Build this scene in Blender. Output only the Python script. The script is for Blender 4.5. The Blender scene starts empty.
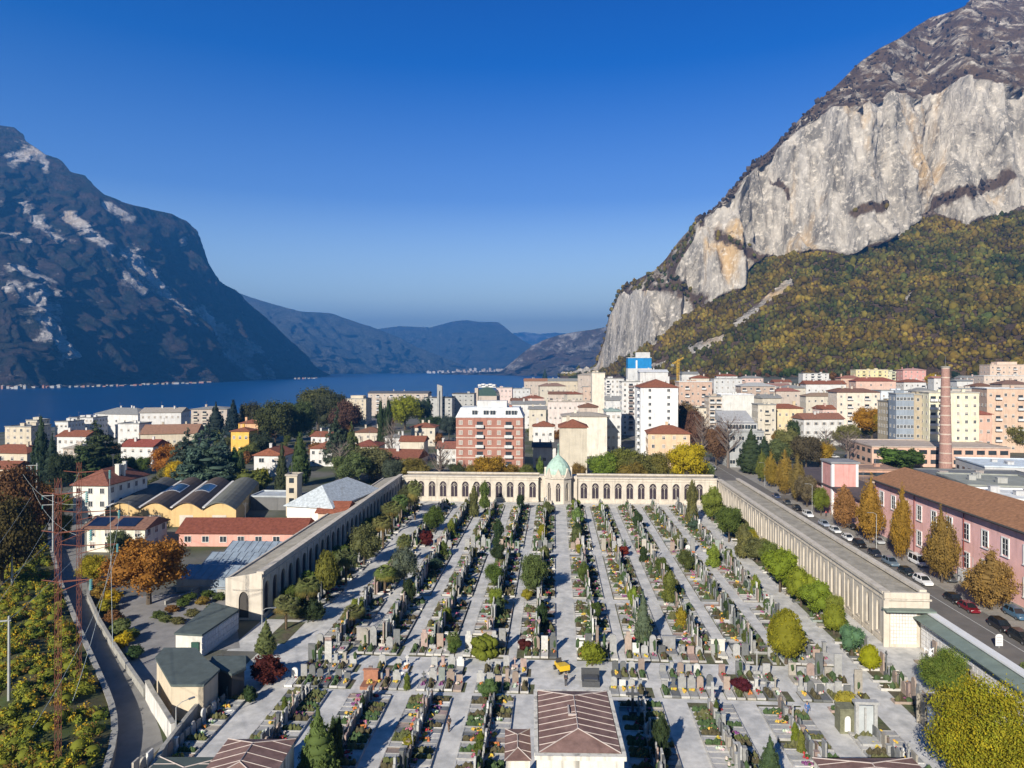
import bpy, bmesh, math, random
import numpy as np
from mathutils import Vector, Matrix, noise
from mathutils.geometry import tessellate_polygon
random.seed(7); RNG = np.random.default_rng(11)
scene = bpy.context.scene
COL = scene.collection
PI = math.pi; R = math.radians
# ------------------------------------------------------------------ camera frame
F = 692.0; CH = 42.0; HY = 368.0; CX = 512.0
def G(px, py, h=0.0):
    """point at height h that the photograph shows at px, py"""
    Y = (CH - h) * F / (py - HY)
    return Vector(((px - CX) / F * Y, Y, h))
def XZ(px, Y): return (px - CX) / F * Y
def HT(py, Y): return CH + (HY - py) / F * Y
TH = R(3.5); CT, ST = math.cos(TH), math.sin(TH)
def W(u, v, h=0.0): return Vector((u * CT + v * ST, -u * ST + v * CT, h))
def UV(X, Y): return (X * CT - Y * ST, X * ST + Y * CT)
def proj(p): return (CX + F * p[0] / p[1], HY + F * (CH - p[2]) / p[1])
def sstep(a, b, x):
    t = min(1, max(0, (x - a) / (b - a))); return t * t * (3 - 2 * t)
def shore(X, Y): return (X + 416) * .897 - (Y - 562) * .442
def ground(X, Y):
    s = shore(X, Y)
    g = -8.6 * (1 - sstep(0, 330, s))
    if s < 0: g = -8.6 - min(6, -s * .25)
    g += 30 * sstep(70, 330, X) * sstep(330, 800, Y)
    return g
# ------------------------------------------------------------------ materials
MATS = {}
def mat(name, col=(.5, .5, .5), rough=.85, var=.18, scale=.6, detail=6, tint=False, attr=None, bump=0.0, bscale=8.0,
        spec=.3, metallic=0.0, streak=0.0, trans=0.0, col2=None, brick=None, coat=0):
    if name in MATS: return MATS[name]
    m = bpy.data.materials.new(name); m.use_nodes = True; MATS[name] = m
    nt = m.node_tree; N = nt.nodes; L = nt.links
    bs = N['Principled BSDF']
    bs.inputs['Roughness'].default_value = rough
    bs.inputs['Specular IOR Level'].default_value = spec
    bs.inputs['Metallic'].default_value = metallic
    bs.inputs['Coat Weight'].default_value = coat
    geo = N.new('ShaderNodeNewGeometry')
    nz = N.new('ShaderNodeTexNoise'); nz.inputs['Scale'].default_value = scale; nz.inputs['Detail'].default_value = detail
    nz.inputs['Roughness'].default_value = .65
    L.new(geo.outputs['Position'], nz.inputs['Vector'])
    mr = N.new('ShaderNodeMapRange'); mr.inputs['From Min'].default_value = .3; mr.inputs['From Max'].default_value = .7
    mr.inputs['To Min'].default_value = 1 - var; mr.inputs['To Max'].default_value = 1 + var * .7
    L.new(nz.outputs['Fac'], mr.inputs['Value'])
    if tint:
        src = N.new('ShaderNodeObjectInfo').outputs['Color']
    elif attr:
        a = N.new('ShaderNodeAttribute'); a.attribute_name = attr; src = a.outputs['Color']
    else:
        rgb = N.new('ShaderNodeRGB'); rgb.outputs[0].default_value = (*col, 1); src = rgb.outputs[0]
    if tint and attr:
        a = N.new('ShaderNodeAttribute'); a.attribute_name = attr
        mx = N.new('ShaderNodeMix'); mx.data_type = 'RGBA'; mx.blend_type = 'MULTIPLY'; mx.inputs[0].default_value = 1
        L.new(src, mx.inputs[6]); L.new(a.outputs['Color'], mx.inputs[7]); src = mx.outputs[2]
    if col2:
        n2 = N.new('ShaderNodeTexNoise'); n2.inputs['Scale'].default_value = scale * .37; n2.inputs['Detail'].default_value = 5
        L.new(geo.outputs['Position'], n2.inputs['Vector'])
        r2 = N.new('ShaderNodeMapRange'); r2.inputs['From Min'].default_value = .42; r2.inputs['From Max'].default_value = .6
        L.new(n2.outputs['Fac'], r2.inputs['Value'])
        mx = N.new('ShaderNodeMix'); mx.data_type = 'RGBA'
        L.new(r2.outputs[0], mx.inputs[0]); L.new(src, mx.inputs[6]); mx.inputs[7].default_value = (*col2, 1); src = mx.outputs[2]
    vm = N.new('ShaderNodeVectorMath'); vm.operation = 'SCALE'
    L.new(src, vm.inputs[0]); L.new(mr.outputs[0], vm.inputs['Scale'])
    out = vm.outputs[0]
    if streak:
        mp = N.new('ShaderNodeMapping'); mp.inputs['Scale'].default_value = (1.3, 1.3, .12)
        L.new(geo.outputs['Position'], mp.inputs['Vector'])
        ns = N.new('ShaderNodeTexNoise'); ns.inputs['Scale'].default_value = 1.1; ns.inputs['Detail'].default_value = 4
        L.new(mp.outputs[0], ns.inputs['Vector'])
        ms = N.new('ShaderNodeMapRange'); ms.inputs['From Min'].default_value = .5; ms.inputs['From Max'].default_value = .75
        ms.inputs['To Min'].default_value = 1; ms.inputs['To Max'].default_value = 1 - streak
        L.new(ns.outputs['Fac'], ms.inputs['Value'])
        v2 = N.new('ShaderNodeVectorMath'); v2.operation = 'SCALE'
        L.new(out, v2.inputs[0]); L.new(ms.outputs[0], v2.inputs['Scale']); out = v2.outputs[0]
    L.new(out, bs.inputs['Base Color'])
    if bump:
        nb = N.new('ShaderNodeTexNoise'); nb.inputs['Scale'].default_value = bscale; nb.inputs['Detail'].default_value = 4
        L.new(geo.outputs['Position'], nb.inputs['Vector'])
        b = N.new('ShaderNodeBump'); b.inputs['Strength'].default_value = min(1, bump); b.inputs['Distance'].default_value = bump
        L.new(nb.outputs['Fac'], b.inputs['Height']); L.new(b.outputs[0], bs.inputs['Normal'])
    if trans:
        tr = N.new('ShaderNodeBsdfTranslucent'); L.new(out, tr.inputs['Color'])
        ms = N.new('ShaderNodeMixShader'); ms.inputs[0].default_value = trans
        L.new(bs.outputs[0], ms.inputs[1]); L.new(tr.outputs[0], ms.inputs[2])
        L.new(ms.outputs[0], N['Material Output'].inputs['Surface'])
    return m
M_WALL = mat('plaster_wall', tint=True, var=.14, scale=.35, streak=.22, rough=.9, spec=.15)
M_ROOF = mat('tiled_roof', tint=True, var=.38, scale=1.6, rough=.9, spec=.1, bump=.15, bscale=3)
M_FLAT = mat('flat_roof', tint=True, var=.25, scale=.35, rough=.85, spec=.2)
M_TRIM = mat('pale_trim', (.66, .64, .6), var=.12, spec=.2)
M_DARKFR = mat('dark_frame', (.06, .055, .05), var=.1)
M_GLASS = mat('window_glass', (.035, .045, .055), rough=.12, var=.5, scale=.25, spec=.6)
M_SHUT = mat('window_shutter', (.34, .3, .26), var=.25, scale=.5)
M_METAL = mat('grey_metal', (.3, .31, .32), rough=.45, metallic=.6, var=.15)
M_RUST = mat('rusty_steel', (.17, .06, .04), rough=.8, var=.3, scale=3)
M_BARK = mat('tree_bark', (.09, .07, .05), var=.4, scale=5, bump=.05)
M_LEAF = mat('foliage', tint=True, attr='Col', rough=.75, var=.22, scale=.5, spec=.1, trans=.28)
M_STONE = mat('marble_facade', (.54, .485, .405), var=.16, scale=.5, streak=.3, spec=.2)
M_STONET = mat('tinted_stone', tint=True, var=.22, scale=2.5, rough=.55, spec=.4)
M_ATTR = mat('mixed_stone_and_flowers', attr='Col', var=.22, scale=2.5, rough=.75, spec=.2)
M_CONC = mat('concrete', (.32, .31, .28), var=.25, scale=.7, streak=.3, spec=.15)
M_WHITE = mat('white_paint', (.66, .66, .65), var=.08)
# ------------------------------------------------------------------ mesh building
class MB:
    def __init__(s): s.v = []; s.f = []; s.m = []; s.c = []; s.cur = 0; s.col = None
    def add(s, verts, faces, m=None):
        b = len(s.v); s.v += [tuple(p) for p in verts]
        for f in faces:
            s.f.append(tuple(b + i for i in f)); s.m.append(s.cur if m is None else m); s.c.append(s.col)
        return s
    def box(s, x0, x1, y0, y1, z0, z1, m=None):
        return s.add([(x0,y0,z0),(x1,y0,z0),(x1,y1,z0),(x0,y1,z0),(x0,y0,z1),(x1,y0,z1),(x1,y1,z1),(x0,y1,z1)],
                     [(0,3,2,1),(4,5,6,7),(0,1,5,4),(1,2,6,5),(2,3,7,6),(3,0,4,7)], m)
    def prism(s, poly, z0, z1, m=None):
        n = len(poly)
        a = sum(poly[i][0]*poly[(i+1)%n][1]-poly[(i+1)%n][0]*poly[i][1] for i in range(n))
        if a < 0: poly = poly[::-1]
        zz1 = z1 if isinstance(z1, (list, tuple)) else [z1]*n
        vs = [(p[0],p[1],z0) for p in poly]+[(p[0],p[1],zz1[i]) for i,p in enumerate(poly)]
        fs = [tuple(range(n-1,-1,-1)), tuple(range(n,2*n))]+[(i,(i+1)%n,n+(i+1)%n,n+i) for i in range(n)]
        return s.add(vs, fs, m)
    def tube(s, pts, r, n=6, m=None, cap=True):
        pts = [Vector(p) for p in pts]; rs = r if isinstance(r,(list,tuple)) else [r]*len(pts)
        vs=[]; 
        for i,p in enumerate(pts):
            d = (pts[min(i+1,len(pts)-1)]-pts[max(i-1,0)]).normalized()
            a = d.cross(Vector((0,0,1)) if abs(d.z)<.9 else Vector((1,0,0))).normalized(); b = d.cross(a)
            vs += [p+(a*math.cos(2*PI*k/n)+b*math.sin(2*PI*k/n))*rs[i] for k in range(n)]
        fs=[]
        for i in range(len(pts)-1):
            for k in range(n):
                k2=(k+1)%n; fs.append((i*n+k,(i+1)*n+k,(i+1)*n+k2,i*n+k2))
        if cap: fs += [tuple(range(n)), tuple(range(len(vs)-1,len(vs)-n-1,-1))]
        return s.add(vs,fs,m)
    def cyl(s,x,y,z0,z1,r0,r1=None,n=12,m=None):
        r1 = r0 if r1 is None else r1
        vs=[(x+r0*math.cos(2*PI*k/n),y+r0*math.sin(2*PI*k/n),z0) for k in range(n)]+[(x+r1*math.cos(2*PI*k/n),y+r1*math.sin(2*PI*k/n),z1) for k in range(n)]
        fs=[tuple(range(n-1,-1,-1)),tuple(range(n,2*n))]+[(k,(k+1)%n,n+(k+1)%n,n+k) for k in range(n)]
        return s.add(vs,fs,m)
    def lathe(s, prof, n=24, x=0, y=0, m=None):
        vs=[(x+r*math.cos(2*PI*k/n),y+r*math.sin(2*PI*k/n),z) for r,z in prof for k in range(n)]
        fs=[(i*n+k,i*n+(k+1)%n,(i+1)*n+(k+1)%n,(i+1)*n+k) for i in range(len(prof)-1) for k in range(n)]
        return s.add(vs,fs,m)
    def blob(s, c, r, sub=1, jit=.15, m=None):
        V,Fc = ICO[sub]
        vs=[(c[0]+v[0]*r[0]*(1+random.uniform(-jit,jit)),c[1]+v[1]*r[1]*(1+random.uniform(-jit,jit)),c[2]+v[2]*r[2]*(1+random.uniform(-jit,jit))) for v in V]
        return s.add(vs,Fc,m)
    def mesh(s, name, mats, smooth=False):
        me = bpy.data.meshes.new(name); me.from_pydata(s.v,[],s.f)
        for m in (mats if isinstance(mats,(list,tuple)) else [mats]): me.materials.append(m)
        me.polygons.foreach_set('material_index', s.m)
        if smooth: me.polygons.foreach_set('use_smooth',[True]*len(s.f))
        if any(c is not None for c in s.c):
            at = me.color_attributes.new('Col','FLOAT_COLOR','CORNER')
            arr = np.concatenate([np.tile(np.array([*(c or (1,1,1)),1.0],dtype=np.float32),len(f)) for c,f in zip(s.c,s.f)])
            at.data.foreach_set('color',arr)
        me.update(); return me
    def build(s, name, mats, parent=None, color=None, smooth=False, **k):
        return put(name, s.mesh(name,mats,smooth), parent, color, **k)
def _ico(sub):
    bm=bmesh.new(); bmesh.ops.create_icosphere(bm,subdivisions=sub,radius=1)
    V=[tuple(v.co) for v in bm.verts]; Fc=[tuple(v.index for v in f.verts) for f in bm.faces]; bm.free(); return V,Fc
ICO={1:_ico(1),2:_ico(2),3:_ico(3)}
def put(name, me, parent=None, color=None, loc=None, rz=None, scale=None, label=None):
    o = bpy.data.objects.new(name, me); COL.objects.link(o)
    if parent is not None: o.parent = parent
    if color is not None: o.color = (*color,1)
    if loc is not None: o.location = loc
    if rz is not None: o.rotation_euler = (0,0,rz)
    if scale is not None: o.scale = scale
    if label: o['label'] = label
    return o
def tag(o, label, cat, group=None):
    o['label']=label; o['category']=cat
    if group: o['group']=group
    return o
def empty(name, loc=(0,0,0), rz=0, label=None, cat=None, group=None, scale=None):
    o = bpy.data.objects.new(name,None); COL.objects.link(o); o.location=loc; o.rotation_euler=(0,0,rz)
    o.empty_display_size=.3
    if scale is not None: o.scale=scale
    if label: tag(o,label,cat,group)
    return o
def struct(o, kind='structure'): o['kind']=kind; return o
# ------------------------------------------------------------------ render settings, light, sky
cam = bpy.data.cameras.new('camera'); co = bpy.data.objects.new('camera',cam); COL.objects.link(co)
co.location=(0,0,CH); co.rotation_euler=(PI/2,0,0)
cam.sensor_width=36; cam.lens=36*F/1024; cam.shift_y=-(384-HY)/1024; cam.clip_start=.5; cam.clip_end=60000
scene.camera=co
SAZ = math.atan2(-.43,-.9); SEL=R(26.5)     # direction towards the sun
sv = Vector((math.sin(SAZ)*math.cos(SEL), math.cos(SAZ)*math.cos(SEL), math.sin(SEL)))
sl = bpy.data.lights.new('sun','SUN'); sl.energy=5.0; sl.angle=R(.5); sl.color=(1,.93,.82)
so = bpy.data.objects.new('sun',sl); COL.objects.link(so); so.rotation_euler = sv.to_track_quat('Z','Y').to_euler()
w = bpy.data.worlds.new('World'); scene.world=w; w.use_nodes=True
nt=w.node_tree; bg=nt.nodes['Background']
sky=nt.nodes.new('ShaderNodeTexSky'); sky.sky_type='NISHITA'; sky.sun_disc=False
sky.sun_elevation=SEL; sky.sun_rotation=SAZ; sky.altitude=0
sky.air_density=1.0; sky.dust_density=.15; sky.ozone_density=2
tcs=nt.nodes.new('ShaderNodeTexCoord'); sx=nt.nodes.new('ShaderNodeSeparateXYZ'); nt.links.new(tcs.outputs['Generated'],sx.inputs[0])
rp=nt.nodes.new('ShaderNodeValToRGB'); nt.links.new(sx.outputs['Z'],rp.inputs[0])     # deep polarised blue overhead, pale near the horizon
els=[(0,(1,.95,1)),(.098,(1,.90,.80)),(.235,(.28,.375,.58)),(.40,(.009,.18,.485)),(.52,(.0,.124,.415)),(1,(.012,.12,.33))]
while len(rp.color_ramp.elements)<len(els): rp.color_ramp.elements.new(.5)
for e,(p_,c_) in zip(rp.color_ramp.elements,els): e.position=p_; e.color=(*c_,1)
mxs=nt.nodes.new('ShaderNodeMix'); mxs.data_type='RGBA'; mxs.blend_type='MULTIPLY'; mxs.inputs[0].default_value=1
nt.links.new(sky.outputs[0],mxs.inputs[6]); nt.links.new(rp.outputs[0],mxs.inputs[7]); dp=nt.nodes.new('ShaderNodeVectorMath'); dp.operation='DOT_PRODUCT'; nt.links.new(tcs.outputs['Generated'],dp.inputs[0]); dp.inputs[1].default_value=tuple(sv)
mpr=nt.nodes.new('ShaderNodeMapRange'); nt.links.new(dp.outputs['Value'],mpr.inputs[0])
for k_,v_ in zip((1,2,3,4),(-.2,.8,1,.10)): mpr.inputs[k_].default_value=v_
vsc=nt.nodes.new('ShaderNodeVectorMath'); vsc.operation='SCALE'; nt.links.new(mxs.outputs[2],vsc.inputs[0]); nt.links.new(mpr.outputs[0],vsc.inputs['Scale'])
nt.links.new(vsc.outputs[0],bg.inputs['Color'])
bg.inputs['Strength'].default_value=.150
scene.view_settings.view_transform='Standard'; scene.view_settings.look='None'
scene.view_settings.exposure=.95; scene.view_settings.gamma=1
scene.cycles.volume_bounces=0; scene.cycles.max_bounces=6; scene.cycles.transparent_max_bounces=8
# ------------------------------------------------------------------ terrain, water, mountains
def grid_mesh(name, P, mats, cols=None, smooth=True):
    """P (rows, cols, 3) array -> mesh"""
    r,c,_ = P.shape
    me=bpy.data.meshes.new(name); me.vertices.add(r*c); me.vertices.foreach_set('co',P.reshape(-1).astype(np.float32))
    idx=np.arange(r*c).reshape(r,c)
    q=np.stack([idx[:-1,:-1],idx[:-1,1:],idx[1:,1:],idx[1:,:-1]],-1).reshape(-1,4)
    me.loops.add(q.size); me.loops.foreach_set('vertex_index',q.reshape(-1).astype(np.int32))
    me.polygons.add(len(q)); me.polygons.foreach_set('loop_start',np.arange(0,q.size,4,dtype=np.int32))
    me.polygons.foreach_set('use_smooth',[smooth]*len(q))
    me.update(calc_edges=True); me.validate()
    if cols is not None:
        at=me.color_attributes.new('Col','FLOAT_COLOR','POINT'); at.data.foreach_set('color',cols.reshape(-1).astype(np.float32))
    me.materials.append(mats); return me
def fbm(x,y,z,o=5): return noise.fractal(Vector((x,y,z)),1.0,2.1,o)
# town ground: one sheet out to the shore and up to the foot of the rock
xs=np.concatenate([np.arange(-1200,-300,40),np.arange(-300,420,10),np.arange(420,1900,40)])
ys=np.concatenate([np.arange(-300,40,40),np.arange(40,700,10),np.arange(700,2300,40)])
P=np.zeros((len(ys),len(xs),3))
for j,y in enumerate(ys):
    for i,x in enumerate(xs): P[j,i]=(x,y,ground(x,y))
M_GROUND=mat('town_ground',(.13,.125,.11),var=.3,scale=.12,col2=(.06,.075,.03),detail=8)
struct(put('ground',grid_mesh('ground',P,M_GROUND)))
mw=mat('lake_water',(.0,.05,.17),rough=.3,var=.25,scale=.004,spec=.2,bump=.25,bscale=.35)
b=MB(); b.add([(-14000,300,-10.2),(9000,300,-10.2),(9000,16000,-10.2),(-14000,16000,-10.2)],[(0,1,2,3)])
struct(b.build('water',mw))
def rock_material(name, rock=(.40,.37,.33), ochre=(.42,.29,.15), veg=(.085,.075,.04), veg2=(.045,.055,.025), s=1.0, bump=6):
    m=bpy.data.materials.new(name); m.use_nodes=True; nt=m.node_tree; N=nt.nodes; L=nt.links; bs=N['Principled BSDF']
    bs.inputs['Roughness'].default_value=.95; bs.inputs['Specular IOR Level'].default_value=.05
    geo=N.new('ShaderNodeNewGeometry')
    def nz(scale,vec=None,detail=8,rough=.6):
        n=N.new('ShaderNodeTexNoise'); n.inputs['Scale'].default_value=scale; n.inputs['Detail'].default_value=detail; n.inputs['Roughness'].default_value=rough
        L.new(vec or geo.outputs['Position'],n.inputs['Vector']); return n.outputs['Fac']
    def mr(x,a,b,c=0,d=1):
        n=N.new('ShaderNodeMapRange'); L.new(x,n.inputs[0]); 
        for k,vv in zip((1,2,3,4),(a,b,c,d)): n.inputs[k].default_value=vv
        return n.outputs[0]
    def mix(f,a,b):
        n=N.new('ShaderNodeMix'); n.data_type='RGBA'; L.new(f,n.inputs[0])
        for k,q in ((6,a),(7,b)):
            if isinstance(q,tuple): n.inputs[k].default_value=(*q,1)
            else: L.new(q,n.inputs[k])
        return n.outputs[2]
    def math_(op,a,b):
        n=N.new('ShaderNodeMath'); n.operation=op
        for k,q in ((0,a),(1,b)):
            if isinstance(q,(int,float)): n.inputs[k].default_value=q
            else: L.new(q,n.inputs[k])
        return n.outputs[0]
    mp=N.new('ShaderNodeMapping'); mp.inputs['Scale'].default_value=(1,1,.22); L.new(geo.outputs['Position'],mp.inputs['Vector'])
    st=nz(.035/s,mp.outputs[0],9,.65); st2=nz(.012/s,mp.outputs[0],6)
    rc=mix(mr(st,.38,.58),tuple(c*.36 for c in rock),rock)
    rc=mix(mr(st2,.56,.68),rc,ochre)
    rc=mix(mr(nz(.11/s,None,6,.7),.52,.64,0,.8),rc,tuple(min(1,c*1.45) for c in rock))
    vc=mix(mr(nz(.03/s),.4,.6),veg,veg2)
    vc=mix(mr(nz(.14/s,None,3,.8),.5,.7,0,.75),vc,tuple(c*.45 for c in veg2))
    at=N.new('ShaderNodeAttribute'); at.attribute_name='Col'; sep=N.new('ShaderNodeSeparateColor'); L.new(at.outputs['Color'],sep.inputs[0])
    f=math_('ADD',sep.outputs[0],math_('MULTIPLY',math_('SUBTRACT',nz(.02/s,None,10,.7),.5),1.6))
    f=mr(f,.40,.60)
    L.new(mix(f,vc,rc),bs.inputs['Base Color'])
    bp=N.new('ShaderNodeBump'); bp.inputs['Strength'].default_value=1; bp.inputs['Distance'].default_value=bump*s
    hh=math_('ADD',nz(.05/s,mp.outputs[0],10,.7),math_('MULTIPLY',nz(.2/s,None,5,.7),.35))
    L.new(hh,bp.inputs['Height']); L.new(bp.outputs[0],bs.inputs['Normal'])
    return m
def interp(pts,x):
    return float(np.interp(x,[p[0] for p in pts],[p[1] for p in pts]))
def mountain(name, pxs, baseZ, layers, slopes, rows, masks, mt, amp=20, cliffamp=None, nsc=.004, maskfn=None, back=900, foot=-14, dirn=(0,1), fine=0):
    """columns fan out from the view point; each climbs from its foot through the layer heights to its crest, then falls behind"""
    cols=len(pxs); out=[]; mk=[]
    for px in pxs:
        Z=interp(baseZ,px); t=(px-CX)/F
        h=HT(interp(layers[0],px),Z); pts=[(Z-60,foot-10,0.,masks[0])]
        pts.append((Z,h,0.,masks[0]))
        for li in range(1,len(layers)):
            y0=interp(layers[li-1],px); y1=interp(layers[li],px); sl=slopes[li-1]
            if callable(sl): sl=sl(px)
            n=rows[li-1]
            for k in range(1,n+1):
                y=y0+(y1-y0)*k/n; q=(HY-y)/F
                # line of slope sl through (Z,h): h+sl*(Zn-Z)=CH+q*Zn
                Zn=(CH-h+sl*Z)/(sl-q) if sl-q>.03 else Z+30
                Zn=min(max(Zn,Z+.5),Z+400); Z,h=Zn,CH+q*Zn
                pts.append((Z,h,1 if li<len(layers)-1 else 1-(k/n)**2*.8,masks[li-1]))
        zc,hc=Z,h
        for k in range(1,9):
            pts.append((zc+back*(k/8),hc*(1-(k/8)**1.3)+foot*(k/8)**1.3,.5,masks[-1]))
        out.append(pts)
    r=len(out[0]); P=np.zeros((r,cols,3)); C=np.ones((r,cols,4))
    for i,px in enumerate(pxs):
        t=(px-CX)/F
        for j,(Z,h,a,mv) in enumerate(out[i]):
            X=t*Z
            n1=fbm(X*nsc,Z*nsc,h*nsc*.5); n2=noise.ridged_multi_fractal(Vector((X*nsc*2.3,Z*nsc*2.3,h*nsc*.8)),1.0,2.1,6,1.0,2.0)-1.0
            A=(cliffamp[mv_index(mv,masks)] if cliffamp else amp)*a
            d=A*(n1*.8+n2*.55)
            if cliffamp and mv==.80:
                n3=noise.ridged_multi_fractal(Vector((X*.016,Z*.004,h*.0035)),1.0,2.2,7,1.0,2.0)-1.0
                d=A*(n1*.55-n3*.62)
            # push towards or away from the view along the ground, keeps heights
            nX,nZ=(-.25*(1 if t>0 else -1),-.97)
            if fine:
                n4=noise.ridged_multi_fractal(Vector((X*nsc*7,Z*nsc*5,h*nsc*2.5)),1.0,2.1,6,1.0,2.0)-1.0
                d-=fine*n4*a
            P[j,i]=(X+d*dirn[0],Z+d*dirn[1], h+ (A*.25*n2*(a)))
            if maskfn:
                sy=HY-(h-CH)*F/max(Z,1); m_=maskfn(px,sy,mv,X,Z,h)
            else: m_=mv
            C[j,i,:3]=m_
    me=grid_mesh(name,P[:, :],mt,C)
    me.flip_normals()
    return struct(put(name,me)),P,C
def mv_index(mv,masks): return masks.index(mv)
# --- right rock wall
sil=[(560,376),(590,372),(597,362),(600,350),(607,330),(615,300),(622,288),(640,278),(655,270),(665,260),(680,240),(700,218),(715,211),(722,200),(740,180),(752,165),(770,150),(790,130),(800,118),(820,100),(840,82),(860,62),(880,48),(900,38),(915,27),(930,18),(950,12),(965,6),(975,-5),(1000,-25),(1060,-55),(1150,-80),(1300,-40),(1500,60),(1700,150)]
ftop=[(560,376.8),(597,373),(640,350),(655,340),(680,322),(701,305),(725,297),(741,290),(752,264),(762,258),(808,254),(848,256),(889,244),(930,213),(965,226),(1016,212),(1100,190),(1300,200),(1500,240),(1700,280)]
ctop=[(560,376.2),(597,366),(600,354),(612,312),(622,296),(650,290),(668,285),(690,250),(700,222),(715,214),(722,205),(740,186),(770,156),(787,138),(805,122),(828,114),(863,112),(889,96),(930,100),(960,81),(990,86),(1024,96),(1100,80),(1300,60),(1500,130),(1700,200)]
base=[(560,377.5),(597,376.5),(700,376),(1024,374),(1700,370)]
mr_=rock_material('limestone_cliff',rock=(.57,.52,.45),ochre=(.62,.44,.24),veg=(.14,.095,.06),veg2=(.10,.07,.05),s=1,bump=12)
SCREE=[(752,312,790,282,4),(690,350,722,338,3.5),(735,325,752,312,3),(640,372,665,362,3),(905,300,915,290,2),(850,345,862,338,2)]
def rmask(px,sy,mv,X,Z,h):
    if mv==.02:
        for (x0,y0,x1,y1,r_) in SCREE:
            dx,dy=x1-x0,y1-y0; tt=max(0,min(1,((px-x0)*dx+(sy-y0)*dy)/(dx*dx+dy*dy))); q=math.hypot(px-x0-tt*dx,sy-y0-tt*dy)
            if q<r_: return .62
        return .02
    if mv==.80:
        # wooded ledges cutting the wall
        d=.80
        for (x0,y0,x1,y1,r_) in ((648,272,700,298,9),(720,240,760,262,8),(740,170,700,225,3),(935,205,1010,180,7),(850,215,880,205,5),(790,200,770,185,3)):
            dx,dy=x1-x0,y1-y0; tt=max(0,min(1,((px-x0)*dx+(sy-y0)*dy)/(dx*dx+dy*dy))); q=math.hypot(px-x0-tt*dx,sy-y0-tt*dy)
            if q<r_*1.6: d=min(d,.2+.6*q/(r_*1.6))
        return d
    return .40
pxs=list(np.arange(560,1080,2.0))+list(np.arange(1080,1700,12))
o_r,PR,CR=mountain('mountain',pxs,[(560,1750),(600,1560),(650,1250),(700,1080),(800,930),(1024,800),(1700,700)],
    [base,ftop,ctop,sil],[lambda px:interp([(560,1),(640,.9),(700,.62),(1700,.62)],px),2.6,.95],[60,80,40],[.02,.80,.40],mr_,
    cliffamp=[20,62,52],nsc=.007,maskfn=rmask)
# --- left mountain across the lake
silL=[(-700,200),(-400,120),(-200,90),(-60,112),(0,125),(15,127),(25,134),(32,145),(45,154),(60,158),(72,172),(85,175),(95,186),(105,195),(130,205),(150,209),(170,214),(185,221),(195,230),(205,250),(215,275),(225,284),(240,293),(260,312),(280,331),(300,350),(315,366),(330,375.3)]
baseL=[(-700,396),(0,388.5),(100,386),(200,382.5),(321,376.6),(330,376.4)]
def ZbL(px): return (CH+10)*F/(interp(baseL,px)-HY)
ml=rock_material('left_mountain_rock',rock=(.46,.43,.40),ochre=(.42,.34,.26),veg=(.06,.045,.038),veg2=(.022,.028,.022),s=1.6,bump=9)
caps=[(32,206,64,242,6),(72,216,113,252,5),(130,255,160,285,10),(160,285,189,322,6),(125,274,136,289,4),(212,312,232,350,6),(230,330,257,378,6),(240,340,252,352,5),(266,368,273,380,3),(22,300,60,345,19),(14,160,40,152,8),(106,204,128,220,4),(0,230,30,240,5),(0,290,24,285,6),(40,150,48,170,4),(5,270,40,280,6),(180,240,184,244,3)]
def lmask(px,sy,mv,X,Z,h):
    best=mv
    for (x0,y0,x1,y1,r_) in caps:
        dx,dy=x1-x0,y1-y0; tt=max(0,min(1,((px-x0)*dx+(sy-y0)*dy)/(dx*dx+dy*dy+1e-6))); q=math.hypot(px-x0-tt*dx,sy-y0-tt*dy)/r_
        best=max(best,.80-.36*q if q<1.6 else 0)
    return best
ymid=[(x,interp(baseL,x)+(y-interp(baseL,x))*.5) for x,y in silL]
pxl=list(np.arange(-700,-20,14))+list(np.arange(-20,331,1.6))
mountain('mountain',pxl,[(p,ZbL(p)) for p in range(-700,331,10)],[baseL,ymid,silL],[.85,1.0],[70,70],[.20,.21],ml,cliffamp=[110,95],nsc=.0030,maskfn=lmask,back=1500,dirn=(-.93,.25),fine=32)
# --- hazy ranges up the lake
mh=rock_material('far_range_rock',rock=(.4,.37,.34),ochre=(.36,.28,.2),veg=(.19,.19,.17),veg2=(.13,.145,.13),s=4,bump=45)
sA=[(100,300),(200,285),(235,291),(250,297),(270,303),(300,311.5),(330,313),(350,320),(378,329.5),(395,336),(420,348),(450,360),(470,369),(490,373)]
mountain('mountain',list(np.arange(100,490,3.0)),[(100,5200),(300,5600),(490,7600)],[[(0,375),(500,373.3)],[(x,373.6+(y-373.6)*.5) for x,y in sA],sA],[.35,.55],[30,30],[.2,.21],mh,cliffamp=[260,200],nsc=.0012,back=3000,dirn=(-.7,.7),fine=90)
sB=[(250,345),(330,335),(378,329),(400,326),(430,327.5),(455,321),(466,320),(480,322),(498,322),(510,332),(525,342),(540,350),(560,358),(590,366),(620,371)]
mountain('mountain',list(np.arange(250,620,3.0)),[(250,8600),(620,8600)],[[(0,373),(700,372.6)],[(x,372.8+(y-372.8)*.5) for x,y in sB],sB],[.35,.5],[30,30],[.2,.21],mh,cliffamp=[330,260],nsc=.0009,back=3000,dirn=(-.4,.9),fine=110)
sC=[(400,350),(470,342),(500,336),(515,333),(525,332),(540,334),(555,332.5),(575,334),(600,336),(650,345),(700,360)]
ms=rock_material('snowy_far_range',rock=(.8,.8,.8),ochre=(.75,.75,.75),veg=(.12,.11,.1),veg2=(.09,.09,.08),s=6,bump=40)
mountain('mountain',list(np.arange(400,700,4.0)),[(400,15500),(700,15500)],[[(0,372),(700,372)],sC],[.5],[30],[.45],ms,cliffamp=[120],nsc=.0008,back=2500)
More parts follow.
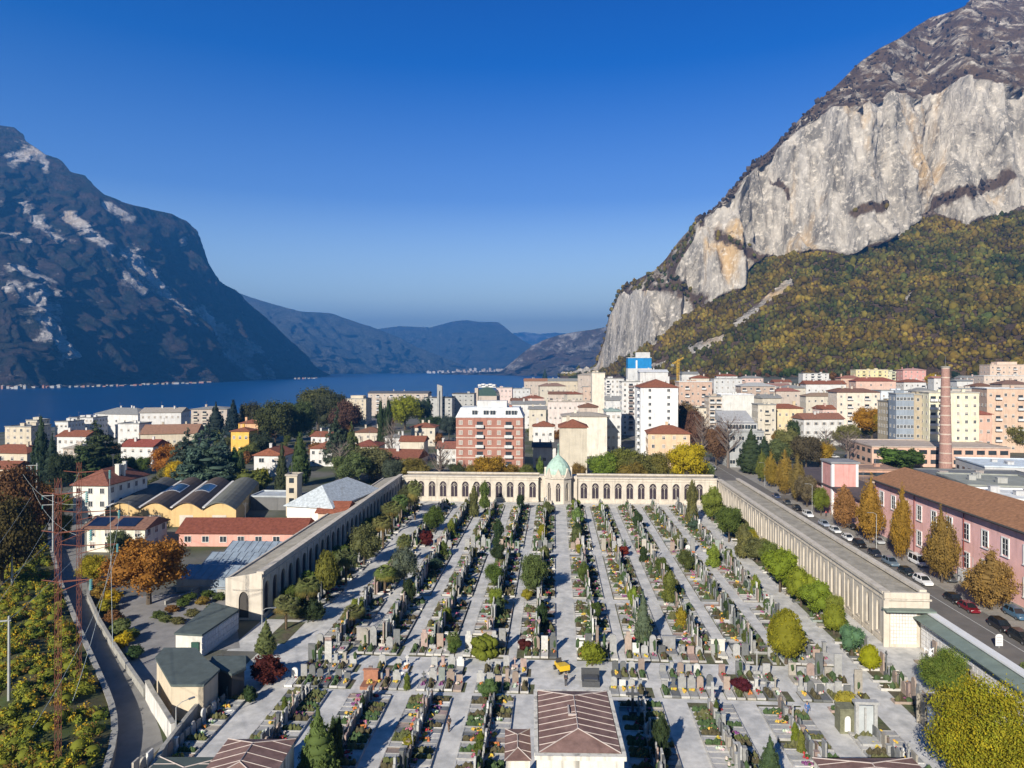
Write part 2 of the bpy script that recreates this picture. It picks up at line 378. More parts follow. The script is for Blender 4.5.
sD=[(440,373.8),(500,372),(512,362),(522,354),(532,346),(545,339.5),(560,335),(575,332),(590,330),(606,327),(625,318),(680,300),(760,300),(900,330)]
mD=rock_material('right_range_rock',rock=(.5,.47,.44),ochre=(.4,.32,.24),veg=(.17,.125,.10),veg2=(.11,.10,.08),s=2.4,bump=26)
mountain('mountain',list(np.arange(440,900,2.5)),[(440,5600),(520,4700),(620,4200),(900,4000)],[[(0,376),(520,375.6),(700,375.2)],[(x,375.6+(y-375.6)*.5) for x,y in sD],sD],[.6,.75],[30,30],[.3,.42],mD,cliffamp=[150,120],nsc=.0022,dirn=(.4,.9),fine=50,back=2000)
# --- woods on the right slope: one mass of tree crowns
def on_scree(p):
    x,y=proj(p)
    for (x0,y0,x1,y1,r_) in SCREE:
        dx,dy=x1-x0,y1-y0; tt=max(0,min(1,((x-x0)*dx+(y-y0)*dy)/(dx*dx+dy*dy)))
        if math.hypot(x-x0-tt*dx,y-y0-tt*dy)<r_*random.uniform(.6,1.2): return True
    return fbm(p[0]*.035,p[1]*.035,p[2]*.02,4)>.62
def forest():
    V0,F0=ICO[2 if False else 1]; V0=np.array(V0); F0=np.array(F0)
    rI,cI=PR.shape[:2]
    pts=[];cl=[]
    nrow=61
    dens=.030
    for j in range(2,nrow):
        for i in range(0,cI-1):
            a=PR[j,i];bq=PR[j,i+1];c=PR[j+1,i]
            area=np.linalg.norm(np.cross(bq-a,c-a))
            k=area*dens; n=int(k)+(random.random()<k-int(k))
            for _ in range(min(n,9)):
                s,t=random.random(),random.random(); pts.append(a+(bq-a)*s+(c-a)*t)
    pts=[p for p in pts if not on_scree(p)]
    # ledges and the bushy top
    for j in range(nrow,rI-10):
        for i in range(0,cI-1,1):
            mv=CR[j,i,0]
            pr=.09 if mv==.40 else (.12 if mv<.45 else 0)
            if random.random()<pr*(1 if i<260 else .4):
                a=PR[j,i]; pts.append(a+np.array([random.uniform(-3,3),0,0])); 
    pts=np.array(pts); n=len(pts)
    # bare scree patches
    rad=RNG.gamma(9,.34,n); hv=rad*RNG.uniform(.9,1.35,n)
    jit=1+RNG.uniform(-.38,.38,(n,len(V0),1))
    V=V0[None]*jit*np.stack([rad,rad,hv],1)[:,None,:]; V=V+(pts+np.stack([0*rad,0*rad,hv*.55],1))[:,None,:]
    pal=np.array([(.105,.07,.022),(.075,.07,.02),(.045,.055,.02),(.13,.10,.022),(.09,.05,.022),(.03,.045,.022),(.16,.11,.02),(.06,.045,.03)])
    wts=np.array([.2,.2,.17,.12,.13,.1,.02,.06])
    cidx=RNG.choice(len(pal),n,p=wts/wts.sum()); c=pal[cidx]
    clump=np.array([fbm(p[0]*.012,p[1]*.012,p[2]*.012,3) for p in pts])
    hgt=(pts[:,2]-ground_h)/260
    mixn=np.clip(clump*1.3+.5,0,1)[:,None]
    c=c*.42+(np.array([(.13,.10,.03)])*mixn+np.array([(.045,.062,.025)])*(1-mixn))*.62
    c=c*np.array([[1.14,1.04,.62]])
    up=(pts[:,2]>330)[:,None]
    c=np.where(up,c*.0+np.array([(.085,.065,.05)])*RNG.uniform(.6,1.1,(n,1)),c)
    c=c*RNG.uniform(.7,1.3,(n,1))*np.clip(1+.9*np.array([fbm(p[0]*.03+9,p[1]*.03,p[2]*.03,3) for p in pts]),.55,1.5)[:,None]
    Fq=(F0[None]+(np.arange(n)*len(V0))[:,None,None]).reshape(-1,3)
    me=bpy.data.meshes.new('forest'); me.vertices.add(n*len(V0)); me.vertices.foreach_set('co',V.reshape(-1).astype(np.float32))
    me.loops.add(Fq.size); me.loops.foreach_set('vertex_index',Fq.reshape(-1).astype(np.int32))
    me.polygons.add(len(Fq)); me.polygons.foreach_set('loop_start',np.arange(0,Fq.size,3,dtype=np.int32))
    me.update(calc_edges=True)
    cc=np.concatenate([np.repeat(c,len(V0),axis=0)*RNG.uniform(.6,1.35,(n*len(V0),1)),np.ones((n*len(V0),1))],1)
    at=me.color_attributes.new('Col','FLOAT_COLOR','POINT'); at.data.foreach_set('color',cc.reshape(-1).astype(np.float32))
    me.materials.append(mat('woodland_crowns',attr='Col',var=.3,scale=.6,rough=.95,spec=.05))
    struct(put('forest',me),'stuff'); print('forest',n)
ground_h=30
forest()
# --- haze
b=MB(); b.box(-13000,9000,-1500,18600,-60,1300)
hz=bpy.data.materials.new('haze_air'); hz.use_nodes=True; N=hz.node_tree.nodes; 
for n_ in list(N):
    if n_.type=='BSDF_PRINCIPLED': N.remove(n_)
pv=N.new('ShaderNodeVolumePrincipled'); pv.inputs['Color'].default_value=(.07,.37,1,1); pv.inputs['Density'].default_value=HAZE_D if 'HAZE_D' in globals() else 1.5e-4
pv.inputs['Anisotropy'].default_value=.2
hz.node_tree.links.new(pv.outputs[0],N['Material Output'].inputs['Volume'])
ho=b.build('haze',hz); struct(ho,'stuff')
# ------------------------------------------------------------------ cemetery ground
M_GRAVEL=mat('pale_gravel',(.55,.535,.505),var=.22,scale=.9,detail=14,bump=.03,bscale=6,col2=(.42,.415,.40))
M_SOIL=mat('grave_soil',(.10,.085,.055),var=.45,scale=1.5,col2=(.10,.115,.05))
M_ASPH=mat('street_asphalt',(.15,.138,.125),var=.22,scale=.25,detail=9)
M_PAVE=mat('pavement_slabs',(.27,.25,.22),var=.25,scale=.6)
UPF=[-37.4,-29.6,-21.8,-13.9,-6.1,1.75,9.7,17.6,25.3,33.1,41.0]     # far aisles
UPN=[-36.1,-27.5,-19.4,-11.7,None,None,None,15.0,23.5,32.1,40.6]
b=MB()
def quadW(b,u0,u1,v0,v1,h): b.add([W(u0,v0,h),W(u1,v0,h),W(u1,v1,h),W(u0,v1,h)],[(0,1,2,3)])
quadW(b,-48.6,56,100,217,.012); quadW(b,-43.6,56,40,99.999,.012)
struct(b.build('gravel_paths',M_GRAVEL))
BLK=[]   # (uL,uR,v0,v1,center)
b=MB()
farb=[]
for i in range(10):
    wl=1.9 if i==5 else 1.0; wr=1.9 if i==4 else 1.0
    if i==0: wl=1.9
    if i==9: wr=1.7
    farb.append((UPF[i]+wl,UPF[i+1]-wr))
segs=[(103.5,124),(126.3,155.5),(160.5,211)]
for (a,c) in farb:
    for (v0,v1) in segs: BLK.append((a,c,v0,v1,'far'))
nearb=[(-34.4,-29.0),(-26.1,-20.8),(-18.3,-13.0),(-10.4,-5.1),(8.0,13.3),(16.6,22.0),(25.1,30.5),(33.7,39.0)]
for (a,c) in nearb: BLK.append((a,c,58,88,'near'))
strips=[(-48,-40.8,113,212),(-43.5,-39.2,66,88),(-44.5,-41,103,112),(43.2,46.6,62,211),(51.5,54.0,76,103)]
for q in BLK: quadW(b,q[0],q[1],q[2],q[3],.024)
for q in strips: quadW(b,*q,.024)
for (a,c) in farb: quadW(b,a-.4,c+.4,99.6,103.4,.024)
for (a,c) in [(-35.6,-26.6),(-25.2,-19.2),(-18.0,-11.6),(-10.4,-2.6),(7.2,12.8),(13.8,20.8),(21.8,30.2),(31.2,39.4)]: quadW(b,a,c,89,91.8,.024); quadW(b,a+.6,c-.6,94,96.5,.024)
struct(b.build('soil_beds',M_SOIL))
# ------------------------------------------------------------------ graves
STC=[((.30,.30,.29),'grey'),((.52,.51,.48),'white'),((.12,.125,.125),'black'),((.28,.22,.18),'brown'),((.31,.23,.20),'rose'),((.22,.25,.225),'green-grey'),((.36,.33,.28),'beige')]
STW=[.40,.10,.2,.12,.05,.05,.08]
FLC=[((.36,.04,.05),'red'),((.55,.36,.06),'yellow'),((.52,.50,.42),'white'),((.36,.13,.2),'pink'),((.2,.06,.16),'purple'),((.45,.17,.05),'orange'),(None,'no')]
FLW=[.13,.2,.2,.14,.08,.08,.17]
def headstone_mb(b,kind,w,h,c):
    b.col=c
    if kind=='slab': b.box(-w/2,w/2,-.08,.08,0,h)
    elif kind=='arched':
        n=6; prof=[(-w/2,0),(w/2,0),(w/2,h*.78)]+[(w/2*math.cos(a),h*.78+h*.22*math.sin(a)) for a in [PI*k/n for k in range(1,n)]]+[(-w/2,h*.78)]
        m=len(prof); b.add([(x,-.08,z) for x,z in prof]+[(x,.08,z) for x,z in prof],[tuple(range(m)),tuple(range(2*m-1,m-1,-1))]+[(i,m+i,m+(i+1)%m,(i+1)%m) for i in range(m)])
    elif kind=='pillar':
        b.box(-w/4,w/4,-.16,.16,0,h); b.box(-w/4-.05,w/4+.05,-.2,.2,h,h+.08); b.box(-w/2,w/2,-.12,.12,0,h*.4)
    elif kind=='cross':
        b.box(-w/2,w/2,-.12,.12,0,.45); b.box(-.07,.07,-.06,.06,.45,h+.25); b.box(-.26,.26,-.055,.055,h-.1,h+.04)
    elif kind=='wide':
        b.box(-w/2,w/2,-.1,.1,0,h*.8); b.box(-w*.3,w*.3,-.09,.09,h*.8,h)
    return b
KINDS=['slab','arched','pillar','cross','wide']
def kerb_mb(b,w,l,c):
    b.col=c; t=.09
    b.box(-w/2,w/2,-l,-l+t,0,.22); b.box(-w/2,-w/2+t,-l+t,-.1,0,.22); b.box(w/2-t,w/2,-l+t,-.1,0,.22)
    return b
def flowers_mb(b,cx,cy,z,r,c,n=7):
    for _ in range(n):
        a=random.uniform(0,2*PI); q=r*math.sqrt(random.random())
        b.col=tuple(max(0,x*random.uniform(.7,1.2)) for x in c) if random.random()<.62 else (.04,.075,.025)
        s=random.uniform(.09,.17); b.blob((cx+q*math.cos(a),cy+q*math.sin(a),z+random.uniform(.02,.14)),(s,s,s*.9),1,.25)
# shared meshes
HM={}; 
for k in KINDS:
    for hh,tag_ in ((.85,'low'),(1.15,'mid'),(1.5,'tall')):
        HM[k,tag_]=headstone_mb(MB(),k,.78 if k!='wide' else .95,hh,None).mesh('headstone',M_STONET)
KM=kerb_mb(MB(),.98,2.0,None).mesh('kerb',M_STONET)
SM=MB().box(-.4,.4,-1.88,-.12,.05,.19).mesh('cover_slab',M_STONET)
SOILM=MB().box(-.4,.4,-1.88,-.12,.0,.12).mesh('planting_bed',M_SOIL)
FM={}
for c,nm in FLC[:-1]:
    for v_ in range(2):
        bb=MB(); flowers_mb(bb,random.uniform(-.15,.15),-.55,.2,.26,c,8)
        if v_: flowers_mb(bb,.05,-.95,.2,.24,c,6)
        FM[nm,v_]=bb.mesh('flowers',M_ATTR)
GMS=[]
for q_ in range(3):
    GM=MB()
    for k_ in range(11):
        s_=random.uniform(.16,.3); GM.blob((random.uniform(-.22,.22),-.3-1.4*k_/10,.14+s_*.4),(s_,s_,s_*random.uniform(.8,1.9)),1,.3)
    GMS.append(GM.mesh('evergreen_planting',mat('low_evergreens',tint=True,var=.5,scale=4,rough=.9)))
LM=MB(); LM.cyl(.25,-.25,.2,.36,.045,.045,8); LM.cyl(.25,-.25,.36,.42,.05,.01,8); LM=LM.mesh('grave_lantern',mat('red_lantern',(.35,.03,.03),rough=.3))
SITES=[]   # (u,v,facing,rowkey)
def lengthwise(uL,uR,v0,v1,key,pitch=1.08):
    c=(uL+uR)/2; v=v0+.7
    while v<v1-.5:
        if random.random()>.04: SITES.append((c-.22,v+random.uniform(-.08,.08),'L',key))
        if random.random()>.04: SITES.append((c+.22,v+random.uniform(-.08,.08),'R',key))
        v+=pitch*random.uniform(.93,1.12)
names_far=['first left of the path on the left edge']*0
def aisle_word(i,near):
    k=i-5
    if k==0: return 'central aisle'
    o=['','first','second','third','fourth','fifth'][abs(k)]
    return f'{o} aisle {"left" if k<0 else "right"} of centre'
for bi,(a,c) in enumerate(farb):
    for si,(v0,v1) in enumerate(segs): lengthwise(a,c,v0,v1,('far',bi,si))
for bi,(a,c) in enumerate(nearb): lengthwise(a,c,58,88,('near',bi,0),1.06)
def crosswise(u0,u1,v,key,pitch=1.15,gap=.04):
    u=u0+.6
    while u<u1-.4:
        if random.random()>gap: SITES.append((u,v+random.uniform(-.1,.1),'F',key))
        u+=pitch*random.uniform(.95,1.15)
for bi,(a,c) in enumerate(farb): crosswise(a-.45,c+.45,102.6,('rowA',bi,0)); crosswise(a,c,160,('rowC',bi,0))
for bi,(a,c) in enumerate([(-35.6,-26.6),(-25.2,-19.2),(-18.0,-11.6),(-10.4,-2.6),(7.2,12.8),(13.8,20.8),(21.8,30.2),(31.2,39.4)]): crosswise(a,c,91.6,('rowB',bi,0))
for (a,c) in [(-35,-27),(-24.8,-19.6),(-17.4,-12),(-9.8,-3.2),(7.8,12.4),(14.3,20.3),(22.3,29.8),(31.7,39)]: crosswise(a,c,96.4,('rowD',0,0),1.15,.05)
for v in np.arange(103.5,211,1.3):
    if random.random()>.15: SITES.append((45.2,v,'L' if random.random()<.5 else 'R',('strR',0,0)))
for v in np.arange(63,88,1.25):
    SITES.append((44.6,v,'L',('strR',0,0)))
for v in np.arange(88.5,103,1.2): SITES.append((45.0,v,'L' if int(v)%2 else 'R',('strR',0,0)))
for v in np.arange(77,103,1.3): SITES.append((53.9,v,'L',('wallR',0,0)))
for v in np.arange(66,88,1.2): SITES.append((-41.3,v,'R',('strL',0,0)))
for v in np.arange(113,211,1.5):
    if random.random()>.3: SITES.append((-42.2,v,'R',('strL',0,1)))
RZ={'F':-TH,'L':-TH-PI/2,'R':-TH+PI/2}
CHAP=(-3.2,5.6,50,72)   # chapel keep-out in u,v
MONO=[]                 # keep-outs for monuments: (u,v,r)
KEEP=[(4.9,92,2.2),(1,95.5,2),(38.5,84,3.0),(35.8,84.5,2.2),(44,84,3.5),(53,96,2),(30.5,66,8)]
def skip(u,v):
    if CHAP[0]-2<u<CHAP[1]+2 and v<73: return True
    return any((u-a)**2+(v-c)**2<r*r for a,c,r in KEEP)
vis=[]; hid=[]
for s in SITES:
    p=W(s[0],s[1],.6); x,y=proj(p)
    if skip(s[0],s[1]): continue
    (vis if (0<x<1024 and y<766 and p.y>0) else hid).append((p.length if False else (p-Vector((0,0,CH))).length,s))
vis.sort(key=lambda q:q[0])
near=[q[1] for q in vis[:300]]; far=[q[1] for q in vis[300:]]
ORD=lambda n:f"{n}{'th' if 10<=n%100<=20 else {1:'st',2:'nd',3:'rd'}.get(n%10,'th')}"
near_names={0:'leftmost near bed',1:'second near bed from left',2:'third near bed from left',3:'near bed left of chapel',4:'near bed right of chapel',5:'second near bed right of chapel',6:'third near bed right of chapel',7:'rightmost near bed'}
from collections import defaultdict
cnt=defaultdict(int); rows=defaultdict(list)
for s in near: rows[(s[3],s[2])].append(s)
for key,lst in rows.items():
    lst.sort(key=lambda s:(s[0] if s[2]=='F' else s[1]))
    for i,s in enumerate(lst,1):
        u,v,fc,(kk,bi,si)=s
        rgn=random.Random(int(u*971+v*577))
        col,cn=rgn.choices(STC,STW)[0]; fl=rgn.choices(FLC,FLW)[0]
        kind=rgn.choices(KINDS,[.36,.26,.12,.12,.14])[0]; sz=rgn.choices(['low','mid','tall'],[.3,.45,.25])[0]
        side={'L':'left side','R':'right side','F':'row'}[fc]
        o_=ORD(i)
        if kk=='near': where=f"{o_} from front, {side}, {near_names[bi]}"
        elif kk=='far': where=f"{o_} back, {side}, middle bed {bi+1} counted from left"
        elif kk=='rowA': where=f"{o_} from left, rear cross row, bed {bi+1} from left"
        elif kk=='rowB': where=f"{o_} from left, front cross row, group {bi+1} from left"
        elif kk=='rowD': where=f"{o_} of small plots from left along the cross path"
        elif kk=='strR': where=f"{o_} from front in strip beside right path"
        elif kk=='wallR': where=f"{o_} from front under the white niche wall"
        else: where=f"{o_} from front along left boundary"
        shp={'slab':'','arched':' arched','pillar':' pillar','cross':' cross','wide':' wide'}[kind]
        ft=f" {fl[1]} flowers," if fl[0] else ''
        lab=f"{cn}{shp} grave,{ft} {where}"
        assert len(lab.split())<=16,lab
        g=empty('grave',W(u,v,.024),RZ[fc]+rgn.uniform(-.02,.02),lab,'grave','graves in the cemetery beds',scale=(1.08,1.24,1.28))
        sc=rgn.uniform(.92,1.08)
        hsO=put('headstone',HM[kind,sz],g,(lambda q_:tuple(x*q_ for x in col))(rgn.uniform(.8,1.2)),scale=(1,1,sc))
        q_=rgn.uniform(.85,1.25); c2=tuple(x*q_ for x in (col if rgn.random()<.5 else (.38,.37,.35)))
        put('kerb',KM,g,c2)
        if rgn.random()<.55: put('cover_slab',SM,g,c2)
        else:
            put('planting_bed',SOILM,g); put('evergreen_planting',rgn.choice(GMS),g,rgn.choice([(.05,.085,.03),(.08,.09,.03),(.10,.10,.04),(.07,.06,.03)]))
        if fl[0]: put('flowers',FM[fl[1],rgn.randrange(2)],g)
        if rgn.random()<.35: put('grave_lantern',LM,g)
print('graves near',len(near),'far',len(far))
def far_graves(lst,name):
    b=MB()
    for (u,v,fc,_) in lst:
        n0=len(b.v); dist=v
        c=random.choices(STC,STW)[0][0]; q_=random.uniform(.8,1.25); c=tuple(x*q_ for x in c)
        kind=random.choices(KINDS,[.42,.22,.12,.12,.12])[0]
        headstone_mb(b,kind,.9,random.choice([1.0,1.2,1.4,1.7,2.1,2.4]),c)
        c2=c if random.random()<.4 else random.choice([(.40,.39,.37),(.5,.48,.44),(.33,.32,.30)])
        kerb_mb(b,.98,2.0,c2)
        r=random.random()
        if r<.55: b.col=c2; b.box(-.4,.4,-1.88,-.12,.05,.19)
        else:
            b.col=(.09,.08,.05)
            b.box(-.4,.4,-1.88,-.12,0,.12)
            for _ in range(5): b.col=random.choice([(.05,.08,.03),(.09,.09,.035),(.06,.05,.025)]); s_=random.uniform(.2,.42); b.blob((random.uniform(-.2,.2),random.uniform(-1.7,-.3),.2),(s_,s_,s_*random.uniform(.8,1.8)),1,.3)
        if random.random()<.85:
            fc_=random.choices(FLC[:-1],FLW[:-1])[0][0]; flowers_mb(b,random.uniform(-.15,.15),random.uniform(-1.3,-.4),.2,.3,fc_,7)
        if random.random()<.3:
            b.col=(.04,.07,.025); b.blob((random.uniform(-.3,.3),.1,.9),(.32,.32,random.uniform(.5,1.2)),1,.2)
        M_=Matrix.Translation(W(u,v,.024))@Matrix.Rotation(RZ[fc],4,'Z')@Matrix.Diagonal((1.1,1.28,1.35,1))
        for i in range(n0,len(b.v)): b.v[i]=tuple(M_@Vector(b.v[i]))
    struct(b.build(name,M_ATTR),'stuff')
far_graves(far+[q[1] for q in hid if q[0]<110 and q[1][1]>50],'distant_graves')
# ------------------------------------------------------------------ arcades
def bay_panel(b,w,h,hole,thick,base=(0,0),m=0):
    """one wall bay in the xz plane with a pointed opening; hole=(width,z0,zspring,ztop)"""
    x0,_=base; hw,z0,zs,zt=hole; cx=x0+w/2
    outer=[(x0,0),(x0+w,0),(x0+w,h),(x0,h)]
    arc=[]
    n=6
    for k in range(n+1):
        t=k/n; arc.append((cx+hw/2*(1-t**1.8) , zs+(zt-zs)*math.sin(t*PI/2)**.9))
    hole_=[(cx-hw/2,z0),(cx+hw/2,z0)]+arc+[(2*cx-x,z) for x,z in arc[-2::-1]]
    polys=[[Vector((p[0],p[1],0)) for p in outer],[Vector((p[0],p[1],0)) for p in hole_[::-1]]]
    tris=tessellate_polygon(polys); pts=outer+hole_[::-1]
    b.add([(x,0,z) for x,z in pts],[tuple(t) for t in tris],m)
    m_=len(hole_); b.add([(x,0,z) for x,z in hole_]+[(x,thick,z) for x,z in hole_],[(i,(i+1)%m_,m_+(i+1)%m_,m_+i) for i in range(m_)],m)
    return hole_
def window_insert(w_,z0,zs,zt,double=True):
    """glazed pair of lancets under a rosette, set in a pointed opening centred on x=0"""
    g=MB(); arc=[(w_/2*(1-(k/6)**1.8), zs+(zt-zs)*math.sin(k/6*PI/2)**.9) for k in range(7)]
    o=[(-w_/2,z0),(w_/2,z0)]+arc+[(-x,z) for x,z in arc[-2::-1]]
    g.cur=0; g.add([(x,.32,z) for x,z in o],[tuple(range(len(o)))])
    g.cur=1
    if double:
        g.box(-.06,.06,.1,.26,z0,zs+.2); g.box(-w_/2,-w_/2+.12,.1,.26,z0,zs); g.box(w_/2-.12,w_/2,.1,.26,z0,zs)
        for sx in (-1,1):
            cx=sx*w_/4
            for k in range(6):
                t0,t1=k/6,(k+1)/6
                for sg in (-1,1):
                    xa=cx+sg*(w_/4-.05)*(1-t0**1.6); xb=cx+sg*(w_/4-.05)*(1-t1**1.6); za=zs-.1+.75*t0; zb=zs-.1+.75*t1
                    g.add([(xa-.06,.12,za),(xa+.06,.12,za),(xb+.06,.12,zb),(xb-.06,.12,zb)],[(0,1,2,3)])
        for k in range(10):
            a0,a1=2*PI*k/10,2*PI*(k+1)/10; cz=zt-.85
            g.add([(.2*math.cos(a0),.11,cz+.2*math.sin(a0)),(.32*math.cos(a0),.11,cz+.32*math.sin(a0)),(.32*math.cos(a1),.11,cz+.32*math.sin(a1)),(.2*math.cos(a1),.11,cz+.2*math.sin(a1))],[(0,1,2,3)])
    g.box(-w_/2-.1,w_/2+.1,-.14,.3,z0-.16,z0-.004)
    return g.mesh('window',[M_ARCGL,M_STONE])
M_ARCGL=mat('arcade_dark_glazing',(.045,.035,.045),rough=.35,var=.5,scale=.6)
M_AROOF=mat('arcade_roof_sheet',(.34,.31,.255),var=.3,scale=.5,streak=.2,rough=.9,spec=.1,bump=.03,bscale=2)
def arcade(name,label,origin,rz,nb,bw,h,depth,hole,skipb=(),hback=None,ends=(True,True),double=True,pil=False,coping=True):
    """local x runs along the facade, facade at y=0 looking to -y, building behind it"""
    root=empty(name,origin,rz,label,'arcade'); L=nb*bw; hb=hback or h
    b=MB()
    for k in range(nb):
        if k in skipb: b.add([(k*bw,0,0),((k+1)*bw,0,0),((k+1)*bw,0,h),(k*bw,0,h)],[(0,1,2,3)])
        else: bay_panel(b,bw,h,hole,.55,(k*bw,0))
    b.box(0,L,depth-.35,depth,-.5,hb); 
    b.build('wall',M_STONE,root)
    b=MB(); b.prism([(0,.9),(L,.9),(L,depth-.36),(0,depth-.36)],h-.5,h-.32)
    b.v=[(x,y,z+(hb-h)*(y-.9)/(depth-1.2)) for x,y,z in b.v]; b.build('roof',M_AROOF,root)
    b=MB(); b.box(-.25,L+.25,-.28,.9,h-.32,h+.1); b.box(-.1,L+.1,-.16,-.004,h-1.15,h-.95); b.box(-.1,L+.1,-.12,-.004,.25,.8)
    b.build('cornice',M_STONE,root)
    if coping: b=MB(); b.box(-.25,L+.25,depth-.75,depth+.3,hb-.05,hb+.38); b.build('coping',M_WHITE if hback else M_STONE,root)
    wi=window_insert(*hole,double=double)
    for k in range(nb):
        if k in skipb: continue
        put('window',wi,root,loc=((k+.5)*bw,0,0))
    if pil:
        b=MB()
        for k in range(nb+1): b.box(k*bw-.2,k*bw+.2,-.12,-.004,0,h-1.2)
        b.build('pilasters',M_STONE,root)
    for e,(flag,x) in enumerate(zip(ends,(0,L))):
        if flag:
            b=MB(); s_=-.3 if e==0 else .004; xx0,xx1=x+s_,x+s_+.296
            dw=(1.1,.3,2.9,4.6); 
            # end gable with one pointed doorway
            bb=MB(); hl=bay_panel(bb,depth,min(h,hb)-.1,(1.7,.3,3.1,4.7),.3)
            ang=[(y,xx,z) for xx,y,z in bb.v]
            b.add([(xx0 if e==0 else xx1,p[0],p[2]) if abs(v[1])<1e-6 else ((xx0+.29) if e==0 else xx0,p[0],p[2]) for p,v in zip([(v[0],0,v[2]) for v in bb.v],bb.v)],bb.f)
            b.prism([(xx0,0),(xx1,0),(xx1,depth),(xx0,depth)],min(h,hb)-.1,[h,h,hb,hb])
            b.build('end_wall',M_STONE,root)
            d=MB(); d.box(xx0+.24 if e==0 else xx0-.0,xx0+.28 if e==0 else xx0+.04,depth/2-.8,depth/2+.8,.3,4.6); d.build('door',M_DARKFR,root)
    return root
VB=215.6; HA=8.0
# back arcade, left and right halves and the central chapel
BW=3.53; HOLE=(2.25,1.5,4.6,6.3)
ysl=0.0
# left half runs from the left corner to the chapel, right half from the chapel to the right corner
UC=1.2
arcade('rear_arcade','long cream stone arcade with paired lancet windows left of the domed chapel',W(UC-6.2-12*BW,VB+.9,0),-TH,12,BW,HA,6,HOLE,ends=(False,False))
arcade('rear_arcade','long cream stone arcade with paired lancet windows right of the domed chapel',W(UC+6.2,VB,0),-TH,12,BW,HA,6,HOLE,skipb=(11,),ends=(False,False))
# side arcades
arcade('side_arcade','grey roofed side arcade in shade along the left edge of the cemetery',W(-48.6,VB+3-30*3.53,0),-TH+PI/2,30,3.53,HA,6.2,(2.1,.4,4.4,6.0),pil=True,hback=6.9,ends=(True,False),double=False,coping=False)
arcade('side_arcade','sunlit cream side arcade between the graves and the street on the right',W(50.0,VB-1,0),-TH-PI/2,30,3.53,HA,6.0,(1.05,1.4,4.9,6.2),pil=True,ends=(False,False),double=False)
# end wall of the right arcade faces the view
r_=empty('arcade_end_block',W(50,108.15,0),-TH,'cream stone end block closing the right arcade above the niche wall','wall')
b=MB(); b.box(-.3,6.3,-.5,-.004,0,HA+.12); b.build('wall',M_STONE,r_)
b=MB(); b.box(-.5,.25,-.75,-.504,0,HA-1); b.box(-.35,6.5,-.8,-.504,HA-1.0,HA-.75); b.build('pilaster',M_STONE,r_)
b=MB(); b.box(-.6,6.6,-1.9,-.3,5.6,5.85); b.build('canopy',mat('green_sheet_metal',(.17,.21,.18),rough=.6,var=.2),r_)
# octagonal chapel with copper dome
M_COP=mat('green_copper',(.36,.50,.42),var=.22,scale=1.1,rough=.7,streak=.3)
ch=empty('domed_chapel',W(UC,VB+2.2,0),-TH,'small cream chapel with green copper dome in the middle of the rear arcade','chapel')
b=MB(); RC=4.35
oct_=[(RC*math.cos(PI/8+k*PI/4),RC*math.sin(PI/8+k*PI/4)) for k in range(8)]
for k in range(8):
    p,q=Vector((*oct_[k],0)),Vector((*oct_[(k+1)%8],0)); wd=(q-p).length; d=(q-p)/wd; nI=Vector((-d.y,d.x,0))
    bb=MB(); bay_panel(bb,wd,8.0,(1.5,.8,4.6,6.4),.4)
    b.add([tuple(p+d*v[0]+nI*v[1]+Vector((0,0,v[2]))) for v in bb.v],bb.f)
b.box(-6.0,-3.8,.5,5,0,7.95); b.box(3.8,6.0,.5,5,0,7.95)
b.build('wall',M_STONE,ch)
b=MB(); b.lathe([(RC+.05,7.6),(RC+.4,7.7),(RC+.4,8.1),(RC-.1,8.15)],8); b.v=[(x*math.cos(PI/8)-y*math.sin(PI/8),x*math.sin(PI/8)+y*math.cos(PI/8),z) for x,y,z in b.v]
b.lathe([(RC-.3,8.15),(RC-.3,9.0)],16); b.build('cornice',M_STONE,ch)
b=MB(); prof=[(RC-.25,9.0),(RC-.4,10.0),(RC-.85,11.2),(RC-1.6,12.4),(RC-2.6,13.5),(.35,14.7),(.25,15.2)]
b.lathe(prof,16); b.build('dome',M_COP,ch)
b=MB(); b.tube([(0,0,14.6),(0,0,16.0),(0,0,18.0)],[.28,.14,.04],8); b.blob((0,0,16.1),(.25,.25,.25),1,0); b.box(-.35,.35,-.04,.04,17.8,17.92); b.box(-.045,.045,-.045,.045,17.9,18.4); b.build('spire',M_COP,ch)
for k in range(8):
    a=k*PI/4; g=MB(); r0=RC-.05; hw=1.25
    pts=[(-hw,8.15),(hw,8.15),(0,10.9)]
    g.add([(x,0,z) for x,z in pts]+[(x,1.0,z) for x,z in pts],[(0,1,2),(5,4,3),(0,3,4,1),(1,4,5,2),(2,5,3,0)])
    Mx=Matrix.Rotation(a+PI/2,4,'Z')@Matrix.Translation((0,-r0,0)); g.v=[tuple(Mx@Vector(v)) for v in g.v]; g.build('gablet',M_STONE,ch)
    mid=(Vector((*oct_[k],0))+Vector((*oct_[(k+1)%8],0)))/2
cw=window_insert(1.5,.8,4.6,6.4)
for k in (4,5,6,7):
    p,q=Vector((*oct_[k-1],0)),Vector((*oct_[k%8],0)); m=(p+q)/2; put('window',cw,ch,loc=m*.985,rz=math.atan2(m.y,m.x)+PI/2)
